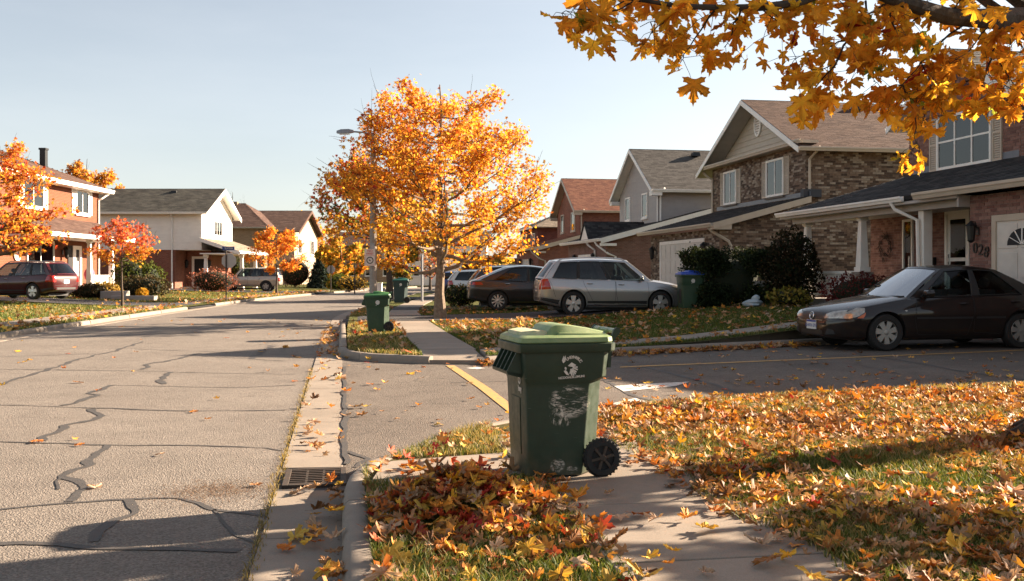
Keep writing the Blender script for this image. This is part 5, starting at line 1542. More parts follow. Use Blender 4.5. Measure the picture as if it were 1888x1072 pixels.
twigs = [
    ([(1365, 22, 4.12), (1350, 60, 4.15), (1335, 88, 4.2)], .005), ([(1325, 14, 4.1), (1290, 60, 4.2), (1262, 100, 4.25), (1250, 130, 4.3)], .005),
    ([(1255, 12, 4.05), (1215, 50, 4.0), (1180, 90, 4.0)], .004), ([(1190, 2, 4.0), (1120, 22, 3.9), (1060, 20, 3.85), (1035, 25, 3.8)], .004),
    ([(1150, 0, 4.0), (1110, 40, 4.05), (1085, 65, 4.05)], .003), ([(1300, 14, 4.1), (1240, 30, 4.3), (1180, 50, 4.4)], .004), ([(1400, 14, 4.15), (1440, 40, 4.2), (1470, 30, 4.3)], .004),
    ([(1585, 5, 4.3), (1565, 70, 4.35), (1535, 120, 4.4), (1500, 165, 4.45), (1490, 195, 4.5)], .007), ([(1600, 0, 4.3), (1590, 60, 4.5), (1600, 100, 4.55)], .005),
    ([(1565, 70, 4.35), (1530, 85, 4.3), (1490, 95, 4.3), (1465, 110, 4.3)], .004), ([(1535, 120, 4.4), (1500, 130, 4.35), (1465, 140, 4.35)], .003), ([(1640, 10, 4.4), (1650, 60, 4.5), (1625, 95, 4.6), (1600, 110, 4.6)], .005),
    ([(1780, 45, 4.8), (1735, 75, 4.7), (1700, 115, 4.7), (1665, 155, 4.75), (1645, 180, 4.8)], .006), ([(1700, 115, 4.7), (1712, 150, 4.8), (1715, 190, 4.8)], .004), ([(1665, 155, 4.75), (1690, 200, 4.8), (1685, 250, 4.85), (1695, 280, 4.85)], .004),
    ([(1840, 45, 5.0), (1832, 95, 5.0), (1815, 140, 5.0), (1800, 180, 5.05), (1770, 195, 5.1)], .007), ([(1815, 140, 5.0), (1760, 160, 5.0), (1715, 180, 5.0), (1690, 215, 5.0)], .005), ([(1832, 95, 5.0), (1860, 140, 5.1), (1885, 175, 5.1)], .005),
    ([(1860, 40, 5.1), (1885, 90, 5.2), (1900, 150, 5.2)], .006), ([(1700, 20, 4.5), (1680, 50, 4.5), (1660, 70, 4.5), (1620, 60, 4.5)], .004), ([(1750, 30, 4.6), (1770, 0, 4.6), (1800, -20, 4.7)], .005), ([(1720, 25, 4.5), (1700, 5, 4.6), (1660, -10, 4.6)], .004),
    ([(1800, 190, 5.05), (1830, 190, 5.1), (1860, 185, 5.15), (1880, 195, 5.15)], .004), ([(1715, 180, 5.0), (1700, 225, 5.0), (1690, 262, 5.0), (1680, 285, 5.0)], .003), ([(1760, 160, 5.0), (1750, 195, 4.9), (1735, 225, 4.9)], .003), ([(1860, 140, 5.1), (1850, 170, 5.0), (1840, 195, 5.0)], .003), ([(1820, 50, 4.9), (1790, 90, 4.9), (1760, 110, 4.8), (1730, 130, 4.8)], .004), ([(1870, 40, 5.1), (1860, 80, 5.0), (1868, 110, 5.0)], .004), ([(1665, 155, 4.75), (1630, 165, 4.7), (1610, 150, 4.7)], .003), ([(1640, 5, 4.4), (1610, 25, 4.3), (1540, 40, 4.3), (1490, 55, 4.3)], .004), ([(1480, 6, 4.2), (1450, 20, 4.3), (1430, 60, 4.35)], .003),
    ([(1240, 10, 4.05), (1200, -6, 4.2), (1150, -18, 4.2)], .003), ([(1360, 15, 4.1), (1330, -8, 4.2), (1280, -20, 4.2)], .003), ([(1500, 0, 4.3), (1530, -10, 4.3), (1560, 10, 4.4)], .003)]
leafspots = []
for pts, r0 in twigs:
    w = [Vector(loc(*p)) for p in pts]
    ww = []
    for a, b2 in zip(w, w[1:]):
        for i in range(3): ww.append(a.lerp(b2, i / 3) + Vector([rr.uniform(-.008, .008) for _ in range(3)]))
    ww.append(w[-1])
    limb.tube(ww, [max(.0016, r0 * (1 - .8 * i / (len(ww) - 1))) for i in range(len(ww))], 6)
    L = sum((a - b2).length for a, b2 in zip(ww, ww[1:]))
    for i in range(int(L / (.030 if pts[0][0] > 1560 else .036)) + 4):
        s = rr.random() ** .8 * (len(ww) - 1); k = min(int(s), len(ww) - 2)
        leafspots.append((ww[k].lerp(ww[k + 1], s - k), ww[min(k + 1, len(ww) - 1)] - ww[k]))
limb.build('bough', MT['bark_dark'], mp, smooth_=True)
# leaves on stalks: big ones one by one, the rest of the crown joined
n = len(leafspots)
pos = np.zeros((n, 3)); stalk = MB()
for i, (a, d) in enumerate(leafspots):
    o = Vector((rr.gauss(0, .07), rr.gauss(0, .07), rr.gauss(-.03, .055)))
    qx, qy = proj(tb + a + o)
    if qx > 1728 and qy > 218: o = Vector((0, 0, .10)) + Vector((rr.gauss(0, .07), rr.gauss(0, .07), .08))
    pos[i] = a + o; stalk.tube([a, a + o * .6 + Vector((0, 0, .012)), a + o], [.0016, .0013, .001], 3, cap=False)
stalk.build('leaf_stalks', MT['twig'], mp)['kind'] = 'stuff'
r = np.random.default_rng(77)
def bough_cols(n, r):
    c = pick([np.array([(.66, .34, .05), (.72, .40, .055), (.60, .27, .04)]), np.array([(.80, .52, .07), (.76, .47, .06)]), RED, GREEN * 2.2], [3, 2.6, .15, .18], n, r)
    return c
yaw = r.uniform(0, 6.28, n); M = rot_mats(yaw, r.normal(-.95, .5, n), r.normal(0, .45, n))
size = r.uniform(.065, .125, n); col = bough_cols(n, r)
far = np.array([depth(tb + Vector(p)) for p in pos]); scr = size / far
inframe = np.array([(-20 < proj(tb + Vector(p))[0] < 1900) and proj(tb + Vector(p))[1] > -25 for p in pos])
order = np.argsort(-(scr * inframe))
big = order[:300]; rest = order[300:]
for i in big:
    V, F, Cc = leaves_geo(np.zeros((1, 3)), M[i:i+1], size[i:i+1], col[i:i+1], 2, r.normal(.08, .2, 1), r.normal(.05, .16, 1), r)
    o = np_mesh('leaf', V, F, MT['leaf_tree'], mp, Cc); o.location = pos[i]
# rest of the crown, above and behind the picture
nc = 5200
ph = r.uniform(0, 6.28, nc); el = r.random(nc); rad = 3.4 * r.random(nc) ** .45
cpos = np.stack([np.cos(ph) * rad + .4, np.sin(ph) * rad * .9 + .5, 4.2 + (1 - (rad / 3.4) ** 2) * 5.0 * el + r.normal(0, .25, nc)], 1)
def shade_clear(p):                                       # drops unseen crown leaves that would shade the visible ground
    w = tb + Vector(p); s_ = w - SDIR * (w.z / SDIR.z); d_ = depth(s_)
    return d_ < 4.4 or proj(s_)[0] < -120
vis = np.array([(proj(tb + Vector(p))[1] < -30 or proj(tb + Vector(p))[0] > 1930) and shade_clear(p) for p in cpos])
cpos = cpos[vis]; k = len(cpos)
P2 = np.vstack([pos[rest], cpos]); M2 = np.concatenate([M[rest], rot_mats(r.uniform(0, 6.28, k), r.normal(-.8, .6, k), r.normal(0, .5, k))])
S2 = np.concatenate([size[rest], r.uniform(.13, .2, k)]); C2 = np.vstack([col[rest], bough_cols(k, r)])
V, F, Cc = leaves_geo(P2, M2, S2, C2, 1, r.normal(.08, .2, len(P2)), r.normal(.05, .16, len(P2)), r)
o = np_mesh('crown', V, F, MT['leaf_tree'], mp, Cc); o['kind'] = 'stuff'
# unseen low foliage added up-sun, placed to dapple the near grass
nd = 900
tx = r.choice(4, nd, p=[.45, .25, .18, .12]); cx_ = np.array([1790, 1560, 1350, 1130])[tx]; cy_ = np.array([1010, 985, 1050, 935])[tx]
tgt = np.array([tuple(G(a + r.normal(0, 75), max(b + r.normal(0, 22), 870), .13)) for a, b in zip(cx_, cy_)])
dl = r.uniform(5.0, 7.5, nd); dpos = tgt + np.outer(dl, np.array(SDIR)) - np.array(tb)
V, F, Cc = leaves_geo(dpos, rot_mats(r.uniform(0, 6.28, nd), r.normal(-.8, .6, nd), r.normal(0, .5, nd)), r.uniform(.12, .19, nd), bough_cols(nd, r), 1, r.normal(.08, .2, nd), r.normal(.05, .16, nd), r)
o = np_mesh('dapple_foliage', V, F, MT['leaf_tree'], mp, Cc); o['kind'] = 'stuff'
lm2 = MB()
for q in range(4):  # limbs out to the added dapple foliage
    m_ = dpos[tx == q].mean(0)
    lm2.tube([(.05, 0, 2.3 + .2 * q), tuple(m_ * .5 + np.array((0, 0, 1.6))), tuple(m_ + np.array((0, 0, .25))), tuple(m_ * 1.12)], [.07, .045, .022, .006], 6)
for k in range(14):
    a = k * 2.4; z0 = 2.9 + k * .3
    lm2.tube(branch_path((.1, .15, z0), (math.cos(a), math.sin(a), .75), 3.0 - k * .08, 5, .15, .05, rr), [.07, .055, .04, .03, .018, .006], 6)
lm2.build('upper_limbs', MT['bark_dark'], mp, smooth_=True)

# ================================================================== CARS
def paint_mat(name, c, metal=.45, rough=.38, dirt_=.22, coat=.8):
    n = NT(name)
    fl = n.ramp(n.noise(900, 1), [(.35, .88), (.65, 1.12)])
    dirt = n.ramp(n.noise(2.2, 8, .7), [(.45, 0), (.8, dirt_)])
    col = n.mix(dirt, n.mix(1.0, c4(c), fl, 'MULTIPLY'), (.16, .13, .10, 1))
    n.base(col, rough, .5 if metal else .15, metal)
    n.b.inputs['Coat Weight'].default_value = coat; n.b.inputs['Coat Roughness'].default_value = .035
    return n.m
MT['head_lens'] = mat('headlamp_lens', (.52, .47, .40), (.25, .22, .19), rough=.12, metal=.4, scale=14, coat=1)
MT['amber_lens'] = mat('amber_lens', (.55, .12, .01), (.45, .08, .01), rough=.2, coat=1, scale=20)
MT['red_lens'] = mat('red_lens', (.42, .02, .012), (.25, .01, .01), rough=.15, coat=1, scale=20)
MT['seat'] = mat('seat_cloth', (.05, .05, .052), rough=.9)
MT['plate'] = mat('plate_white', (.62, .61, .58), rough=.5)
MT['plate_blue'] = mat('plate_blue', (.03, .05, .25), rough=.5)

def body_section(w, zb, zt, zc):
    h = zt - zb
    half = [(0, zb), (.55 * w, zb), (.84 * w, zb + .01), (.90 * w, zb + .04 * h + .015), (.935 * w, zb + .12 * h), (.962 * w, zb + .32 * h), (.985 * w, zb + .54 * h), (1.0 * w, zb + .68 * h),
            (.985 * w, zb + .73 * h), (.955 * w, zb + .90 * h), (.92 * w, zb + .975 * h), (.87 * w, zt), (.72 * w, zt + (zc - zt) * .45), (.5 * w, zt + (zc - zt) * .75), (.25 * w, zt + (zc - zt) * .94), (0, zc)]
    return half + [(-y, z) for y, z in half[-2:0:-1]]

def make_car(name, label, cat, spec, loc, heading, paint, group=None):
    """local x runs from the front bumper (0) to the tail; heading = world direction of +x (tail)"""
    sp = spec; t = thing(name, label, cat, loc, heading, group)
    L = sp['L']
    rings = []
    xs = [0, .02, .05, .09, .14, .2, .28, .36, .45, .55] + list(np.linspace(.66, L - .6, 26)) + [L - .5, L - .4, L - .3, L - .22, L - .15, L - .1, L - .06, L - .03, L]
    for x in xs:
        rings.append([(x, y, z) for y, z in body_section(sinterp(sp['w'], x), sinterp(sp['zb'], x), sinterp(sp['zt'], x), sinterp(sp['zc'], x))])
    body = MB().loft(rings).build('body', [paint, MT['plastic']], t, smooth_=True)
    cut = []
    for x in (sp['xf'], sp['xr']):
        for s in (-1, 1):
            mb = MB().lathe([(0.001, 0), (sp['arch'], 0), (sp['arch'], .8), (.001, .8)], (x, s * (sp['hw'] - .26), sp['rw']), (0, s, 0), 40)
            c = mb.build('cutter', [MT['plastic']]); c.parent = t
            cut.append(c)
    for c in cut:
        md = body.modifiers.new('arch', 'BOOLEAN'); md.operation = 'DIFFERENCE'; md.object = c; md.solver = 'EXACT'
        try: md.material_mode = 'TRANSFER'
        except Exception: pass
    dg = bpy.context.evaluated_depsgraph_get(); dg.update()
    me = bpy.data.meshes.new_from_object(body.evaluated_get(dg))
    body.modifiers.clear(); body.data = me; me.name = 'body'
    for c in cut: bpy.data.objects.remove(c)
    me.polygons.foreach_set('use_smooth', [True] * len(me.polygons)); me.set_sharp_from_angle(angle=R(32))
    bm = bmesh.new(); bm.from_mesh(me); bvh = BVHTree.FromBMesh(bm); bm.free()

    def cast(p, axis):
        """axis: 'L'/'R' sides (x,z), 'F' front / 'B' back (y,z), 'T' top (x,y)"""
        if axis in 'LR':
            s = -1 if axis == 'R' else 1; o, d = Vector((p[0], 3 * s, p[1])), Vector((0, -s, 0))
        elif axis in 'FB':
            s = -1 if axis == 'F' else 1; o, d = Vector((L / 2 + s * (L / 2 + 2), p[0], p[1])), Vector((-s, 0, 0))
        else:
            o, d = Vector((p[0], p[1], 4)), Vector((0, 0, -1))
        h, n_, i, q = bvh.ray_cast(o, d)
        if h is None: return None
        if n_.dot(d) > 0: n_ = -n_
        return h, n_
    def patch(nm, poly, axis, m, off=.007, parent=None, cuts=6):
        bm = bmesh.new(); vs_ = [bm.verts.new((a, b, 0)) for a, b in poly]; f = bm.faces.new(vs_)
        bmesh.ops.triangulate(bm, faces=[f])
        bmesh.ops.subdivide_edges(bm, edges=bm.edges[:], cuts=cuts, use_grid_fill=True)
        dead = []
        for v in bm.verts:
            r_ = cast((v.co.x, v.co.y), axis)
            if r_ is None: dead.append(v); continue
            v.co = r_[0] + r_[1] * off
        bmesh.ops.delete(bm, geom=dead, context='VERTS')
        bmesh.ops.recalc_face_normals(bm, faces=bm.faces)
        mm = bpy.data.meshes.new(nm); bm.to_mesh(mm); bm.free(); mm.materials.append(m)
        for p_ in mm.polygons: p_.use_smooth = True
        o = bpy.data.objects.new(nm, mm); C.objects.link(o); o.parent = parent or t
        return o
    def line(nm, pts, axis, w, m, off=.0025, parent=None, close=False):
        pts = list(pts) + ([pts[0]] if close else [])
        pts = resample(pts, .035); a, b2 = [], []
        for i, p in enumerate(pts):
            q = Vector(pts[min(i + 1, len(pts) - 1)]) - Vector(pts[max(i - 1, 0)]); q = q.normalized() if q.length > 0 else Vector((1, 0)); nn = Vector((-q.y, q.x)) * w / 2
            r1, r2 = cast((p[0] + nn.x, p[1] + nn.y), axis), cast((p[0] - nn.x, p[1] - nn.y), axis)
            if r1 is None or r2 is None: continue
            a.append(r1[0] + r1[1] * off); b2.append(r2[0] + r2[1] * off)
        n = len(a)
        if n < 2: return None
        return np_mesh(nm, [tuple(p) for p in a + b2], [(i, i + 1, n + i + 1, n + i) for i in range(n - 1)], m, parent or t)

    # greenhouse
    g = sp['gh']
    A0, A1, C1, C0 = [np.array(g[k], float) for k in ('A0', 'A1', 'C1', 'C0')]
    def belt(u):
        x = A0[0] + (C0[0] - A0[0]) * u; p = A0 + (C0 - A0) * u; p[1] = p[1] + math.sin(u * math.pi) * g.get('bb', .04); p[2] = sinterp(sp['zt'], x) - .012; return p
    def rail(u):
        p = A1 + (C1 - A1) * u; p[1] += math.sin(u * math.pi) * .03; p[2] += math.sin(u * math.pi) * g.get('arc', .05); return p
    def side(u, v, s, inset=0):
        p = belt(u) * (1 - v) + rail(u) * v
        p[1] += math.sin(v * math.pi) * .025 - inset
        return (p[0], s * p[1], p[2])
    def face_patch(fn, us, vs_, wins, mats, nm, parent=None, blackc=()):
        """grid with openings; returns shell"""
        mb = MB(); nu, nv = len(us), len(vs_)
        mb.v = [fn(u, v) for v in vs_ for u in us]
        for j in range(nv - 1):
            for i in range(nu - 1):
                uc, vc = (us[i] + us[i + 1]) / 2, (vs_[j] + vs_[j + 1]) / 2
                if any(a < uc < b and c < vc < d for a, b, c, d in wins): continue
                mb.f.append((j*nu + i, j*nu + i + 1, (j+1)*nu + i + 1, (j+1)*nu + i))
                mb.m.append(1 if any(a < uc < b and c < vc < d for a, b, c, d in blackc) else 0)
        return mb.build(nm, mats, parent or t, smooth_=True, fixn=False)
    def lines(br, n):
        out = []
        br = sorted(set(br))
        for a, b in zip(br, br[1:]):
            k = max(1, int(round((b - a) * n)))
            out += [a + (b - a) * i / k for i in range(k)]
        return out + [br[-1]]
    wins = g['wins']; vlo, vhi = .04, .90
    br = [0, 1] + [q for w in wins for q in w]
    us = lines(br, 24); vl = lines([0, vlo, vhi, 1], 8)
    wl = [(a, b, vlo, vhi) for a, b in wins]
    blk = [(wins[i][1], wins[i + 1][0], vlo, vhi) for i in range(len(wins) - 1)]
    for s, nm in ((1, 'L'), (-1, 'R')):
        cab = face_patch(lambda u, v: side(u, v, s), us, vl, wl, [paint, MT['plastic']], 'pillars', None, blk)
        for k, (a, b) in enumerate(wins):
            ug = lines([a - .008, b + .008], 24); vg = lines([vlo - .02, vhi + .02], 8)
            face_patch(lambda u, v: side(u, v, s, .006), ug, vg, [], [MT['dglass'] if k >= g.get('dark', 9) else MT['cglass']], 'side_window')
            # rubber surround
            mb = MB()
            loop = [(a + (b - a) * i / 8, vlo) for i in range(9)] + [(b, vlo + (vhi - vlo) * i / 4) for i in range(1, 5)] + [(b - (b - a) * i / 8, vhi) for i in range(1, 9)] + [(a, vhi - (vhi - vlo) * i / 4) for i in range(1, 5)]
            mb.tube([side(u, v, s, -.003) for u, v in loop], .011, 5, cap=False); mb.build('window_seal', MT['plastic'], t)
    def across(E0, E1, fwd):
        def fn(u, v):                                   # u 0..1 across, v up
            e = E0 * (1 - v) + E1 * v; y = (2 * u - 1) * e[1]
            bul = (1 - (2 * u - 1) ** 2)
            return (e[0] + fwd * bul * (.16 * (1 - v) + .10 * v), y, e[2] + bul * (.02 * (1 - v) + .045 * v) + math.sin(v * math.pi) * .02)
        return fn
    b0, b1 = belt(0), belt(1)
    ws = across(b0, rail(0), -1); bl = across(b1, rail(1), 1)
    for fn, nm in ((ws, 'windscreen'), (bl, 'rear_window')):
        opn = (.05, .95, .03, .94) if nm == 'windscreen' else (.08, .92, .08, .88)
        face_patch(fn, lines([0, opn[0], opn[1], 1], 16), lines([0, opn[2], opn[3], 1], 8), [opn], [paint], 'screen_frame')
        face_patch(lambda u, v: tuple(np.array(fn(u, v)) - np.array((0, 0, .006))), lines([opn[0] - .01, opn[1] + .01], 16), lines([opn[2] - .01, opn[3] + .01], 8), [], [MT['cglass'] if nm == 'windscreen' else MT['dglass']], nm)
    def roof_fn(u, v):
        p = rail(v); y = (2 * u - 1) * p[1]; bul = 1 - (2 * u - 1) ** 2
        xo = -.10 * bul * (1 - v) + .10 * bul * v
        return (p[0] + xo, y, p[2] + bul * .045)
    face_patch(roof_fn, lines([0, 1], 14), lines([0, 1], 18), [], [paint], 'roof_panel')
    if sp.get('rails'):
        for s in (-1, 1):
            mb = MB(); pts = [np.array(rail(u)) + np.array((0, -.05, .055 if .04 < u < .96 else .0)) for u in np.linspace(.02, .98, 16)]
            mb.tube([(p[0], s * p[1], p[2]) for p in pts], .02, 6); mb.build('roof_rail', MT['alloy'], t, smooth_=True)
    # cabin
    zf = belt(.5)[2]
    for row, x in enumerate(sp['seats']):
        for y in (-.36, .36):
            mb = MB(); mb.loft([[(x + dx, y - ww, z), (x + dx + .13, y - ww, z), (x + dx + .13, y + ww, z), (x + dx, y + ww, z)] for dx, z, ww in ((0, .55, .24), (.1, zf - .02, .25), (.14, zf + .12, .22))])
            mb.blob((x + .19, y, zf + .24), (.06, .13, .10), 3, 6, 0, 0)
            mb.build('seat', MT['seat'], t, smooth_=True, bevel=.03)
    mb = MB().box(A0[0] - .08, A0[0] + .28, -A0[1] * .82, A0[1] * .82, zf - .15, zf + .015); mb.build('dashboard', MT['seat'], t)
    MB().lathe([(.165 + .014 * math.cos(a), .014 * math.sin(a)) for a in np.linspace(0, 6.283, 7)], (sp['seats'][0] - .42, .36, zf + .05), (1, 0, .45), 20).build('steering_wheel', MT['plastic'], t)
    # wheels
    for x in (sp['xf'], sp['xr']):
        for s in (-1, 1):
            rw = sp['rw']; tw = .2; rr_ = rw * sp.get('rim', .68)
            o = (x, s * (sp['hw'] - .03), rw); ax = (0, s, 0)
            tyre = MB().lathe([(rr_ * .98, -tw), (rw * .93, -tw), (rw, -tw * .85), (rw, -.035), (rw * .975, -.008), (rw * .93, .006), (rr_ * 1.06, .004), (rr_ * .99, -.012)], (0, 0, 0), ax, 36)
            w = tyre.build('wheel', MT['rubber'], t, smooth_=True); w.location = o
            rm = MB(); rm.lathe([(rr_, -.14), (rr_ * .99, -.012), (rr_ * .955, -.004), (rr_ * .93, -.012), (rr_ * .9, -.05), (rr_ * .88, -.14)], (0, 0, 0), ax, 36)
            rm.lathe([(rr_ * .24, -.03), (rr_ * .22, -.012), (rr_ * .12, -.006), (.001, -.006)], (0, 0, 0), ax, 18)
            ns = sp.get('spokes', 5); a_ = Vector(ax)
            for k in range(ns):
                an = 2 * math.pi * k / ns + .3
                d = Vector((math.cos(an), 0, math.sin(an))); q = a_.cross(d)
                w0, w1 = sp.get('sw', (.055, .075))
                for sgn in ((-1, 1) if sp.get('twin') else (0,)):
                    wv0 = w0 * (.45 if sp.get('twin') else 1); wv1 = w1 * (.4 if sp.get('twin') else 1); of = sgn * w1 * .62
                    rm.hexa([d * rr_ * .12 - q * wv0 + a_ * -.05, d * rr_ * .93 + q * (of - wv1) + a_ * -.055, d * rr_ * .93 + q * (of + wv1) + a_ * -.055, d * rr_ * .12 + q * wv0 + a_ * -.05,
                             d * rr_ * .12 - q * wv0 + a_ * -.012, d * rr_ * .93 + q * (of - wv1) + a_ * -.014, d * rr_ * .93 + q * (of + wv1) + a_ * -.014, d * rr_ * .12 + q * wv0 + a_ * -.012])
            rm.build('rim', MT[sp.get('rimmat', 'alloy')], w, smooth_=True, angle=30)
            MB().lathe([(.001, -.09), (rr_ * .87, -.09), (rr_ * .9, -.1)], (0, 0, 0), ax, 24).build('brake_disc', MT['plastic'], w)
    # shut lines, handles, mirrors, trims
    for s, ax in ((1, 'L'), (-1, 'R')):
        for pts in sp['doors']: line('door_gap', pts, ax, .009, MT['black'])
        for hx, hz in sp['handles']:
            q = cast((hx, hz), ax)
            if q:
                p = q[0]; mb = MB(); mb.tube([(hx - .09, p.y - s * .005, hz), (hx - .06, p.y + s * .03, hz + .003), (hx + .06, p.y + s * .03, hz + .006), (hx + .09, p.y - s * .005, hz + .006)], .014, 6)
                mb.build('door_handle', paint if not sp.get('chrome') else MT['chrome'], t, smooth_=True)
        mx, mz = sp['mirror']
        y0 = abs(np.array(side(.06, .12, 1))[1])
        mb = MB(); c = (mx, s * (y0 + .13), mz)
        mb.loft([[(c[0] + dx, c[1] + s * yy * k, c[2] + zz * k) for yy, zz in ((-.10, -.05), (.07, -.06), (.11, .0), (.08, .06), (-.08, .065), (-.12, .0))] for dx, k in ((-.07, .55), (-.03, .95), (.05, 1.0))])
        mb.tube([(mx + .01, s * (y0 - .02), mz - .06), (mx + .0, s * (y0 + .06), mz - .04)], .022, 6)
        m_ = mb.build('wing_mirror', sp.get('mirmat') or paint, t, smooth_=True, bevel=.008)
        MB().loft([[(c[0] + .053, c[1] + s * yy, c[2] + zz) for yy, zz in ((-.10, -.042), (.065, -.05), (.095, .0), (.07, .05), (-.07, .055), (-.10, .0))], [(c[0] + .056, c[1] + s * yy * .95, c[2] + zz * .95) for yy, zz in ((-.10, -.042), (.065, -.05), (.095, .0), (.07, .05), (-.07, .055), (-.10, .0))]]).build('mirror_glass', MT['chrome'], m_)
        for pts, w_, mt in sp.get('trims', ()): line('side_trim', pts, ax, w_, MT[mt], .008)
        if sp.get('cladding'):
            for x in (sp['xf'], sp['xr']):
                arc = [(x + (sp['arch'] + .028) * math.cos(a), sp['rw'] + (sp['arch'] + .028) * math.sin(a)) for a in np.linspace(-.25, math.pi + .25, 30)]
                line('arch_trim', arc, ax, .06, MT['plastic'], .01)
        for nm, poly, mt in sp.get('sides', ()): patch(nm, poly, ax, MT[mt])
        for nm, poly, mt in sp.get('fronts', ()): patch(nm, [(s * a, b) for a, b in poly], 'F', MT[mt])
        for nm, poly, mt in sp.get('backs', ()): patch(nm, [(s * a, b) for a, b in poly], 'B', MT[mt])
    for nm, poly, mt in sp.get('front1', ()): patch(nm, poly, 'F', MT[mt])
    for nm, poly, mt in sp.get('back1', ()): patch(nm, poly, 'B', MT[mt])
    for pts, ax in sp.get('lines', ()): line('panel_gap', pts, ax, .009, MT['black'])
    for ax, z in sp.get('plates', ()):
        q = cast((0, z), ax)
        if q:
            x = q[0].x + (-.012 if ax == 'F' else .012)
            f_ = Fr((x, 0, z), (0, -1, 0), (-1, 0, 0)) if ax == 'F' else Fr((x, 0, z), (0, 1, 0), (1, 0, 0))
            pl = MB().fbox(f_, -.155, .155, -.08, .08, -.006, .004).build('number_plate', MT['plate'], t)
            if ax == 'F': MB().fbox(f_, -.15, .15, .045, .075, .0042, .0055).build('plate_band', MT['plate_blue'], pl)
            on_frame(text_mesh(sp.get('plate', 'BVKN 041'), .085, MT['plate_blue'], pl, 'plate_number', .001), f_, 0, -.018, .0055)
    em = sp.get('emblem')
    if em:
        q = cast((0, em[1]), em[0]); x = q[0].x + (-.02 if em[0] == 'F' else .02); sx = -1 if em[0] == 'F' else 1
        mb = MB().lathe([(.062 + .009 * math.cos(a), .009 * math.sin(a)) for a in np.linspace(0, 6.283, 9)], (x, 0, em[1]), (sx, 0, .15), 26)
        mb.tube([(x, -.055, em[1] + .02), (x, -.02, em[1] - .005), (x, 0, em[1] + .03), (x, .02, em[1] - .005), (x, .055, em[1] + .02)], .007, 6)
        mb.build('emblem', MT['chrome'], t, smooth_=True)
    for s in (-1, 1):
        if sp.get('wipers'):
            f0 = np.array(ws(.5 + s * .12, .03)); f1 = np.array(ws(.5 + s * .4, .16))
            if s > 0: MB().tube([f0 + (-.02, 0, .012), (f0 + f1) / 2 + (-.02, 0, .03), f1 + (-.02, 0, .02)], .008, 5).build('wiper', MT['plastic'], t)
    MB().box(.45, L - .45, -.55, .55, .16, .26).build('underbody', MT['plastic'], t)
    return t

def heading_cam(deg):                                   # direction of the tail in the camera's ground frame, then to world
    a = R(deg); v = (math.cos(a), math.sin(a)); w = camxy(*v); return math.atan2(w[1], w[0])

sedan = dict(L=4.5, hw=.865, xf=.90, xr=3.52, rw=.315, arch=.365, rim=.66, spokes=7, sw=(.03, .052), rimmat='alloy_dull',
    w=[(0, .44), (.03, .58), (.09, .68), (.2, .765), (.4, .825), (.9, .86), (2.3, .87), (3.6, .865), (4.1, .83), (4.36, .76), (4.46, .66), (4.5, .55)],
    zb=[(0, .25), (.1, .2), (.6, .17), (3.8, .18), (4.2, .24), (4.5, .34)],
    zt=[(0, .50), (.03, .585), (.1, .645), (.25, .70), (.5, .76), (.9, .83), (1.4, .905), (2.5, .93), (3.4, .955), (4.0, .965), (4.3, .945), (4.45, .87), (4.5, .74)],
    zc=[(0, .52), (.03, .62), (.1, .69), (.25, .755), (.5, .82), (.9, .89), (1.35, .95), (2.5, .96), (3.9, 1.0), (4.3, .975), (4.45, .89), (4.5, .76)],
    gh=dict(A0=(1.36, .765, .9), A1=(2.12, .565, 1.405), C1=(3.2, .56, 1.395), C0=(4.02, .73, .96), arc=.045, bb=.02, wins=[(.075, .455), (.515, .845)]),
    seats=(2.0, 2.95), doors=[[(1.48, .9), (1.42, .55), (1.5, .27), (2.45, .25), (2.55, .6), (2.56, .92)], [(2.57, .92), (2.57, .3), (3.1, .27), (3.25, .55), (3.55, .78), (3.6, .95)], [(.16, .66), (.5, .745), (.9, .82), (1.38, .9)], [(.32, .545), (.5, .545), (.56, .45)]],
    handles=[(2.38, .80), (3.4, .83)], mirror=(1.66, .985), trims=[([(1.45, .56), (2.54, .56)], .035, 'plastic'), ([(2.6, .56), (3.18, .56)], .035, 'plastic')],
    sides=[('headlamp', [(.10, .56), (.2, .66), (.40, .735), (.52, .735), (.50, .66), (.40, .60), (.24, .555)], 'head_lens'), ('indicator', [(.38, .578), (.52, .66), (.50, .60), (.46, .565), (.36, .562)], 'amber_lens'), ('side_repeater', [(1.22, .685), (1.25, .70), (1.28, .685), (1.25, .67)], 'head_lens'), ('tail_lamp', [(4.18, .72), (4.44, .72), (4.42, .86), (4.2, .9)], 'red_lens')],
    fronts=[('headlamp', [(.34, .545), (.66, .56), (.74, .64), (.70, .70), (.50, .665), (.38, .62)], 'head_lens'), ('air_intake', [(.42, .27), (.62, .29), (.60, .36), (.48, .38)], 'plastic')],
    backs=[('tail_lamp', [(.36, .72), (.7, .72), (.68, .88), (.40, .86)], 'red_lens')],
    front1=[('grille', [(-.36, .53), (.36, .53), (.42, .60), (.34, .645), (-.34, .645), (-.42, .60)], 'black'), ('lower_grille', [(-.36, .25), (.36, .25), (.34, .34), (-.34, .34)], 'black')],
    lines=[([(-.62, .505), (.62, .505)], 'F')], plates=[('F', .43), ('B', .6)], emblem=('F', .585), wipers=True, plate='BHKN 093')
p = G(1635, 648); fw = Vector((p.x, p.y))
hd = heading_cam(13)
dirx = Vector((math.cos(hd), math.sin(hd))); nrm = Vector((-dirx.y, dirx.x))        # local +y
org = fw - dirx * 1.04 + nrm * (-.97)                                                      # near front wheel is on local +y? (checked below)
# facing the camera is the local side whose normal points to the camera
if nrm.dot(-fw) < 0: org = fw - dirx * 1.04 + nrm * .97
make_car('parked_sedan', 'dark brown sedan parked in the shade before the pink brick house', 'car', sedan, (org.x, org.y, .004), hd, paint_mat('paint_brown', (.012, .007, .006), .0, .5, .05, .9)).scale = (1.16, 1.16, 1.13)

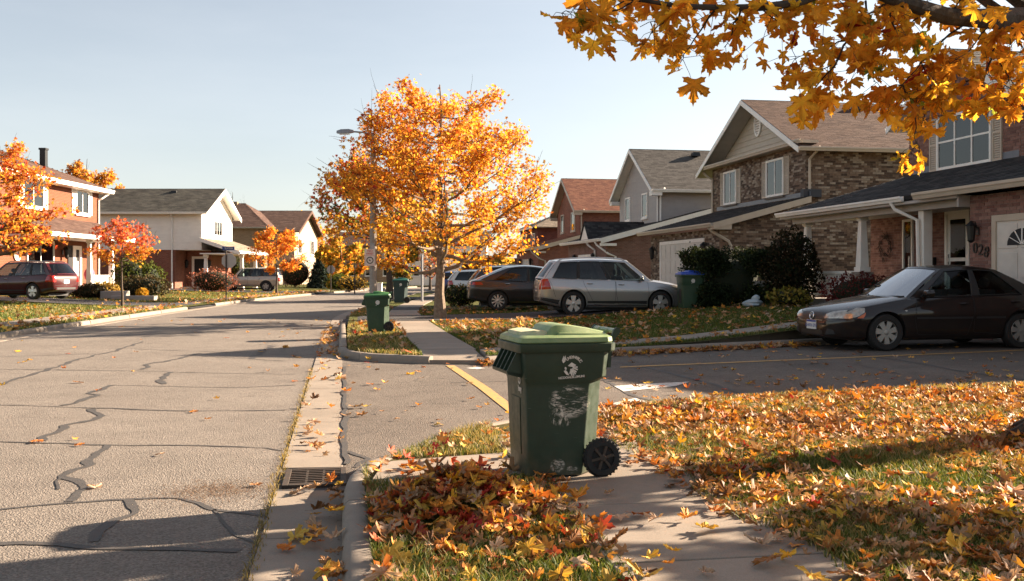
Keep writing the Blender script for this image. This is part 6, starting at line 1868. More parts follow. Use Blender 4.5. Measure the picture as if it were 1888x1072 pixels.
suv = dict(L=4.75, hw=.915, xf=.95, xr=3.72, rw=.355, arch=.41, rim=.70, spokes=5, sw=(.045, .085), rimmat='alloy', rails=True, cladding=True,
    w=[(0, .46), (.03, .60), (.1, .71), (.22, .80), (.45, .87), (.9, .905), (2.4, .915), (3.8, .91), (4.35, .88), (4.6, .83), (4.7, .77), (4.75, .68)],
    zb=[(0, .30), (.1, .25), (.6, .22), (4.0, .24), (4.4, .32), (4.75, .42)],
    zt=[(0, .62), (.03, .70), (.1, .77), (.25, .84), (.5, .90), (.9, .955), (1.3, 1.0), (2.5, 1.03), (3.6, 1.06), (4.4, 1.09), (4.66, 1.08), (4.72, 1.0), (4.75, .9)],
    zc=[(0, .64), (.03, .74), (.1, .82), (.25, .90), (.5, .965), (.9, 1.03), (1.25, 1.07), (2.5, 1.05), (4.4, 1.1), (4.66, 1.09), (4.72, 1.02), (4.75, .92)],
    gh=dict(A0=(1.22, .80, 1.0), A1=(1.98, .62, 1.585), C1=(4.22, .62, 1.575), C0=(4.62, .775, 1.08), arc=.05, bb=.03, dark=1, wins=[(.06, .375), (.41, .675), (.70, .93)]),
    seats=(1.95, 2.95), doors=[[(1.36, 1.0), (1.32, .6), (1.38, .34), (2.28, .32), (2.36, .6), (2.38, 1.02)], [(2.39, 1.02), (2.39, .36), (3.05, .33), (3.2, .6), (3.38, .9), (3.42, 1.05)], [(.2, .79), (.6, .89), (1.22, .98)], [(4.28, .55), (4.4, .9), (4.5, 1.08)]],
    handles=[(2.2, .90), (3.2, .93)], chrome=True, mirror=(1.58, 1.1), trims=[([(1.35, .36), (3.28, .36)], .14, 'plastic')],
    sides=[('headlamp', [(.12, .70), (.25, .80), (.52, .885), (.60, .87), (.5, .76), (.3, .69)], 'head_lens'), ('tail_lamp', [(4.42, .78), (4.70, .76), (4.68, 1.06), (4.52, 1.075), (4.46, .95)], 'red_lens'), ('fuel_flap', [(3.86, .86), (3.93, .93), (4.02, .93), (4.08, .86), (4.02, .78), (3.92, .78)], 'plastic') if False else ('bumper_trim', [(4.2, .34), (4.7, .46), (4.72, .54), (4.15, .46)], 'plastic')],
    fronts=[('headlamp', [(.36, .70), (.70, .72), (.80, .82), (.74, .86), (.42, .78)], 'head_lens')],
    backs=[('tail_lamp', [(.58, .76), (.74, .76), (.74, 1.04), (.62, 1.04)], 'red_lens')],
    front1=[('grille', [(-.34, .62), (.34, .62), (.36, .74), (-.36, .74)], 'black')], back1=[('bumper_trim', [(-.7, .44), (.7, .44), (.66, .53), (-.66, .53)], 'plastic')],
    lines=[([(-.72, .62), (.72, .62)], 'B')], plates=[('B', .78), ('F', .5)], plate='CKHV 218')
silver = paint_mat('paint_silver', (.43, .43, .43), .7, .33, .05)
def place_car(name, label, sp, px, py, z, deg, near_wheel, paint, s=1.0, side=None):
    """put the wheel seen at (px, py) on the ground there"""
    p = G(px, py, z); w = Vector((p.x, p.y)); hd = heading_cam(deg); d = Vector((math.cos(hd), math.sin(hd))); n = Vector((-d.y, d.x))
    if n.dot(-w) < 0: n = -n
    x = sp['xf'] if near_wheel == 'f' else sp['xr']
    o = w - d * x * s - n * (sp['hw'] - .06) * s
    t = make_car(name, label, 'car', sp, (o.x, o.y, z), hd, paint)
    t.scale = (s, s, s)
    return t
# silver wagon: nose away to the right, so the tail points left
zs = .27
place_car('parked_wagon', 'silver estate car on the driveway, its tail to the street', suv, 1053, 583, .16, 180 + 7, 'r', silver, 1.04).scale = (1.02, 1.04, 1.10)
coupe = dict(sedan); coupe.update(L=4.8, hw=.91, xf=.95, xr=3.75, rw=.345, arch=.40, rim=.72, spokes=10, sw=(.02, .028), rimmat='alloy', cladding=False, chrome=True,
    w=[(0, .46), (.03, .60), (.1, .71), (.22, .80), (.45, .87), (.9, .90), (2.4, .91), (3.8, .905), (4.4, .87), (4.66, .80), (4.76, .70), (4.8, .6)],
    zb=[(0, .30), (.1, .25), (.6, .22), (4.0, .24), (4.4, .3), (4.8, .42)],
    zt=[(0, .60), (.03, .68), (.1, .75), (.25, .82), (.5, .88), (.9, .94), (1.4, 1.0), (2.5, 1.03), (3.6, 1.07), (4.3, 1.1), (4.6, 1.09), (4.75, 1.0), (4.8, .86)],
    zc=[(0, .62), (.03, .72), (.1, .80), (.25, .88), (.5, .95), (.9, 1.02), (1.35, 1.07), (2.5, 1.06), (4.2, 1.13), (4.6, 1.11), (4.75, 1.02), (4.8, .88)],
    gh=dict(A0=(1.34, .80, 1.0), A1=(2.1, .60, 1.545), C1=(3.35, .60, 1.54), C0=(4.42, .74, 1.1), arc=.06, bb=.03, dark=1, wins=[(.06, .40), (.44, .84)]),
    doors=[[(1.46, 1.0), (1.42, .6), (1.48, .34), (2.4, .32), (2.5, .6), (2.52, 1.02)], [(2.53, 1.02), (2.53, .36), (3.15, .33), (3.3, .6), (3.55, .9), (3.6, 1.06)]], handles=[(2.35, .93), (3.4, .96)], mirror=(1.66, 1.1), trims=[([(1.5, .30), (3.3, .30)], .03, 'chrome')],
    sides=[('headlamp', [(.12, .68), (.25, .78), (.52, .865), (.60, .85), (.5, .74), (.3, .67)], 'head_lens'), ('tail_lamp', [(4.28, .93), (4.7, .92), (4.66, 1.03), (4.36, 1.02)], 'red_lens'), ('bumper_trim', [(4.2, .3), (4.72, .44), (4.74, .54), (4.15, .44)], 'plastic')],
    fronts=[('headlamp', [(.36, .68), (.70, .70), (.80, .80), (.42, .76)], 'head_lens')], backs=[('tail_lamp', [(.30, .94), (.72, .93), (.70, 1.03), (.34, 1.02)], 'red_lens')], front1=[('grille', [(-.34, .6), (.34, .6), (.36, .72), (-.36, .72)], 'black')],
    lines=[([(-.6, .72), (.6, .72)], 'B')], plates=[('B', .82)], emblem=None, plate='CPLT 774')
place_car('parked_crossover', 'dark grey sloping back crossover beyond the silver estate car', coupe, 918, 572.5, .17, 180 + 6, 'r', paint_mat('paint_graphite', (.026, .024, .024), .3, .35, .06), 1.0)
c = P(868, 505, 40.5)
t = make_car('parked_suv', 'dark brown tall suv mostly hidden behind the grey crossover', 'car', suv, (0, 0, .16), heading_cam(180 + 5), paint_mat('paint_umber', (.03, .021, .018), .4, .35, .1))
t.location = Vector((c.x, c.y, .16)) + Vector((math.cos(heading_cam(5)), math.sin(heading_cam(5)), 0)) * 4.7
hatch = paint_mat('paint_white', (.62, .62, .62), .1, .35)
c = P(828, 505, 53)
t = make_car('parked_hatchback', 'white hatchback behind the maple trunk and the green shrub', 'car', suv, (0, 0, .16), heading_cam(180 + 4), hatch); t.scale = (.92, .92, .92)
t.location = Vector((c.x, c.y, .16)) + Vector((math.cos(heading_cam(4)), math.sin(heading_cam(4)), 0)) * 4.3
c = P(806, 505, 66)
t = make_car('parked_hatchback', 'small blue car farthest along the row of driveways', 'car', suv, (0, 0, .16), heading_cam(180 + 4), paint_mat('paint_blue', (.03, .07, .25), .3, .35)); t.scale = (.9, .9, .9)
t.location = Vector((c.x, c.y, .16)) + Vector((math.cos(heading_cam(4)), math.sin(heading_cam(4)), 0)) * 4.2
# across the street: maroon SUV with its tail to the right, beige truck-like SUV facing left
place_car('parked_suv', 'maroon suv in front of the orange brick house, its tail lights to the street', suv, 60, 553, .40, -20, 'r', paint_mat('paint_maroon', (.05, .004, .006), .0, .4, .03), .98)
truck = dict(suv); truck.update(rw=.39, arch=.46, rim=.62, hw=.95, rimmat='alloy_dull', cladding=False, rails=False,
    zt=[(0, .82), (.03, .92), (.1, 1.0), (.25, 1.05), (.5, 1.07), (.9, 1.09), (1.3, 1.11), (2.5, 1.13), (3.6, 1.14), (4.4, 1.15), (4.68, 1.13), (4.73, 1.05), (4.75, .95)],
    zc=[(0, .84), (.03, .95), (.1, 1.04), (.25, 1.1), (.5, 1.13), (.9, 1.15), (1.25, 1.17), (2.5, 1.15), (4.4, 1.16), (4.68, 1.14), (4.73, 1.07), (4.75, .97)],
    zb=[(0, .42), (.1, .38), (.6, .36), (4.0, .36), (4.4, .42), (4.75, .5)],
    gh=dict(A0=(1.32, .83, 1.1), A1=(1.9, .68, 1.74), C1=(4.42, .68, 1.73), C0=(4.66, .80, 1.14), arc=.03, bb=.03, dark=1, wins=[(.06, .30), (.37, .60), (.65, .95)]),
    sides=[('tail_lamp', [(4.50, .80), (4.70, .80), (4.70, 1.05), (4.52, 1.06)], 'red_lens')], doors=[[(1.42, 1.1), (1.36, .7), (1.42, .48), (2.3, .46), (2.36, .7), (2.36, 1.12)], [(2.4, 1.12), (2.4, .5), (3.05, .48), (3.2, .8), (3.3, 1.14)]], trims=[])
place_car('parked_suv', 'beige boxy suv facing away from the road beside the orange sapling', truck, 490, 538, .16, 4, 'r', paint_mat('paint_beige', (.50, .43, .35), .5, .4), 1.0)

# ================================================================== BINS
def bin_plastic(name, c, worn=True):
    n = NT(name)
    co = n.obj(); sp_ = n.node("ShaderNodeSeparateXYZ"); n.l(co, sp_.inputs[0])
    base = n.mix(n.ramp(n.noise(3, 7, .7), [(.35, 0), (.75, 1)]), c4(c), c4([q * 1.45 + .004 for q in c]))
    if worn:
        def blob(cx, cz, rx, rz, sc, lo, hi, stretch):
            mp = n.node("ShaderNodeMapping"); n.l(co, mp.inputs[0]); mp.inputs['Scale'].default_value = stretch; mp.inputs['Rotation'].default_value = (0, .2, 0)
            nz = n.noise(sc, 9, .72, mp.outputs[0], .8)
            dx = n.math('MULTIPLY', n.math('SUBTRACT', sp_.outputs[0], cx), 1 / rx); dz = n.math('MULTIPLY', n.math('SUBTRACT', sp_.outputs[2], cz), 1 / rz)
            d2 = n.math('ADD', n.math('POWER', n.math('ABSOLUTE', dx), 2.0), n.math('POWER', n.math('ABSOLUTE', dz), 2.0))
            m = n.math('SUBTRACT', 1.0, d2, True)
            fine = n.ramp(n.noise(sc * 5, 5, .7, mp.outputs[0]), [(.40, 0), (.56, 1)])
            v = n.math('MULTIPLY', n.math('MULTIPLY', n.ramp(nz, [(lo, 0), (hi, 1)]), fine), n.ramp(m, [(.0, 0), (.45, 1)]))
            front = n.math('LESS_THAN', sp_.outputs[1], -.2)
            return n.math('MULTIPLY', v, front)
        m1 = blob(.36, .56, .17, .13, 5.5, .495, .56, (1, 1, 3.4)); m2 = blob(.27, .09, .06, .055, 7, .47, .55, (1, 1, 1.6)); m3 = blob(.38, .055, .05, .03, 9, .47, .55, (1, 1, 2.5)); m4 = blob(.30, .45, .10, .08, 6, .53, .58, (2.2, 1, 1.0)); m5 = blob(.44, .62, .07, .05, 6, .52, .6, (1, 1, 3))
        mm = n.math('ADD', n.math('ADD', m1, m2, True), n.math('ADD', n.math('ADD', m3, m4, True), m5, True), True)
        base = n.mix(n.math('MULTIPLY', mm, .95), base, (.60, .55, .47, 1))
        scr = n.node("ShaderNodeMapping"); n.l(co, scr.inputs[0]); scr.inputs['Scale'].default_value = (2.5, 2.5, 55); scr.inputs['Rotation'].default_value = (0, .5, .3)
        base = n.mix(n.ramp(n.noise(4, 4, .6, scr.outputs[0]), [(.69, 0), (.74, .35)]), base, (.30, .32, .24, 1))
        dust = n.math('MULTIPLY', n.ramp(sp_.outputs[2], [(.0, 1), (.22, 0)]), n.ramp(n.noise(8, 6), [(.35, 0), (.7, .6)]))
        base = n.mix(dust, base, (.16, .13, .09, 1))
    n.base(base, n.ramp(n.noise(14, 5), [(.3, .38), (.7, .58)]), .4)
    n.bump(n.noise(220, 2), .12, .002)
    return n.m

def make_bin(label, loc, rot, body_m, lid_m, detail=True, logo='disc', tilt=0.0, group=None, s=1.0, pad=None):
    t = thing('wheeled_bin', label, 'bin', loc, rot, group)
    t.rotation_euler = (0, tilt, rot); t.scale = (s, s, s)
    def ring(x0, x1, hw, z, cf, cr):
        return [(x0 + cf, -hw, z), (x1 - cr, -hw, z), (x1 - cr * .5, -hw + cr * .5, z), (x1, -hw + cr, z), (x1, hw - cr, z), (x1 - cr * .5, hw - cr * .5, z), (x1 - cr, hw, z), (x0 + cf, hw, z), (x0 + cf * .3, hw - cf * .3, z), (x0, hw - cf, z), (x0, -hw + cf, z), (x0 + cf * .3, -hw + cf * .3, z)]
    prof = [(0.052, .60, .255, .012, .03, .15), (.045, .61, .26, .03, .035, .15), (.035, .625, .268, .30, .035, .145), (.022, .642, .278, .66, .035, .135), (.02, .644, .279, .70, .035, .13),
            (.008, .655, .29, .735, .035, .05), (0, .668, .298, .90, .035, .045), (0, .67, .299, .945, .035, .045)]
    MB().loft([ring(a, b, h, z, cf, cr) for a, b, h, z, cf, cr in prof]).build('body', body_m, t, smooth_=True, bevel=.006, angle=28)
    # recessed panel on the front face, ribs and grip under the collar
    MB().hexa([(.034, -.10, .16), (.034, .10, .16), (.05, .10, .16), (.05, -.10, .16), (.019, -.12, .58), (.019, .12, .58), (.04, .12, .58), (.04, -.12, .58)]).build('front_panel', MT['plastic'] if not detail else body_m, t)
    # collar
    rc = [ring(-.035, .705, .328, .925, .04, .05), ring(-.04, .71, .332, .935, .04, .05), ring(-.042, .712, .334, .985, .04, .05), ring(-.03, .70, .322, .992, .04, .05)]
    MB().loft(rc).build('collar', body_m, t, smooth_=True, angle=28)
    if detail:
        for y in (-.22, -.11, 0.0, .11, .22):
            MB().add([(-.035, y - .006, .925), (-.105, y - .006, .79), (-.09, y - .006, .765), (.015, y - .006, .74), (.01, y - .006, .925),
                      (-.035, y + .006, .925), (-.105, y + .006, .79), (-.09, y + .006, .765), (.015, y + .006, .74), (.01, y + .006, .925)],
                     [(0, 1, 2, 3, 4), (9, 8, 7, 6, 5), (0, 5, 6, 1), (1, 6, 7, 2), (2, 7, 8, 3), (3, 8, 9, 4), (4, 9, 5, 0)]).build('grip_rib', body_m, t)
        MB().hexa([(-.10, -.226, .765), (-.10, .226, .765), (.012, .226, .735), (.012, -.226, .735), (-.107, -.226, .79), (-.107, .226, .79), (.012, .226, .765), (.012, -.226, .765)]).build('grip_bar', body_m, t)
    # wheels and axle
    for y in (-.275, .275):
        s_ = 1 if y > 0 else -1
        w = MB()
        w.lathe([(.088, -.03), (.128, -.03), (.14, -.018), (.14, .018), (.128, .03), (.09, .03), (.088, .012), (.02, .016), (.001, .018)], (0, 0, 0), (0, s_, 0), 32)
        wl = w.build('wheel', MT['rubber'], t, smooth_=True); wl.location = (.605, y + s_ * .012, .14)
        tr = MB(); sk_ = MB()
        if detail:
            for k in range(28):
                a = 2 * math.pi * k / 28; d = Vector((math.cos(a), 0, math.sin(a))); q = Vector((-d.z, 0, d.x)); ay = Vector((0, 1, 0))
                tr.hexa([d * .136 - q * .008 - ay * .028, d * .136 + q * .008 - ay * .028, d * .136 + q * .008 + ay * .028, d * .136 - q * .008 + ay * .028,
                         d * .146 - q * .006 - ay * .024, d * .146 + q * .006 - ay * .024, d * .146 + q * .006 + ay * .024, d * .146 - q * .006 + ay * .024])
            tr.build('tread', MT['rubber'], wl)
            for k in range(6):
                a = 2 * math.pi * k / 6 + .2; d = Vector((math.cos(a), 0, math.sin(a))); q = Vector((-d.z, 0, d.x)); ay = Vector((0, s_, 0))
                sk_.hexa([d * .012 - q * .011 + ay * .008, d * .092 - q * .014 + ay * .008, d * .092 + q * .014 + ay * .008, d * .012 + q * .011 + ay * .008,
                          d * .012 - q * .008 + ay * .03, d * .092 - q * .01 + ay * .026, d * .092 + q * .01 + ay * .026, d * .012 + q * .008 + ay * .03])
            sk_.lathe([(.026, .0), (.026, .03), (.018, .036), (.001, .036)], (0, 0, 0), (0, s_, 0), 14)
            sk_.build('spokes', MT['hub'], wl)
    MB().tube([(.605, -.25, .14), (.605, .25, .14)], .012, 8).build('axle', MT['steel'], t)
    # lid: shallow tray with a raised ridge
    lid = MB()
    lr = [ring(-.03, .69, .318, .994, .05, .05), ring(-.036, .694, .322, 1.0, .05, .05), ring(-.03, .69, .318, 1.032, .05, .05), ring(.0, .67, .292, 1.048, .05, .05)]
    lid.loft(lr)
    L_ = lid.build('lid', lid_m, t, smooth_=True, angle=28)
    hp = MB()
    def hring(x, hw, z1): return [(x, -hw - .03, 1.044), (x, -hw, z1 - .006), (x, -hw + .02, z1), (x, hw - .02, z1), (x, hw, z1 - .006), (x, hw + .03, 1.044)]
    hp.loft([hring(.17, .20, 1.05), hring(.20, .21, 1.062), hring(.235, .215, 1.112), hring(.27, .215, 1.124), hring(.36, .21, 1.122), hring(.52, .185, 1.098), hring(.66, .16, 1.068), hring(.69, .155, 1.05)])
    hp.build('lid_ridge', lid_m, L_, smooth_=True, angle=28)
    pd = MB(); pd.loft([[(x, -w_, 1.046), (x, -w_ + .02, z), (x, w_ - .02, z), (x, w_, 1.046)] for x, w_, z in ((.0, .10, 1.05), (.012, .20, 1.072), (.10, .235, 1.083), (.20, .22, 1.078), (.235, .21, 1.06))])
    pd.build('lid_pad', pad or lid_m, L_, smooth_=True, angle=30)
    for y in (-.255, .255):
        MB().hexa([(.26, y - .02, 1.044), (.66, y - .02, 1.044), (.66, y + .02, 1.044), (.26, y + .02, 1.044), (.28, y - .012, 1.066), (.64, y - .012, 1.056), (.64, y + .012, 1.056), (.28, y + .012, 1.066)]).build('lid_rib', lid_m, L_, bevel=.004)
    # handle
    for y in (-.235, .235):
        pts = [(.665, .80), (.69, .80), (.70, .93), (.715, 1.0), (.75, 1.04), (.768, 1.065), (.763, 1.092), (.738, 1.10), (.715, 1.078), (.70, 1.035), (.67, .995)]
        n_ = len(pts)
        MB().add([(x, y - .013, z) for x, z in pts] + [(x, y + .013, z) for x, z in pts], [tuple(range(n_)), tuple(range(n_, 2 * n_))[::-1]] + [(i, (i + 1) % n_, n_ + (i + 1) % n_, n_ + i) for i in range(n_)]).build('handle_bracket', body_m, t)
    MB().tube([(.738, -.222, 1.07), (.738, .222, 1.07)], .019, 12).build('handle_bar', lid_m if not detail else MT['barmat'], t, smooth_=True)
    for y in (-.09, .09):
        MB().tube([(.67, y, 1.03), (.715, y, 1.06), (.745, y, 1.078)], .016, 8).build('lid_hinge', lid_m, L_, smooth_=True)
    # printed mark on the flank facing -y : frame follows the taper
    f_ = Fr((0, -.2985, .9), (1, 0, 0), (0, -1, -.06), (0, .06, 1))
    if logo == 'full':
        W_ = MT['print']
        txt = 'UNSYNRBUC'
        for i, ch in enumerate(txt):
            a = R(128 - i * 12.2); cx, cz = .375 + .068 * math.cos(a), -.075 + .062 * math.sin(a)
            on_frame(text_mesh(ch, .03, W_, t, 'print_letter', .0008, .0012), f_, cx, cz, .001, a - R(90))
        on_frame(text_mesh('HCOOHLBLUMUNI', .0235, W_, t, 'print_line', .0008, .0007), f_, .362, -.158, .0015, .06)
        pc = MB()
        pc.fpoly(f_, [(.335, -.075), (.365, -.05), (.40, -.07), (.38, -.085), (.35, -.08)], .0003, .0012)
        for k, (a0, l_) in enumerate([(-1.75, .05), (-1.5, .062), (-1.25, .064), (-1.0, .062), (-.75, .055), (-.35, .055), (.0, .05)]):
            d = (math.cos(a0), math.sin(a0)); q = (-d[1], d[0]); o = (.36, -.085)
            pc.fpoly(f_, [(o[0] + d[0] * .012 - q[0] * .003, o[1] + d[1] * .012 - q[1] * .003), (o[0] + d[0] * l_ - q[0] * .006, o[1] + d[1] * l_ - q[1] * .006), (o[0] + d[0] * l_ + q[0] * .005, o[1] + d[1] * l_ + q[1] * .005), (o[0] + d[0] * .012 + q[0] * .003, o[1] + d[1] * .012 + q[1] * .003)], .0003, .0012)
        pc.fpoly(f_, [(.302, -.112), (.318, -.105), (.332, -.12), (.345, -.145), (.325, -.14), (.31, -.125)], .0003, .0012)
        pc.fpoly(f_, [(.312, -.082), (.322, -.085), (.326, -.10), (.316, -.105), (.31, -.095)], .0003, .0012)
        pc.fpoly(f_, [(.29, -.035), (.298, -.015), (.305, .0), (.31, -.012), (.318, .002), (.322, -.02), (.316, -.042), (.30, -.055)], .0003, .0012)
        pc.build('print_emblem', W_, t)
        ff = Fr((-.001, 0, .9), (0, -1, 0), (-1, 0, -.08), (-.08, 0, 1))
        on_frame(text_mesh('O', .075, W_, t, 'print_letter', .0008, .004), ff, .14, -.19, .004)
        on_frame(text_mesh('huy', .06, W_, t, 'print_line', .0008, .002), ff, .14, -.25, .004)
    elif logo == 'disc':
        pc = MB(); pc.fpoly(f_, [(.33 + .062 * math.cos(a) * (1 - .12 * (k % 3 == 0)), -.085 + .062 * math.sin(a)) for k, a in enumerate(np.linspace(0, 6.0, 16))], .001, .002)
        pc.fpoly(f_, [(.275, -.165), (.30, -.165), (.30, -.15), (.275, -.15)], .001, .002)
        pc.build('print_emblem', MT['print'], t)
    return t
MT['print'] = mat('white_print', (.62, .58, .52), (.40, .38, .33), rough=.7, scale=60, lo=.45, hi=.75)
MT['hub'] = mat('wheel_hub', (.045, .033, .026), (.075, .055, .04), rough=.8, scale=30)
MT['barmat'] = mat('handle_bar', (.16, .24, .16), (.30, .33, .28), rough=.4, scale=18, metal=.3)
green = bin_plastic('bin_green', (.016, .032, .019))
lid_green = mat('lid_green', (.15, .22, .09), (.25, .31, .16), rough=.45, scale=7, bump=.1)
lid_pad = mat('lid_pad_worn', (.50, .46, .33), (.30, .36, .20), rough=.8, scale=12)
b1 = P(977, 884, FPX * (EYE - .135) / (884 - 505)); rz1 = heading_cam(15)
o1 = Vector((b1.x, b1.y)) - Vector(((math.cos(rz1) * .06 + math.sin(rz1) * .255) * .91, (math.sin(rz1) * .06 - math.cos(rz1) * .255) * .91))
make_bin('scuffed dark green wheeled bin with light green lid on the near sidewalk', (o1.x, o1.y, .135), rz1, green, lid_green, True, 'full', 0, None, .91, lid_pad)
green2 = bin_plastic('bin_green_clean', (.022, .05, .026), False)
lid2 = mat('lid_mid_green', (.045, .16, .05), (.07, .20, .07), rough=.45, scale=7)
b2 = G(676, 613, .14)
make_bin('clean dark green wheeled bin standing on the sunny grass tip by the lamp post', (b2.x, b2.y, .14), heading_cam(9), green2, lid2, True, 'disc', -.045, None, .84)
teal = bin_plastic('bin_teal', (.016, .035, .035), False); lid3 = mat('lid_teal', (.03, .13, .10), rough=.45)
b3 = G(725, 559, .14)
make_bin('dark teal wheeled bin behind the second maple trunk', (b3.x, b3.y, .14), heading_cam(6), teal, lid3, False, 'disc', 0, None, 1.05)
b4 = P(1252, 505, 31.0)
make_bin('green wheeled bin with bright blue lid between the estate car and the hedge', (b4.x, b4.y, hr(b4.x, b4.y) + .02), heading_cam(8), green2, mat('lid_blue', (.02, .07, .42), rough=.45), False, 'disc', 0, None, 1.06)
b5 = P(617, 505, 84)
make_bin('small dark bin by the distant verge left of the lamp post', (b5.x, b5.y, .14), heading_cam(0), teal, MT['plastic'], False, None, 0, None, 1.0)

# ================================================================== STREET FURNITURE
lp = G(688, 590, .13); D_ = depth(lp)
lamp = thing('street_lamp', 'tall tapered concrete street lamp with a single arm over the road', 'street lamp', (lp.x, lp.y, .1), -YAW)
ph = P(688, 246, D_).z - .1
MB().tube([(0, 0, 0), (0, 0, ph * .5), (0, 0, ph)], [.115, .1, .075], 10).build('pole', MT['poleconc'], lamp, smooth_=True)
MB().tube([(0, 0, ph - .06), (-.25, 0, ph + .02), (-.62, 0, ph + .05)], [.032, .028, .024], 8).build('arm', MT['steel'], lamp, smooth_=True)
hd_ = MB().loft([[(x, -w, z0), (x, -w * .6, z1), (x, w * .6, z1), (x, w, z0)] for x, w, z0, z1 in ((-.58, .05, ph + .02, ph + .09), (-.72, .10, ph + .0, ph + .12), (-.95, .12, ph - .01, ph + .11), (-1.08, .07, ph + .0, ph + .07))])
head = hd_.build('lamp_head', MT['steel'], lamp, smooth_=True, angle=50)
MB().box(-1.0, -.7, -.08, .08, ph - .035, ph - .004).build('lens', MT['head_lens'], head)
MB().box(-.06, .06, -.14, -.08, 2.0, 2.3).build('control_box', MT['steel'], lamp)
MT['sign_face'] = mat('sign_white', (.66, .60, .56), (.58, .50, .47), rough=.5, scale=8)
MT['sign_red'] = mat('sign_red', (.5, .09, .08), rough=.5)
sg = thing('parking_sign', 'small white sign with red lettering over a black ring on the lamp post', 'sign', (lp.x - math.sin(YAW) * .13 - .0, lp.y - math.cos(YAW) * .13, .1), -YAW)
sf_ = Fr((-.075, -.005, 0), (1, 0, 0), (0, -1, 0))
zc_ = P(683, 475, D_ - .13).z - .1
MB().fbox(sf_, -.16, .16, zc_ - .25, zc_ + .25, 0, .006).build('sign_plate', MT['sign_face'], sg, bevel=.003)
on_frame(text_mesh('NO', .1, MT['sign_red'], sg, 'sign_letters', .001, .002), sf_, 0, zc_ + .19, .008)
on_frame(text_mesh('ARRET', .075, MT['sign_red'], sg, 'sign_letters', .001, .002), sf_, 0, zc_ + .11, .008)
mb = MB()
for a in ((-.14, .14, zc_ + .055, zc_ + .062), (-.14, .14, zc_ - .226, zc_ - .22), (-.14, -.134, zc_ - .22, zc_ + .055), (.134, .14, zc_ - .22, zc_ + .055)): mb.fbox(sf_, *a, .006, .008)
mb.build('sign_border', MT['sign_red'], sg)
mb = MB(); mb.lathe([(.078, -.001), (.105, -.001), (.105, .002), (.078, .002)], sf_.p(0, zc_ - .085, .0075), (0, -1, 0), 26)
mb.fpoly(sf_, [(-.03, zc_ - .06), (.0, zc_ - .065), (.03, zc_ - .105), (.0, zc_ - .11), (-.035, zc_ - .085)], .006, .009)
mb.build('sign_symbol', MT['black'], sg)

sp_ = G(417, 556, .14)
st = thing('street_sign', 'blue street name sign and pale octagonal stop sign seen from behind on one thin post', 'sign', (sp_.x, sp_.y, .12), -YAW)
Ds = depth(sp_); hz_ = P(417, 458, Ds).z - .12
MB().tube([(0, 0, -.1), (0, 0, hz_)], .035, 8).build('post', MT['iron'], st)
MT['sign_blue'] = mat('sign_blue', (.02, .035, .16), rough=.5)
sf2 = Fr((0, -.03, 0), (1, 0, 0), (0, -1, 0))
pl = MB().fbox(sf2, -.18, .42, hz_ - .1, hz_ + .08, 0, .012).build('name_plate', MT['sign_blue'], st)
on_frame(text_mesh('SUTTER', .12, MT['print'], pl, 'sign_letters', .001, .002), sf2, .14, hz_ - .012, .015)
oc = [(.12 + .38 * math.cos(math.pi / 8 + k * math.pi / 4), hz_ - .62 + .38 * math.sin(math.pi / 8 + k * math.pi / 4)) for k in range(8)]
MB().fpoly(Fr((0, .05, 0), (1, 0, 0), (0, -1, 0)), oc, 0, .008).build('stop_plate', MT['grey_trim'], st)

def far_post(name, label, px, py, z, D, top, r, m, cat='pole'):
    b_ = P(px, 505, D); t = thing(name, label, cat, (b_.x, b_.y, z), -YAW); h = P(px, top, D).z - z
    MB().tube([(0, 0, -.1), (0, 0, h)], [r, r * .85], 8).build('post', m, t); return t, h
t, h = far_post('steel_post', 'thin galvanised pole on the verge right of the second maple', 778, 0, .13, 49, 470, .06, MT['steel'])
MB().box(-.075, .075, -.075, .075, -.05, .03).build('base_plate', MT['steel'], t)
t, h = far_post('stop_sign', 'distant grey backed stop sign left of the lamp post', 610, 0, .13, 76, 490, .035, MT['iron'], 'sign')
oc = [(.33 * math.cos(math.pi / 8 + k * math.pi / 4), h - .3 + .33 * math.sin(math.pi / 8 + k * math.pi / 4)) for k in range(8)]
MB().fpoly(Fr((0, .04, 0), (1, 0, 0), (0, -1, 0)), oc, 0, .008).build('stop_plate', MT['grey_trim'], t)
t, h = far_post('steel_post', 'thin brown post on the far verge between the stop sign and the lamp post', 654, 0, .13, 72, 490, .05, MT['iron'])
MB().box(-.06, .06, -.06, .06, h - .02, h + .02).build('cap', MT['iron'], t)
c = P(699, 505, 60)
cb = thing('utility_box', 'small white utility box right of the lamp post', 'box', (c.x, c.y, .12), -YAW)
MB().box(-.18, .18, -.15, .15, 0, .8).build('cabinet', MT['white'], cb, bevel=.02); MB().box(-.2, .2, -.17, .17, .8, .84).build('cap', MT['white'], cb)
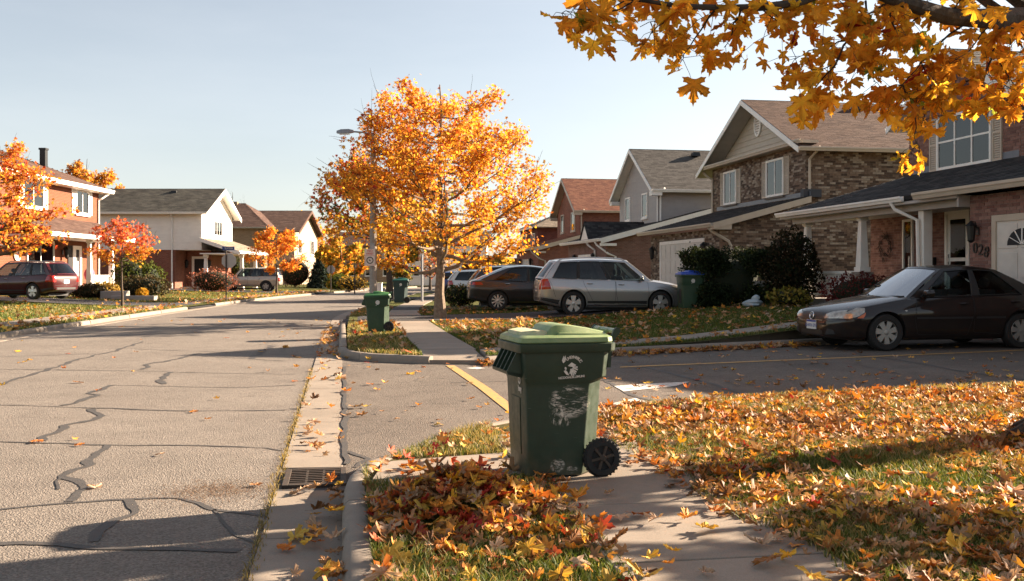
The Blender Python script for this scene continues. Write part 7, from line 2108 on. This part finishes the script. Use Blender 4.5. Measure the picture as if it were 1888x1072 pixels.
# small things on the lawns
c = P(1388, 505, 29.6)
bag = MB().blob((0, 0, .12), (.3, .2, .13), 9, 8, 0, .22).blob((.12, .05, .26), (.12, .12, .12), 4, 6, 0, .25).build('plastic_bag', mat('bag_blue', (.30, .40, .46), (.45, .48, .5), rough=.4, scale=9), None, smooth_=True, angle=60)
bag.location = (c.x, c.y, hr(c.x, c.y)); tag(bag, 'crumpled pale blue plastic bag on the grass before the hedge', 'bag')
c = P(1405, 505, 31.2)
mbx = thing('newspaper_box', 'grey cylinder mailbox on a stake between the hedge and the tall shrub', 'mailbox', (c.x, c.y, hr(c.x, c.y)), -YAW)
MB().tube([(-.3, 0, .62), (.25, 0, .62)], .12, 12).build('tube', MT['grey_trim'], mbx, smooth_=True); MB().box(-.03, .03, -.03, .03, -.1, .6).build('stake', MT['bark'], mbx)
for k, (px, D, w, lab) in enumerate([(212, 51, 1.3, 'pale stone slab edging at the end of the white porch'), (248, 50.5, 2.2, 'long low pale stone edging in front of the brown shrub')]):
    c = P(px, 505, D); e = MB().box(-w/2, w/2, -.3, .3, -.05, .22 if k else .42).build('edging_stone', MT['found'], None, bevel=.03)
    e.location = (c.x, c.y, hl(c.x, c.y)); e.rotation_euler = (0, 0, -YAW); tag(e, lab, 'edging')

# ================================================================== FALLEN LEAVES
NCp = np.array(offset_path(NC, .1)); NCo = np.array(NC)
def in_near(x, y):                                      # inside the near lawn (behind the kerb line)
    yk = np.interp(x, NCp[4:, 0], NCp[4:, 1])
    return (x > .15) & (y < yk)
def on_walk(x, y): return (x > 1.25) & (x < 2.36)
FCa = np.array(FC[2:])
def litter(n, xr_, yr_, dens, zf, sz, tilt, pals, ws, r):
    x = r.uniform(*xr_, n); y = r.uniform(*yr_, n)
    k = r.random(n) < dens(x, y)
    x, y = x[k], y[k]; m = len(x)
    z = zf(x, y) + np.abs(r.normal(0, .008, m)) + .006
    tl = r.normal(0, tilt, m); ro = r.normal(0, tilt, m)
    s = r.uniform(sz[0], sz[1], m) * np.where(r.random(m) < .14, 1.4, 1.0)
    z += np.abs(np.sin(tl)) * s * .22 + np.abs(np.sin(ro)) * s * .2
    return np.stack([x, y, z], 1), r.uniform(0, 6.28, m), tl, ro, s, pick(pals, ws, m, r)
def patchy(x, y, sc=1.0, seed=0.0):
    return .5 + .25 * np.sin(x * 2.1 * sc + seed) * np.cos(y * 1.7 * sc - seed) + .25 * np.sin(x * .9 * sc + y * 1.3 * sc + seed * 2)
r = np.random.default_rng(2024)
WARM = [ORANGE, YELLOW, TAN, RED, BROWN]
batches = {}
# near lawn: thick drifts, thinner towards the camera
def d_lawn(x, y):
    d = smooth_np(1.98, 2.42, x) * np.where(x > 1.98, np.clip(.38 + .28 * smooth_np(5.6, 8.2, y) + 1.0 * (patchy(x, y, 1.25, 1.3) - .5), .07, 1.0), 0)
    d = d * (1 - .75 * (smooth_np(9.9, 10.6, y - .13 * (x - 4))))      # grass shows along the kerb
    return d * in_near(x, y)
def smooth_np(a, b, x):
    t = np.clip((x - a) / (b - a), 0, 1); return t * t * (3 - 2 * t)
zl = lambda x, y: np.full(len(x), .135)
batches['lawn'] = litter(33000, (1.95, 9.5), (2.6, 11.5), d_lawn, zl, (.045, .10), .32, WARM, [2.6, .9, 3.2, .22, 2.4], r)
# the raked heap on the tip between kerb and sidewalk
def pile_z(x, y):
    return .125 + .17 * np.exp(-(((x - .68) / .27) ** 2 + ((y - 5.85) / .30) ** 2)) + .06 * np.exp(-(((x - .45) / .25) ** 2 + ((y - 5.7) / .3) ** 2)) + .06 * np.exp(-(((x - 1.05) / .25) ** 2 + ((y - 5.8) / .3) ** 2))
def d_pile(x, y):
    g = np.exp(-(((x - .66) / .38) ** 2 + ((y - 5.8) / .36) ** 2)); e = np.exp(-(((x - .75) / .6) ** 2 + ((y - 5.5) / .75) ** 2))
    return np.clip(g * 1.25 + e * .40 + .05, 0, 1) * in_near(x, y) * (1 - smooth_np(1.22, 1.5, x))
batches['heap'] = litter(5200, (.12, 1.52), (3.8, 8.4), d_pile, pile_z, (.055, .105), .42, WARM, [3.0, 1.0, 1.8, 2.0, 1.4], r)
batches['walk'] = litter(190, (1.25, 2.36), (3.6, 9.3), lambda x, y: np.where(np.abs(x - 1.8) > .35, .85, .22), lambda x, y: np.full(len(x), .142), (.06, .12), .16, WARM, [2, 1.4, 2.6, .2, .6], r)
# gutter drift, road and side street
batches['gutter'] = litter(900, (-.45, .0), (3.5, 30), lambda x, y: np.where(y < 7.05, np.clip(.06 + 1.1 * (x + .30) / .30, .04, 1), .10 + .5 * ((y > 18) & (y < 26))) * ~((y > 7.1) & (y < 7.75)), lambda x, y: .012 + .06 * np.clip((x + .2) / .2, 0, 1) * (y < 7.1), (.06, .115), .3, WARM, [1.8, .6, 3.5, .1, 1.5], r)
batches['road'] = litter(330, (-8, -.45), (3.8, 34), lambda x, y: .25 + .6 * smooth_np(-3, -.4, x) * .8, lambda x, y: np.full(len(x), .004), (.06, .105), .10, WARM, [2.4, 2, 1.6, .3, .6], r)
def d_side(x, y):
    yn = np.interp(x, NCo[4:, 0], NCo[4:, 1]); yf = np.interp(x, FCa[:, 0], FCa[:, 1])
    ok = (y > yn + .03) & (y < yf - .04)
    return ok * np.clip(.10 + .8 * np.exp(-(yf - y) / .16) + .40 * smooth_np(3, 6, x) * np.exp(-((y - yn - 1.2) / 1.4) ** 2) + .9 * np.exp(-(y - yn) / .14) * (x > 5), 0, 1)
batches['side'] = litter(3400, (-.0, 12.5), (7.4, 21), d_side, lambda x, y: np.full(len(x), .008), (.06, .11), .12, WARM, [1.6, .9, 3.4, .1, 1.2], r)
nk = 620                                                   # drifts against both kerbs of the side street
kx = np.concatenate([r.uniform(2.2, 9.8, nk), r.uniform(4.6, 11, nk // 2)]); far_ = np.arange(len(kx)) < nk
ky = np.where(far_, np.interp(kx, FCa[:, 0], FCa[:, 1]) - r.exponential(.13, len(kx)) - .03, np.interp(kx, NCo[4:, 0], NCo[4:, 1]) + r.exponential(.16, len(kx)) + .03)
km = len(kx)
batches['kerbside'] = (np.stack([kx, ky, .015 + .05 * r.random(km)], 1), r.uniform(0, 6.28, km), r.normal(0, .35, km), r.normal(0, .35, km), r.uniform(.07, .13, km), pick(WARM, [1.6, .6, 3.4, .05, 1.6], km, r))
# far tip, verge and house lawns
hrv = np.vectorize(lambda x, y: hr(x, y)); hlv = np.vectorize(lambda x, y: hl(x, y))
def on_fwalk(x, y):
    f0 = np.array([fx0(v) for v in y]) if len(y) else y
    return (x > f0) & (x < f0 + 1.04) & (y > 16)
def d_house(x, y):
    yb = np.interp(x, [p[0] for p in YB], [p[1] for p in YB])
    ok = (y > yb) & (x > np.array([xk(v) for v in y]) + .15) & ~on_fwalk(x, y) & ~((x < 15) & (y > 28.3 + .28 * np.clip(x - 3, 0, 12)) & (y < 32.8 + .3 * np.clip(x - 3, 0, 9)))
    base = .22 + .75 * np.exp(-((x - 3.2) / 2.2) ** 2 - ((y - 25) / 5.5) ** 2) + .25 * (patchy(x, y, .7, 4) - .5) + .5 * np.exp(-(y - yb) / .2)
    return ok * np.clip(base, .05, 1)
batches['house_lawn'] = litter(9500, (.1, 13.8), (16.4, 40), d_house, lambda x, y: hrv(x, y) + .02, (.10, .16), .35, WARM, [1.4, .7, 4, .1, 2], r)
def d_left(x, y):
    xe = np.array([xl(v) for v in y]); w = xe - x
    return (w > .1) * np.clip(.10 + .9 * np.exp(-((w - .6) / .9) ** 2) + .25 * (patchy(x, y, .6, 2) - .3), 0, 1) * np.where((y > 43.5) & (y < 49), .25, 1)
batches['opposite'] = litter(12000, (-24, -1), (21, 80), d_left, lambda x, y: hlv(x, y) + .02, (.11, .19), .35, WARM, [2.4, 1.2, 3, .1, 1.5], r)

LAB = {'lawn': ('maple leaf lying on the grass of the near lawn', 'leaves strewn over the near lawn'), 'heap': ('maple leaf in the raked heap beside the scuffed bin', 'leaves raked into a heap'),
       'walk': ('maple leaf lying on the near sidewalk slabs', 'leaves on the near sidewalk'), 'gutter': ('maple leaf lying in the gutter by the drain', 'leaves in the gutter'), 'road': ('maple leaf lying alone on the cracked road', 'leaves on the road'),
       'side': ('maple leaf lying on the side street asphalt', 'leaves on the side street')}
def hue(c):
    if c[0] < .40 and c[1] < .12: return 'dark red'
    if c[2] > .085: return 'pale tan'
    if c[1] > .30: return 'yellow'
    return 'orange'
# the 300 largest in the picture one by one, chosen over all batches
cand = []
for key in LAB:
    pos, yaw, tl, ro, s, c_ = batches[key]
    for i in range(len(pos)):
        x, y = proj(pos[i])
        if -10 < x < 1898 and y < 1080: cand.append((-s[i] / depth(pos[i]) * (2.6 if key in ('walk', 'road', 'gutter') else 1), key, i))
cand.sort(); chosen = {k: set() for k in batches}
for q in cand[:300]: chosen[q[1]].add(q[2])
variants = {}
vr = np.random.default_rng(9)
for key in batches:
    pos, yaw, tl, ro, s, c_ = batches[key]; n = len(pos)
    ids = sorted(chosen.get(key, ()))
    for i in ids:
        h = hue(c_[i]); q = (h, int(vr.integers(0, 9)))
        if q not in variants:
            V, F, Cc = leaves_geo(np.zeros((1, 3)), rot_mats(np.zeros(1), np.zeros(1), np.zeros(1)), np.ones(1), c_[i:i+1], 2, vr.normal(.16, .25, 1), vr.normal(.08, .2, 1), vr, .16)
            st_ = MB().tube([(0, -.32, 0), (.03, -.55, .02), (.02, -.8, .06)], [.012, .009, .008], 4)
            V2 = np.vstack([V, np.array(st_.v)]); F2 = list(map(tuple, F)); b_ = len(V)
            me = bpy.data.meshes.new('fallen_leaf'); fs = F2 + [tuple(k_ + b_ for k_ in f_) for f_ in st_.f]
            me.from_pydata([tuple(p) for p in V2], [], fs); me.materials.append(MT['leaf'])
            at = me.color_attributes.new('Col', 'FLOAT_COLOR', 'POINT')
            cc = np.vstack([Cc, np.repeat(c_[i:i+1] * .7, len(st_.v), 0)])
            at.data.foreach_set('color', np.hstack([cc, np.ones((len(cc), 1))]).astype(np.float32).ravel())
            variants[q] = me
        o = shared('fallen_leaf', variants[q])
        Mx = Matrix(rot_mats(yaw[i:i+1], tl[i:i+1], ro[i:i+1])[0].tolist()).to_4x4()
        o.matrix_world = Matrix.Translation(Vector(pos[i])) @ Mx @ Matrix.Scale(float(s[i]), 4)
        big_ = 'large ' if s[i] > .11 else ('small ' if s[i] < .075 else '')
        lab = LAB[key][0]
        if key == 'walk': lab = ('maple leaf on the sidewalk edge ' if min(pos[i][0] - 1.25, 2.36 - pos[i][0]) < .18 else 'maple leaf on the sidewalk slabs ') + ('beside the scuffed bin' if pos[i][1] > 6.0 else 'in front of the scuffed bin')
        if key == 'lawn': lab = 'maple leaf on the near lawn ' + ('by the sidewalk edge' if pos[i][0] < 2.8 else 'out among the grass')
        if key == 'heap': lab = 'maple leaf ' + ('on top of the raked heap' if pos[i][2] > .22 else ('in the raked heap near the kerb' if pos[i][0] < .7 else 'in the raked heap near the sidewalk'))
        if key == 'gutter': lab = 'maple leaf in the gutter ' + ('beyond the drain' if pos[i][1] > 7.4 else 'before the drain')
        tag(o, big_ + h + ' ' + lab, 'leaf', LAB[key][1])
geo = {'near': [], 'far': []}
for key in batches:
    pos, yaw, tl, ro, s, c_ = batches[key]; m = np.ones(len(pos), bool); m[list(chosen.get(key, ()))] = False
    nr = key in ('lawn', 'heap', 'walk', 'gutter', 'road', 'side', 'kerbside')
    n = m.sum()
    geo['near' if nr else 'far'].append(leaves_geo(pos[m], rot_mats(yaw[m], tl[m], ro[m]), s[m], c_[m], 1 if nr else 0, vr.normal(.25, .4, n), vr.normal(.08, .32, n), vr, .16))
for k, lab in (('near', 'countless fallen maple leaves drifted over the near lawn, gutter and street'), ('far', 'fallen leaves scattered over the lawns and verges farther off')):
    b_ = 0; Vs, Fs, Cs = [], [], []
    for V, F, Cc in geo[k]: Vs.append(V); Fs.append(F + b_); Cs.append(Cc); b_ += len(V)
    o = np_mesh('leaf_litter', np.vstack(Vs), np.vstack(Fs), MT['leaf'], None, np.vstack(Cs)); tag(o, lab, 'leaf litter', None, 'stuff')

# ================================================================== GRASS
def blades(name, label, x, y, z, h, w, col, r):
    n = len(x); a = r.uniform(0, 6.28, n); lean = r.normal(0, .45, (n, 2)) * h[:, None]
    dx, dy = np.cos(a) * w / 2, np.sin(a) * w / 2
    V = np.zeros((n, 5, 3))
    V[:, 0] = np.stack([x - dx, y - dy, z], 1); V[:, 1] = np.stack([x + dx, y + dy, z], 1)
    V[:, 2] = np.stack([x + dx * .8 + lean[:, 0] * .35, y + dy * .8 + lean[:, 1] * .35, z + h * .6], 1); V[:, 3] = np.stack([x - dx * .8 + lean[:, 0] * .35, y - dy * .8 + lean[:, 1] * .35, z + h * .6], 1)
    V[:, 4] = np.stack([x + lean[:, 0], y + lean[:, 1], z + h], 1)
    F0 = np.array([(0, 1, 2), (0, 2, 3), (3, 2, 4)]); F = (F0[None] + (np.arange(n) * 5)[:, None, None]).reshape(-1, 3)
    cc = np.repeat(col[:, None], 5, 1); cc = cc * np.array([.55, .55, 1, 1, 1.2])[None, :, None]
    o = np_mesh(name, V.reshape(-1, 3), F, MT['grass'], None, cc.reshape(-1, 3)); tag(o, label, 'grass', None, 'stuff'); return o
TURF = np.array([(.07, .115, .02), (.10, .14, .028), (.05, .085, .016), (.13, .15, .035)]); STRAW = np.array([(.33, .26, .10), (.28, .22, .08), (.38, .31, .14)])
r = np.random.default_rng(99)
n = 330000
u = r.random(n); y = 3.6 + 8.2 * u ** 1.25; x = r.uniform(.1, 8.6, n)
keep = in_near(x, y) & ~on_walk(x, y) & ~((x < 1.24) & (x > .18) & (y > 6.6) & (y < 7.5)) & (x * CA - y * SA < .56 * (x * SA + y * CA) + .2)
keep |= in_near(x, y) & on_walk(x, y) & ((x < 1.34) | (x > 2.22 + .08 * np.sin(y * 3.1))) & (r.random(n) < .5)
x, y = x[keep], y[keep]; n = len(x)
pt = patchy(x, y, 1.6, 3.1); dry = r.random(n) < np.clip(.22 + .5 * (pt - .45) + .35 * smooth_np(9.3, 10.4, y) + .4 * ((x < 1.3) & (y > 7.2)), .05, .85)
col = np.where(dry[:, None], STRAW[r.integers(0, 3, n)], TURF[r.integers(0, 4, n)]) * r.uniform(.75, 1.2, (n, 1))
blades('grass', 'mixed green and straw coloured grass of the near lawn', x, y, np.full(n, .112), r.uniform(.03, .075, n) * (.8 + .5 * pt), r.uniform(.0035, .007, n), col, r)
# house lawns across the side street
n = 150000
y = 16.4 + 24 * r.random(n) ** 1.3; x = r.uniform(.12, 14, n)
yb = np.interp(x, [p[0] for p in YB], [p[1] for p in YB]); xkv = np.interp(y, np.arange(15, 45), [xk(v) for v in np.arange(15, 45)])
f0 = np.interp(y, np.arange(15, 45), [fx0(v) for v in np.arange(15, 45)])
keep = (y > yb) & (x > xkv + .14) & ~((x > f0 - .02) & (x < f0 + 1.05)) & ~((y > 28.4 + .28 * np.clip(x - 3, 0, 12)) & (y < 32.6 + .35 * np.clip(x - 3, 0, 9)))
ss = np.array([(q[0], q[1]) for q in offset_path(sp, -1.05)]); yw = np.interp(x, ss[:, 0], ss[:, 1])
keep &= ~((np.abs(y - yw) < .5) & (x > 2.3))
x, y = x[keep], y[keep]; n = len(x); pt = patchy(x, y, .9, 1.1)
dry = r.random(n) < np.clip(.12 + .3 * (pt - .5) + .5 * (x < 1.3), .03, .8)
col = np.where(dry[:, None], STRAW[r.integers(0, 3, n)], TURF[r.integers(0, 4, n)]) * r.uniform(.75, 1.2, (n, 1))
blades('grass', 'short green grass of the lawn before the houses and bins', x, y, hrv(x, y) - .015, r.uniform(.04, .085, n), r.uniform(.010, .018, n), col, r)
# lawns across the road
n = 90000
y = 20 + 65 * r.random(n) ** 1.3; xe = np.interp(y, np.arange(18, 90), [xl(v) for v in np.arange(18, 90)]); x = xe - .14 - 16 * r.random(n)
w = xe - x
keep = ~((w > .93) & (w < 2.02)) & ~((y > 43.6 + .33 * w) & (y < 48.2 + .4 * w)) & ~((y > 72) & (y < 79))
x, y = x[keep], y[keep]; n = len(x); pt = patchy(x, y, .5, 6)
dry = r.random(n) < np.clip(.35 + .5 * (pt - .5), .1, .8)
col = np.where(dry[:, None], STRAW[r.integers(0, 3, n)], TURF[r.integers(0, 4, n)] * 1.25) * r.uniform(.75, 1.2, (n, 1))
blades('grass', 'sunlit yellow green grass of the yards across the road', x, y, hlv(x, y) - .015, r.uniform(.05, .10, n), r.uniform(.018, .032, n), col, r)
# weeds and grit along the gutter edge
n = 2600; y = 4 + 12 * r.random(n) ** 1.3; x = -.455 + r.normal(0, .02, n); k = r.random(n) < .35 + .5 * patchy(x * 9, y, 2.3, 2)
x, y = x[k], y[k]; n = len(x)
blades('weeds', 'dry weeds in the joint between asphalt and gutter', x, y, np.full(n, .0), r.uniform(.012, .05, n), r.uniform(.004, .008, n), STRAW[r.integers(0, 3, n)] * r.uniform(.6, 1.1, (n, 1)), r)

# grit: a gravelly patch on the road and crumbs along the joints
def grit(label, cx, cy, n, sz, r):
    V0 = np.array([(1, 0, 0), (-1, 0, 0), (0, 1, 0), (0, -1, 0), (0, 0, .7), (0, 0, -.7)], float)
    F0 = np.array([(0, 2, 4), (2, 1, 4), (1, 3, 4), (3, 0, 4)])
    s = r.uniform(*sz, n); V = V0[None] * s[:, None, None] * r.uniform(.6, 1.3, (n, 6, 1)); V = V + np.stack([cx, cy, s * .4 + .002], 1)[:, None]
    F = (F0[None] + (np.arange(n) * 6)[:, None, None]).reshape(-1, 3)
    c_ = np.array([(.20, .11, .065), (.26, .18, .12), (.13, .09, .065), (.3, .24, .18)])[r.integers(0, 4, n)]
    o = np_mesh('gravel', V.reshape(-1, 3), F, MT['grass'], None, np.repeat(c_[:, None], 6, 1).reshape(-1, 3)); tag(o, label, 'gravel', None, 'stuff')
g_ = G(400, 905); n = 2600
grit('reddish grit spread on the asphalt beside the gutter', g_.x + r.normal(0, .20, n), g_.y + r.normal(0, .17, n), n, (.002, .006), r)
n = 1800; y = 4.2 + 14 * r.random(n) ** 1.4
grit('grit along both edges of the concrete gutter', np.where(r.random(n) < .5, -.47 + r.normal(0, .04, n), -.03 + r.normal(0, .03, n)), y, n, (.002, .007), r)

# ------------------------------------------------------------------ kinds that repeat carry a common group
GROUPS = {'wheeled_bin': 'wheeled bins set out along the street', 'parked_suv': 'cars parked in the driveways', 'parked_wagon': 'cars parked in the driveways', 'parked_crossover': 'cars parked in the driveways',
          'parked_hatchback': 'cars parked in the driveways', 'garden_shrub': 'shrubs in the front yards', 'barberry_bush': 'red bushes by the porch', 'background_tree': 'trees far beyond the bend', 'golden_tree': 'autumn trees behind the houses',
          'young_maple': 'saplings across the street', 'bare_tree': 'bare trees', 'green_tree': 'small green trees far off', 'spruce_tree': 'spruces across the street', 'row_house': 'houses along the near side of the street',
          'distant_house': 'distant houses at the bend', 'steel_post': 'thin posts on the verges', 'edging_stone': 'stone edging by the porch'}
for o in list(scene.objects):
    if o.parent is None and 'label' in o and 'group' not in o:
        k = o.name.split('.')[0]
        if k in GROUPS: o['group'] = GROUPS[k]
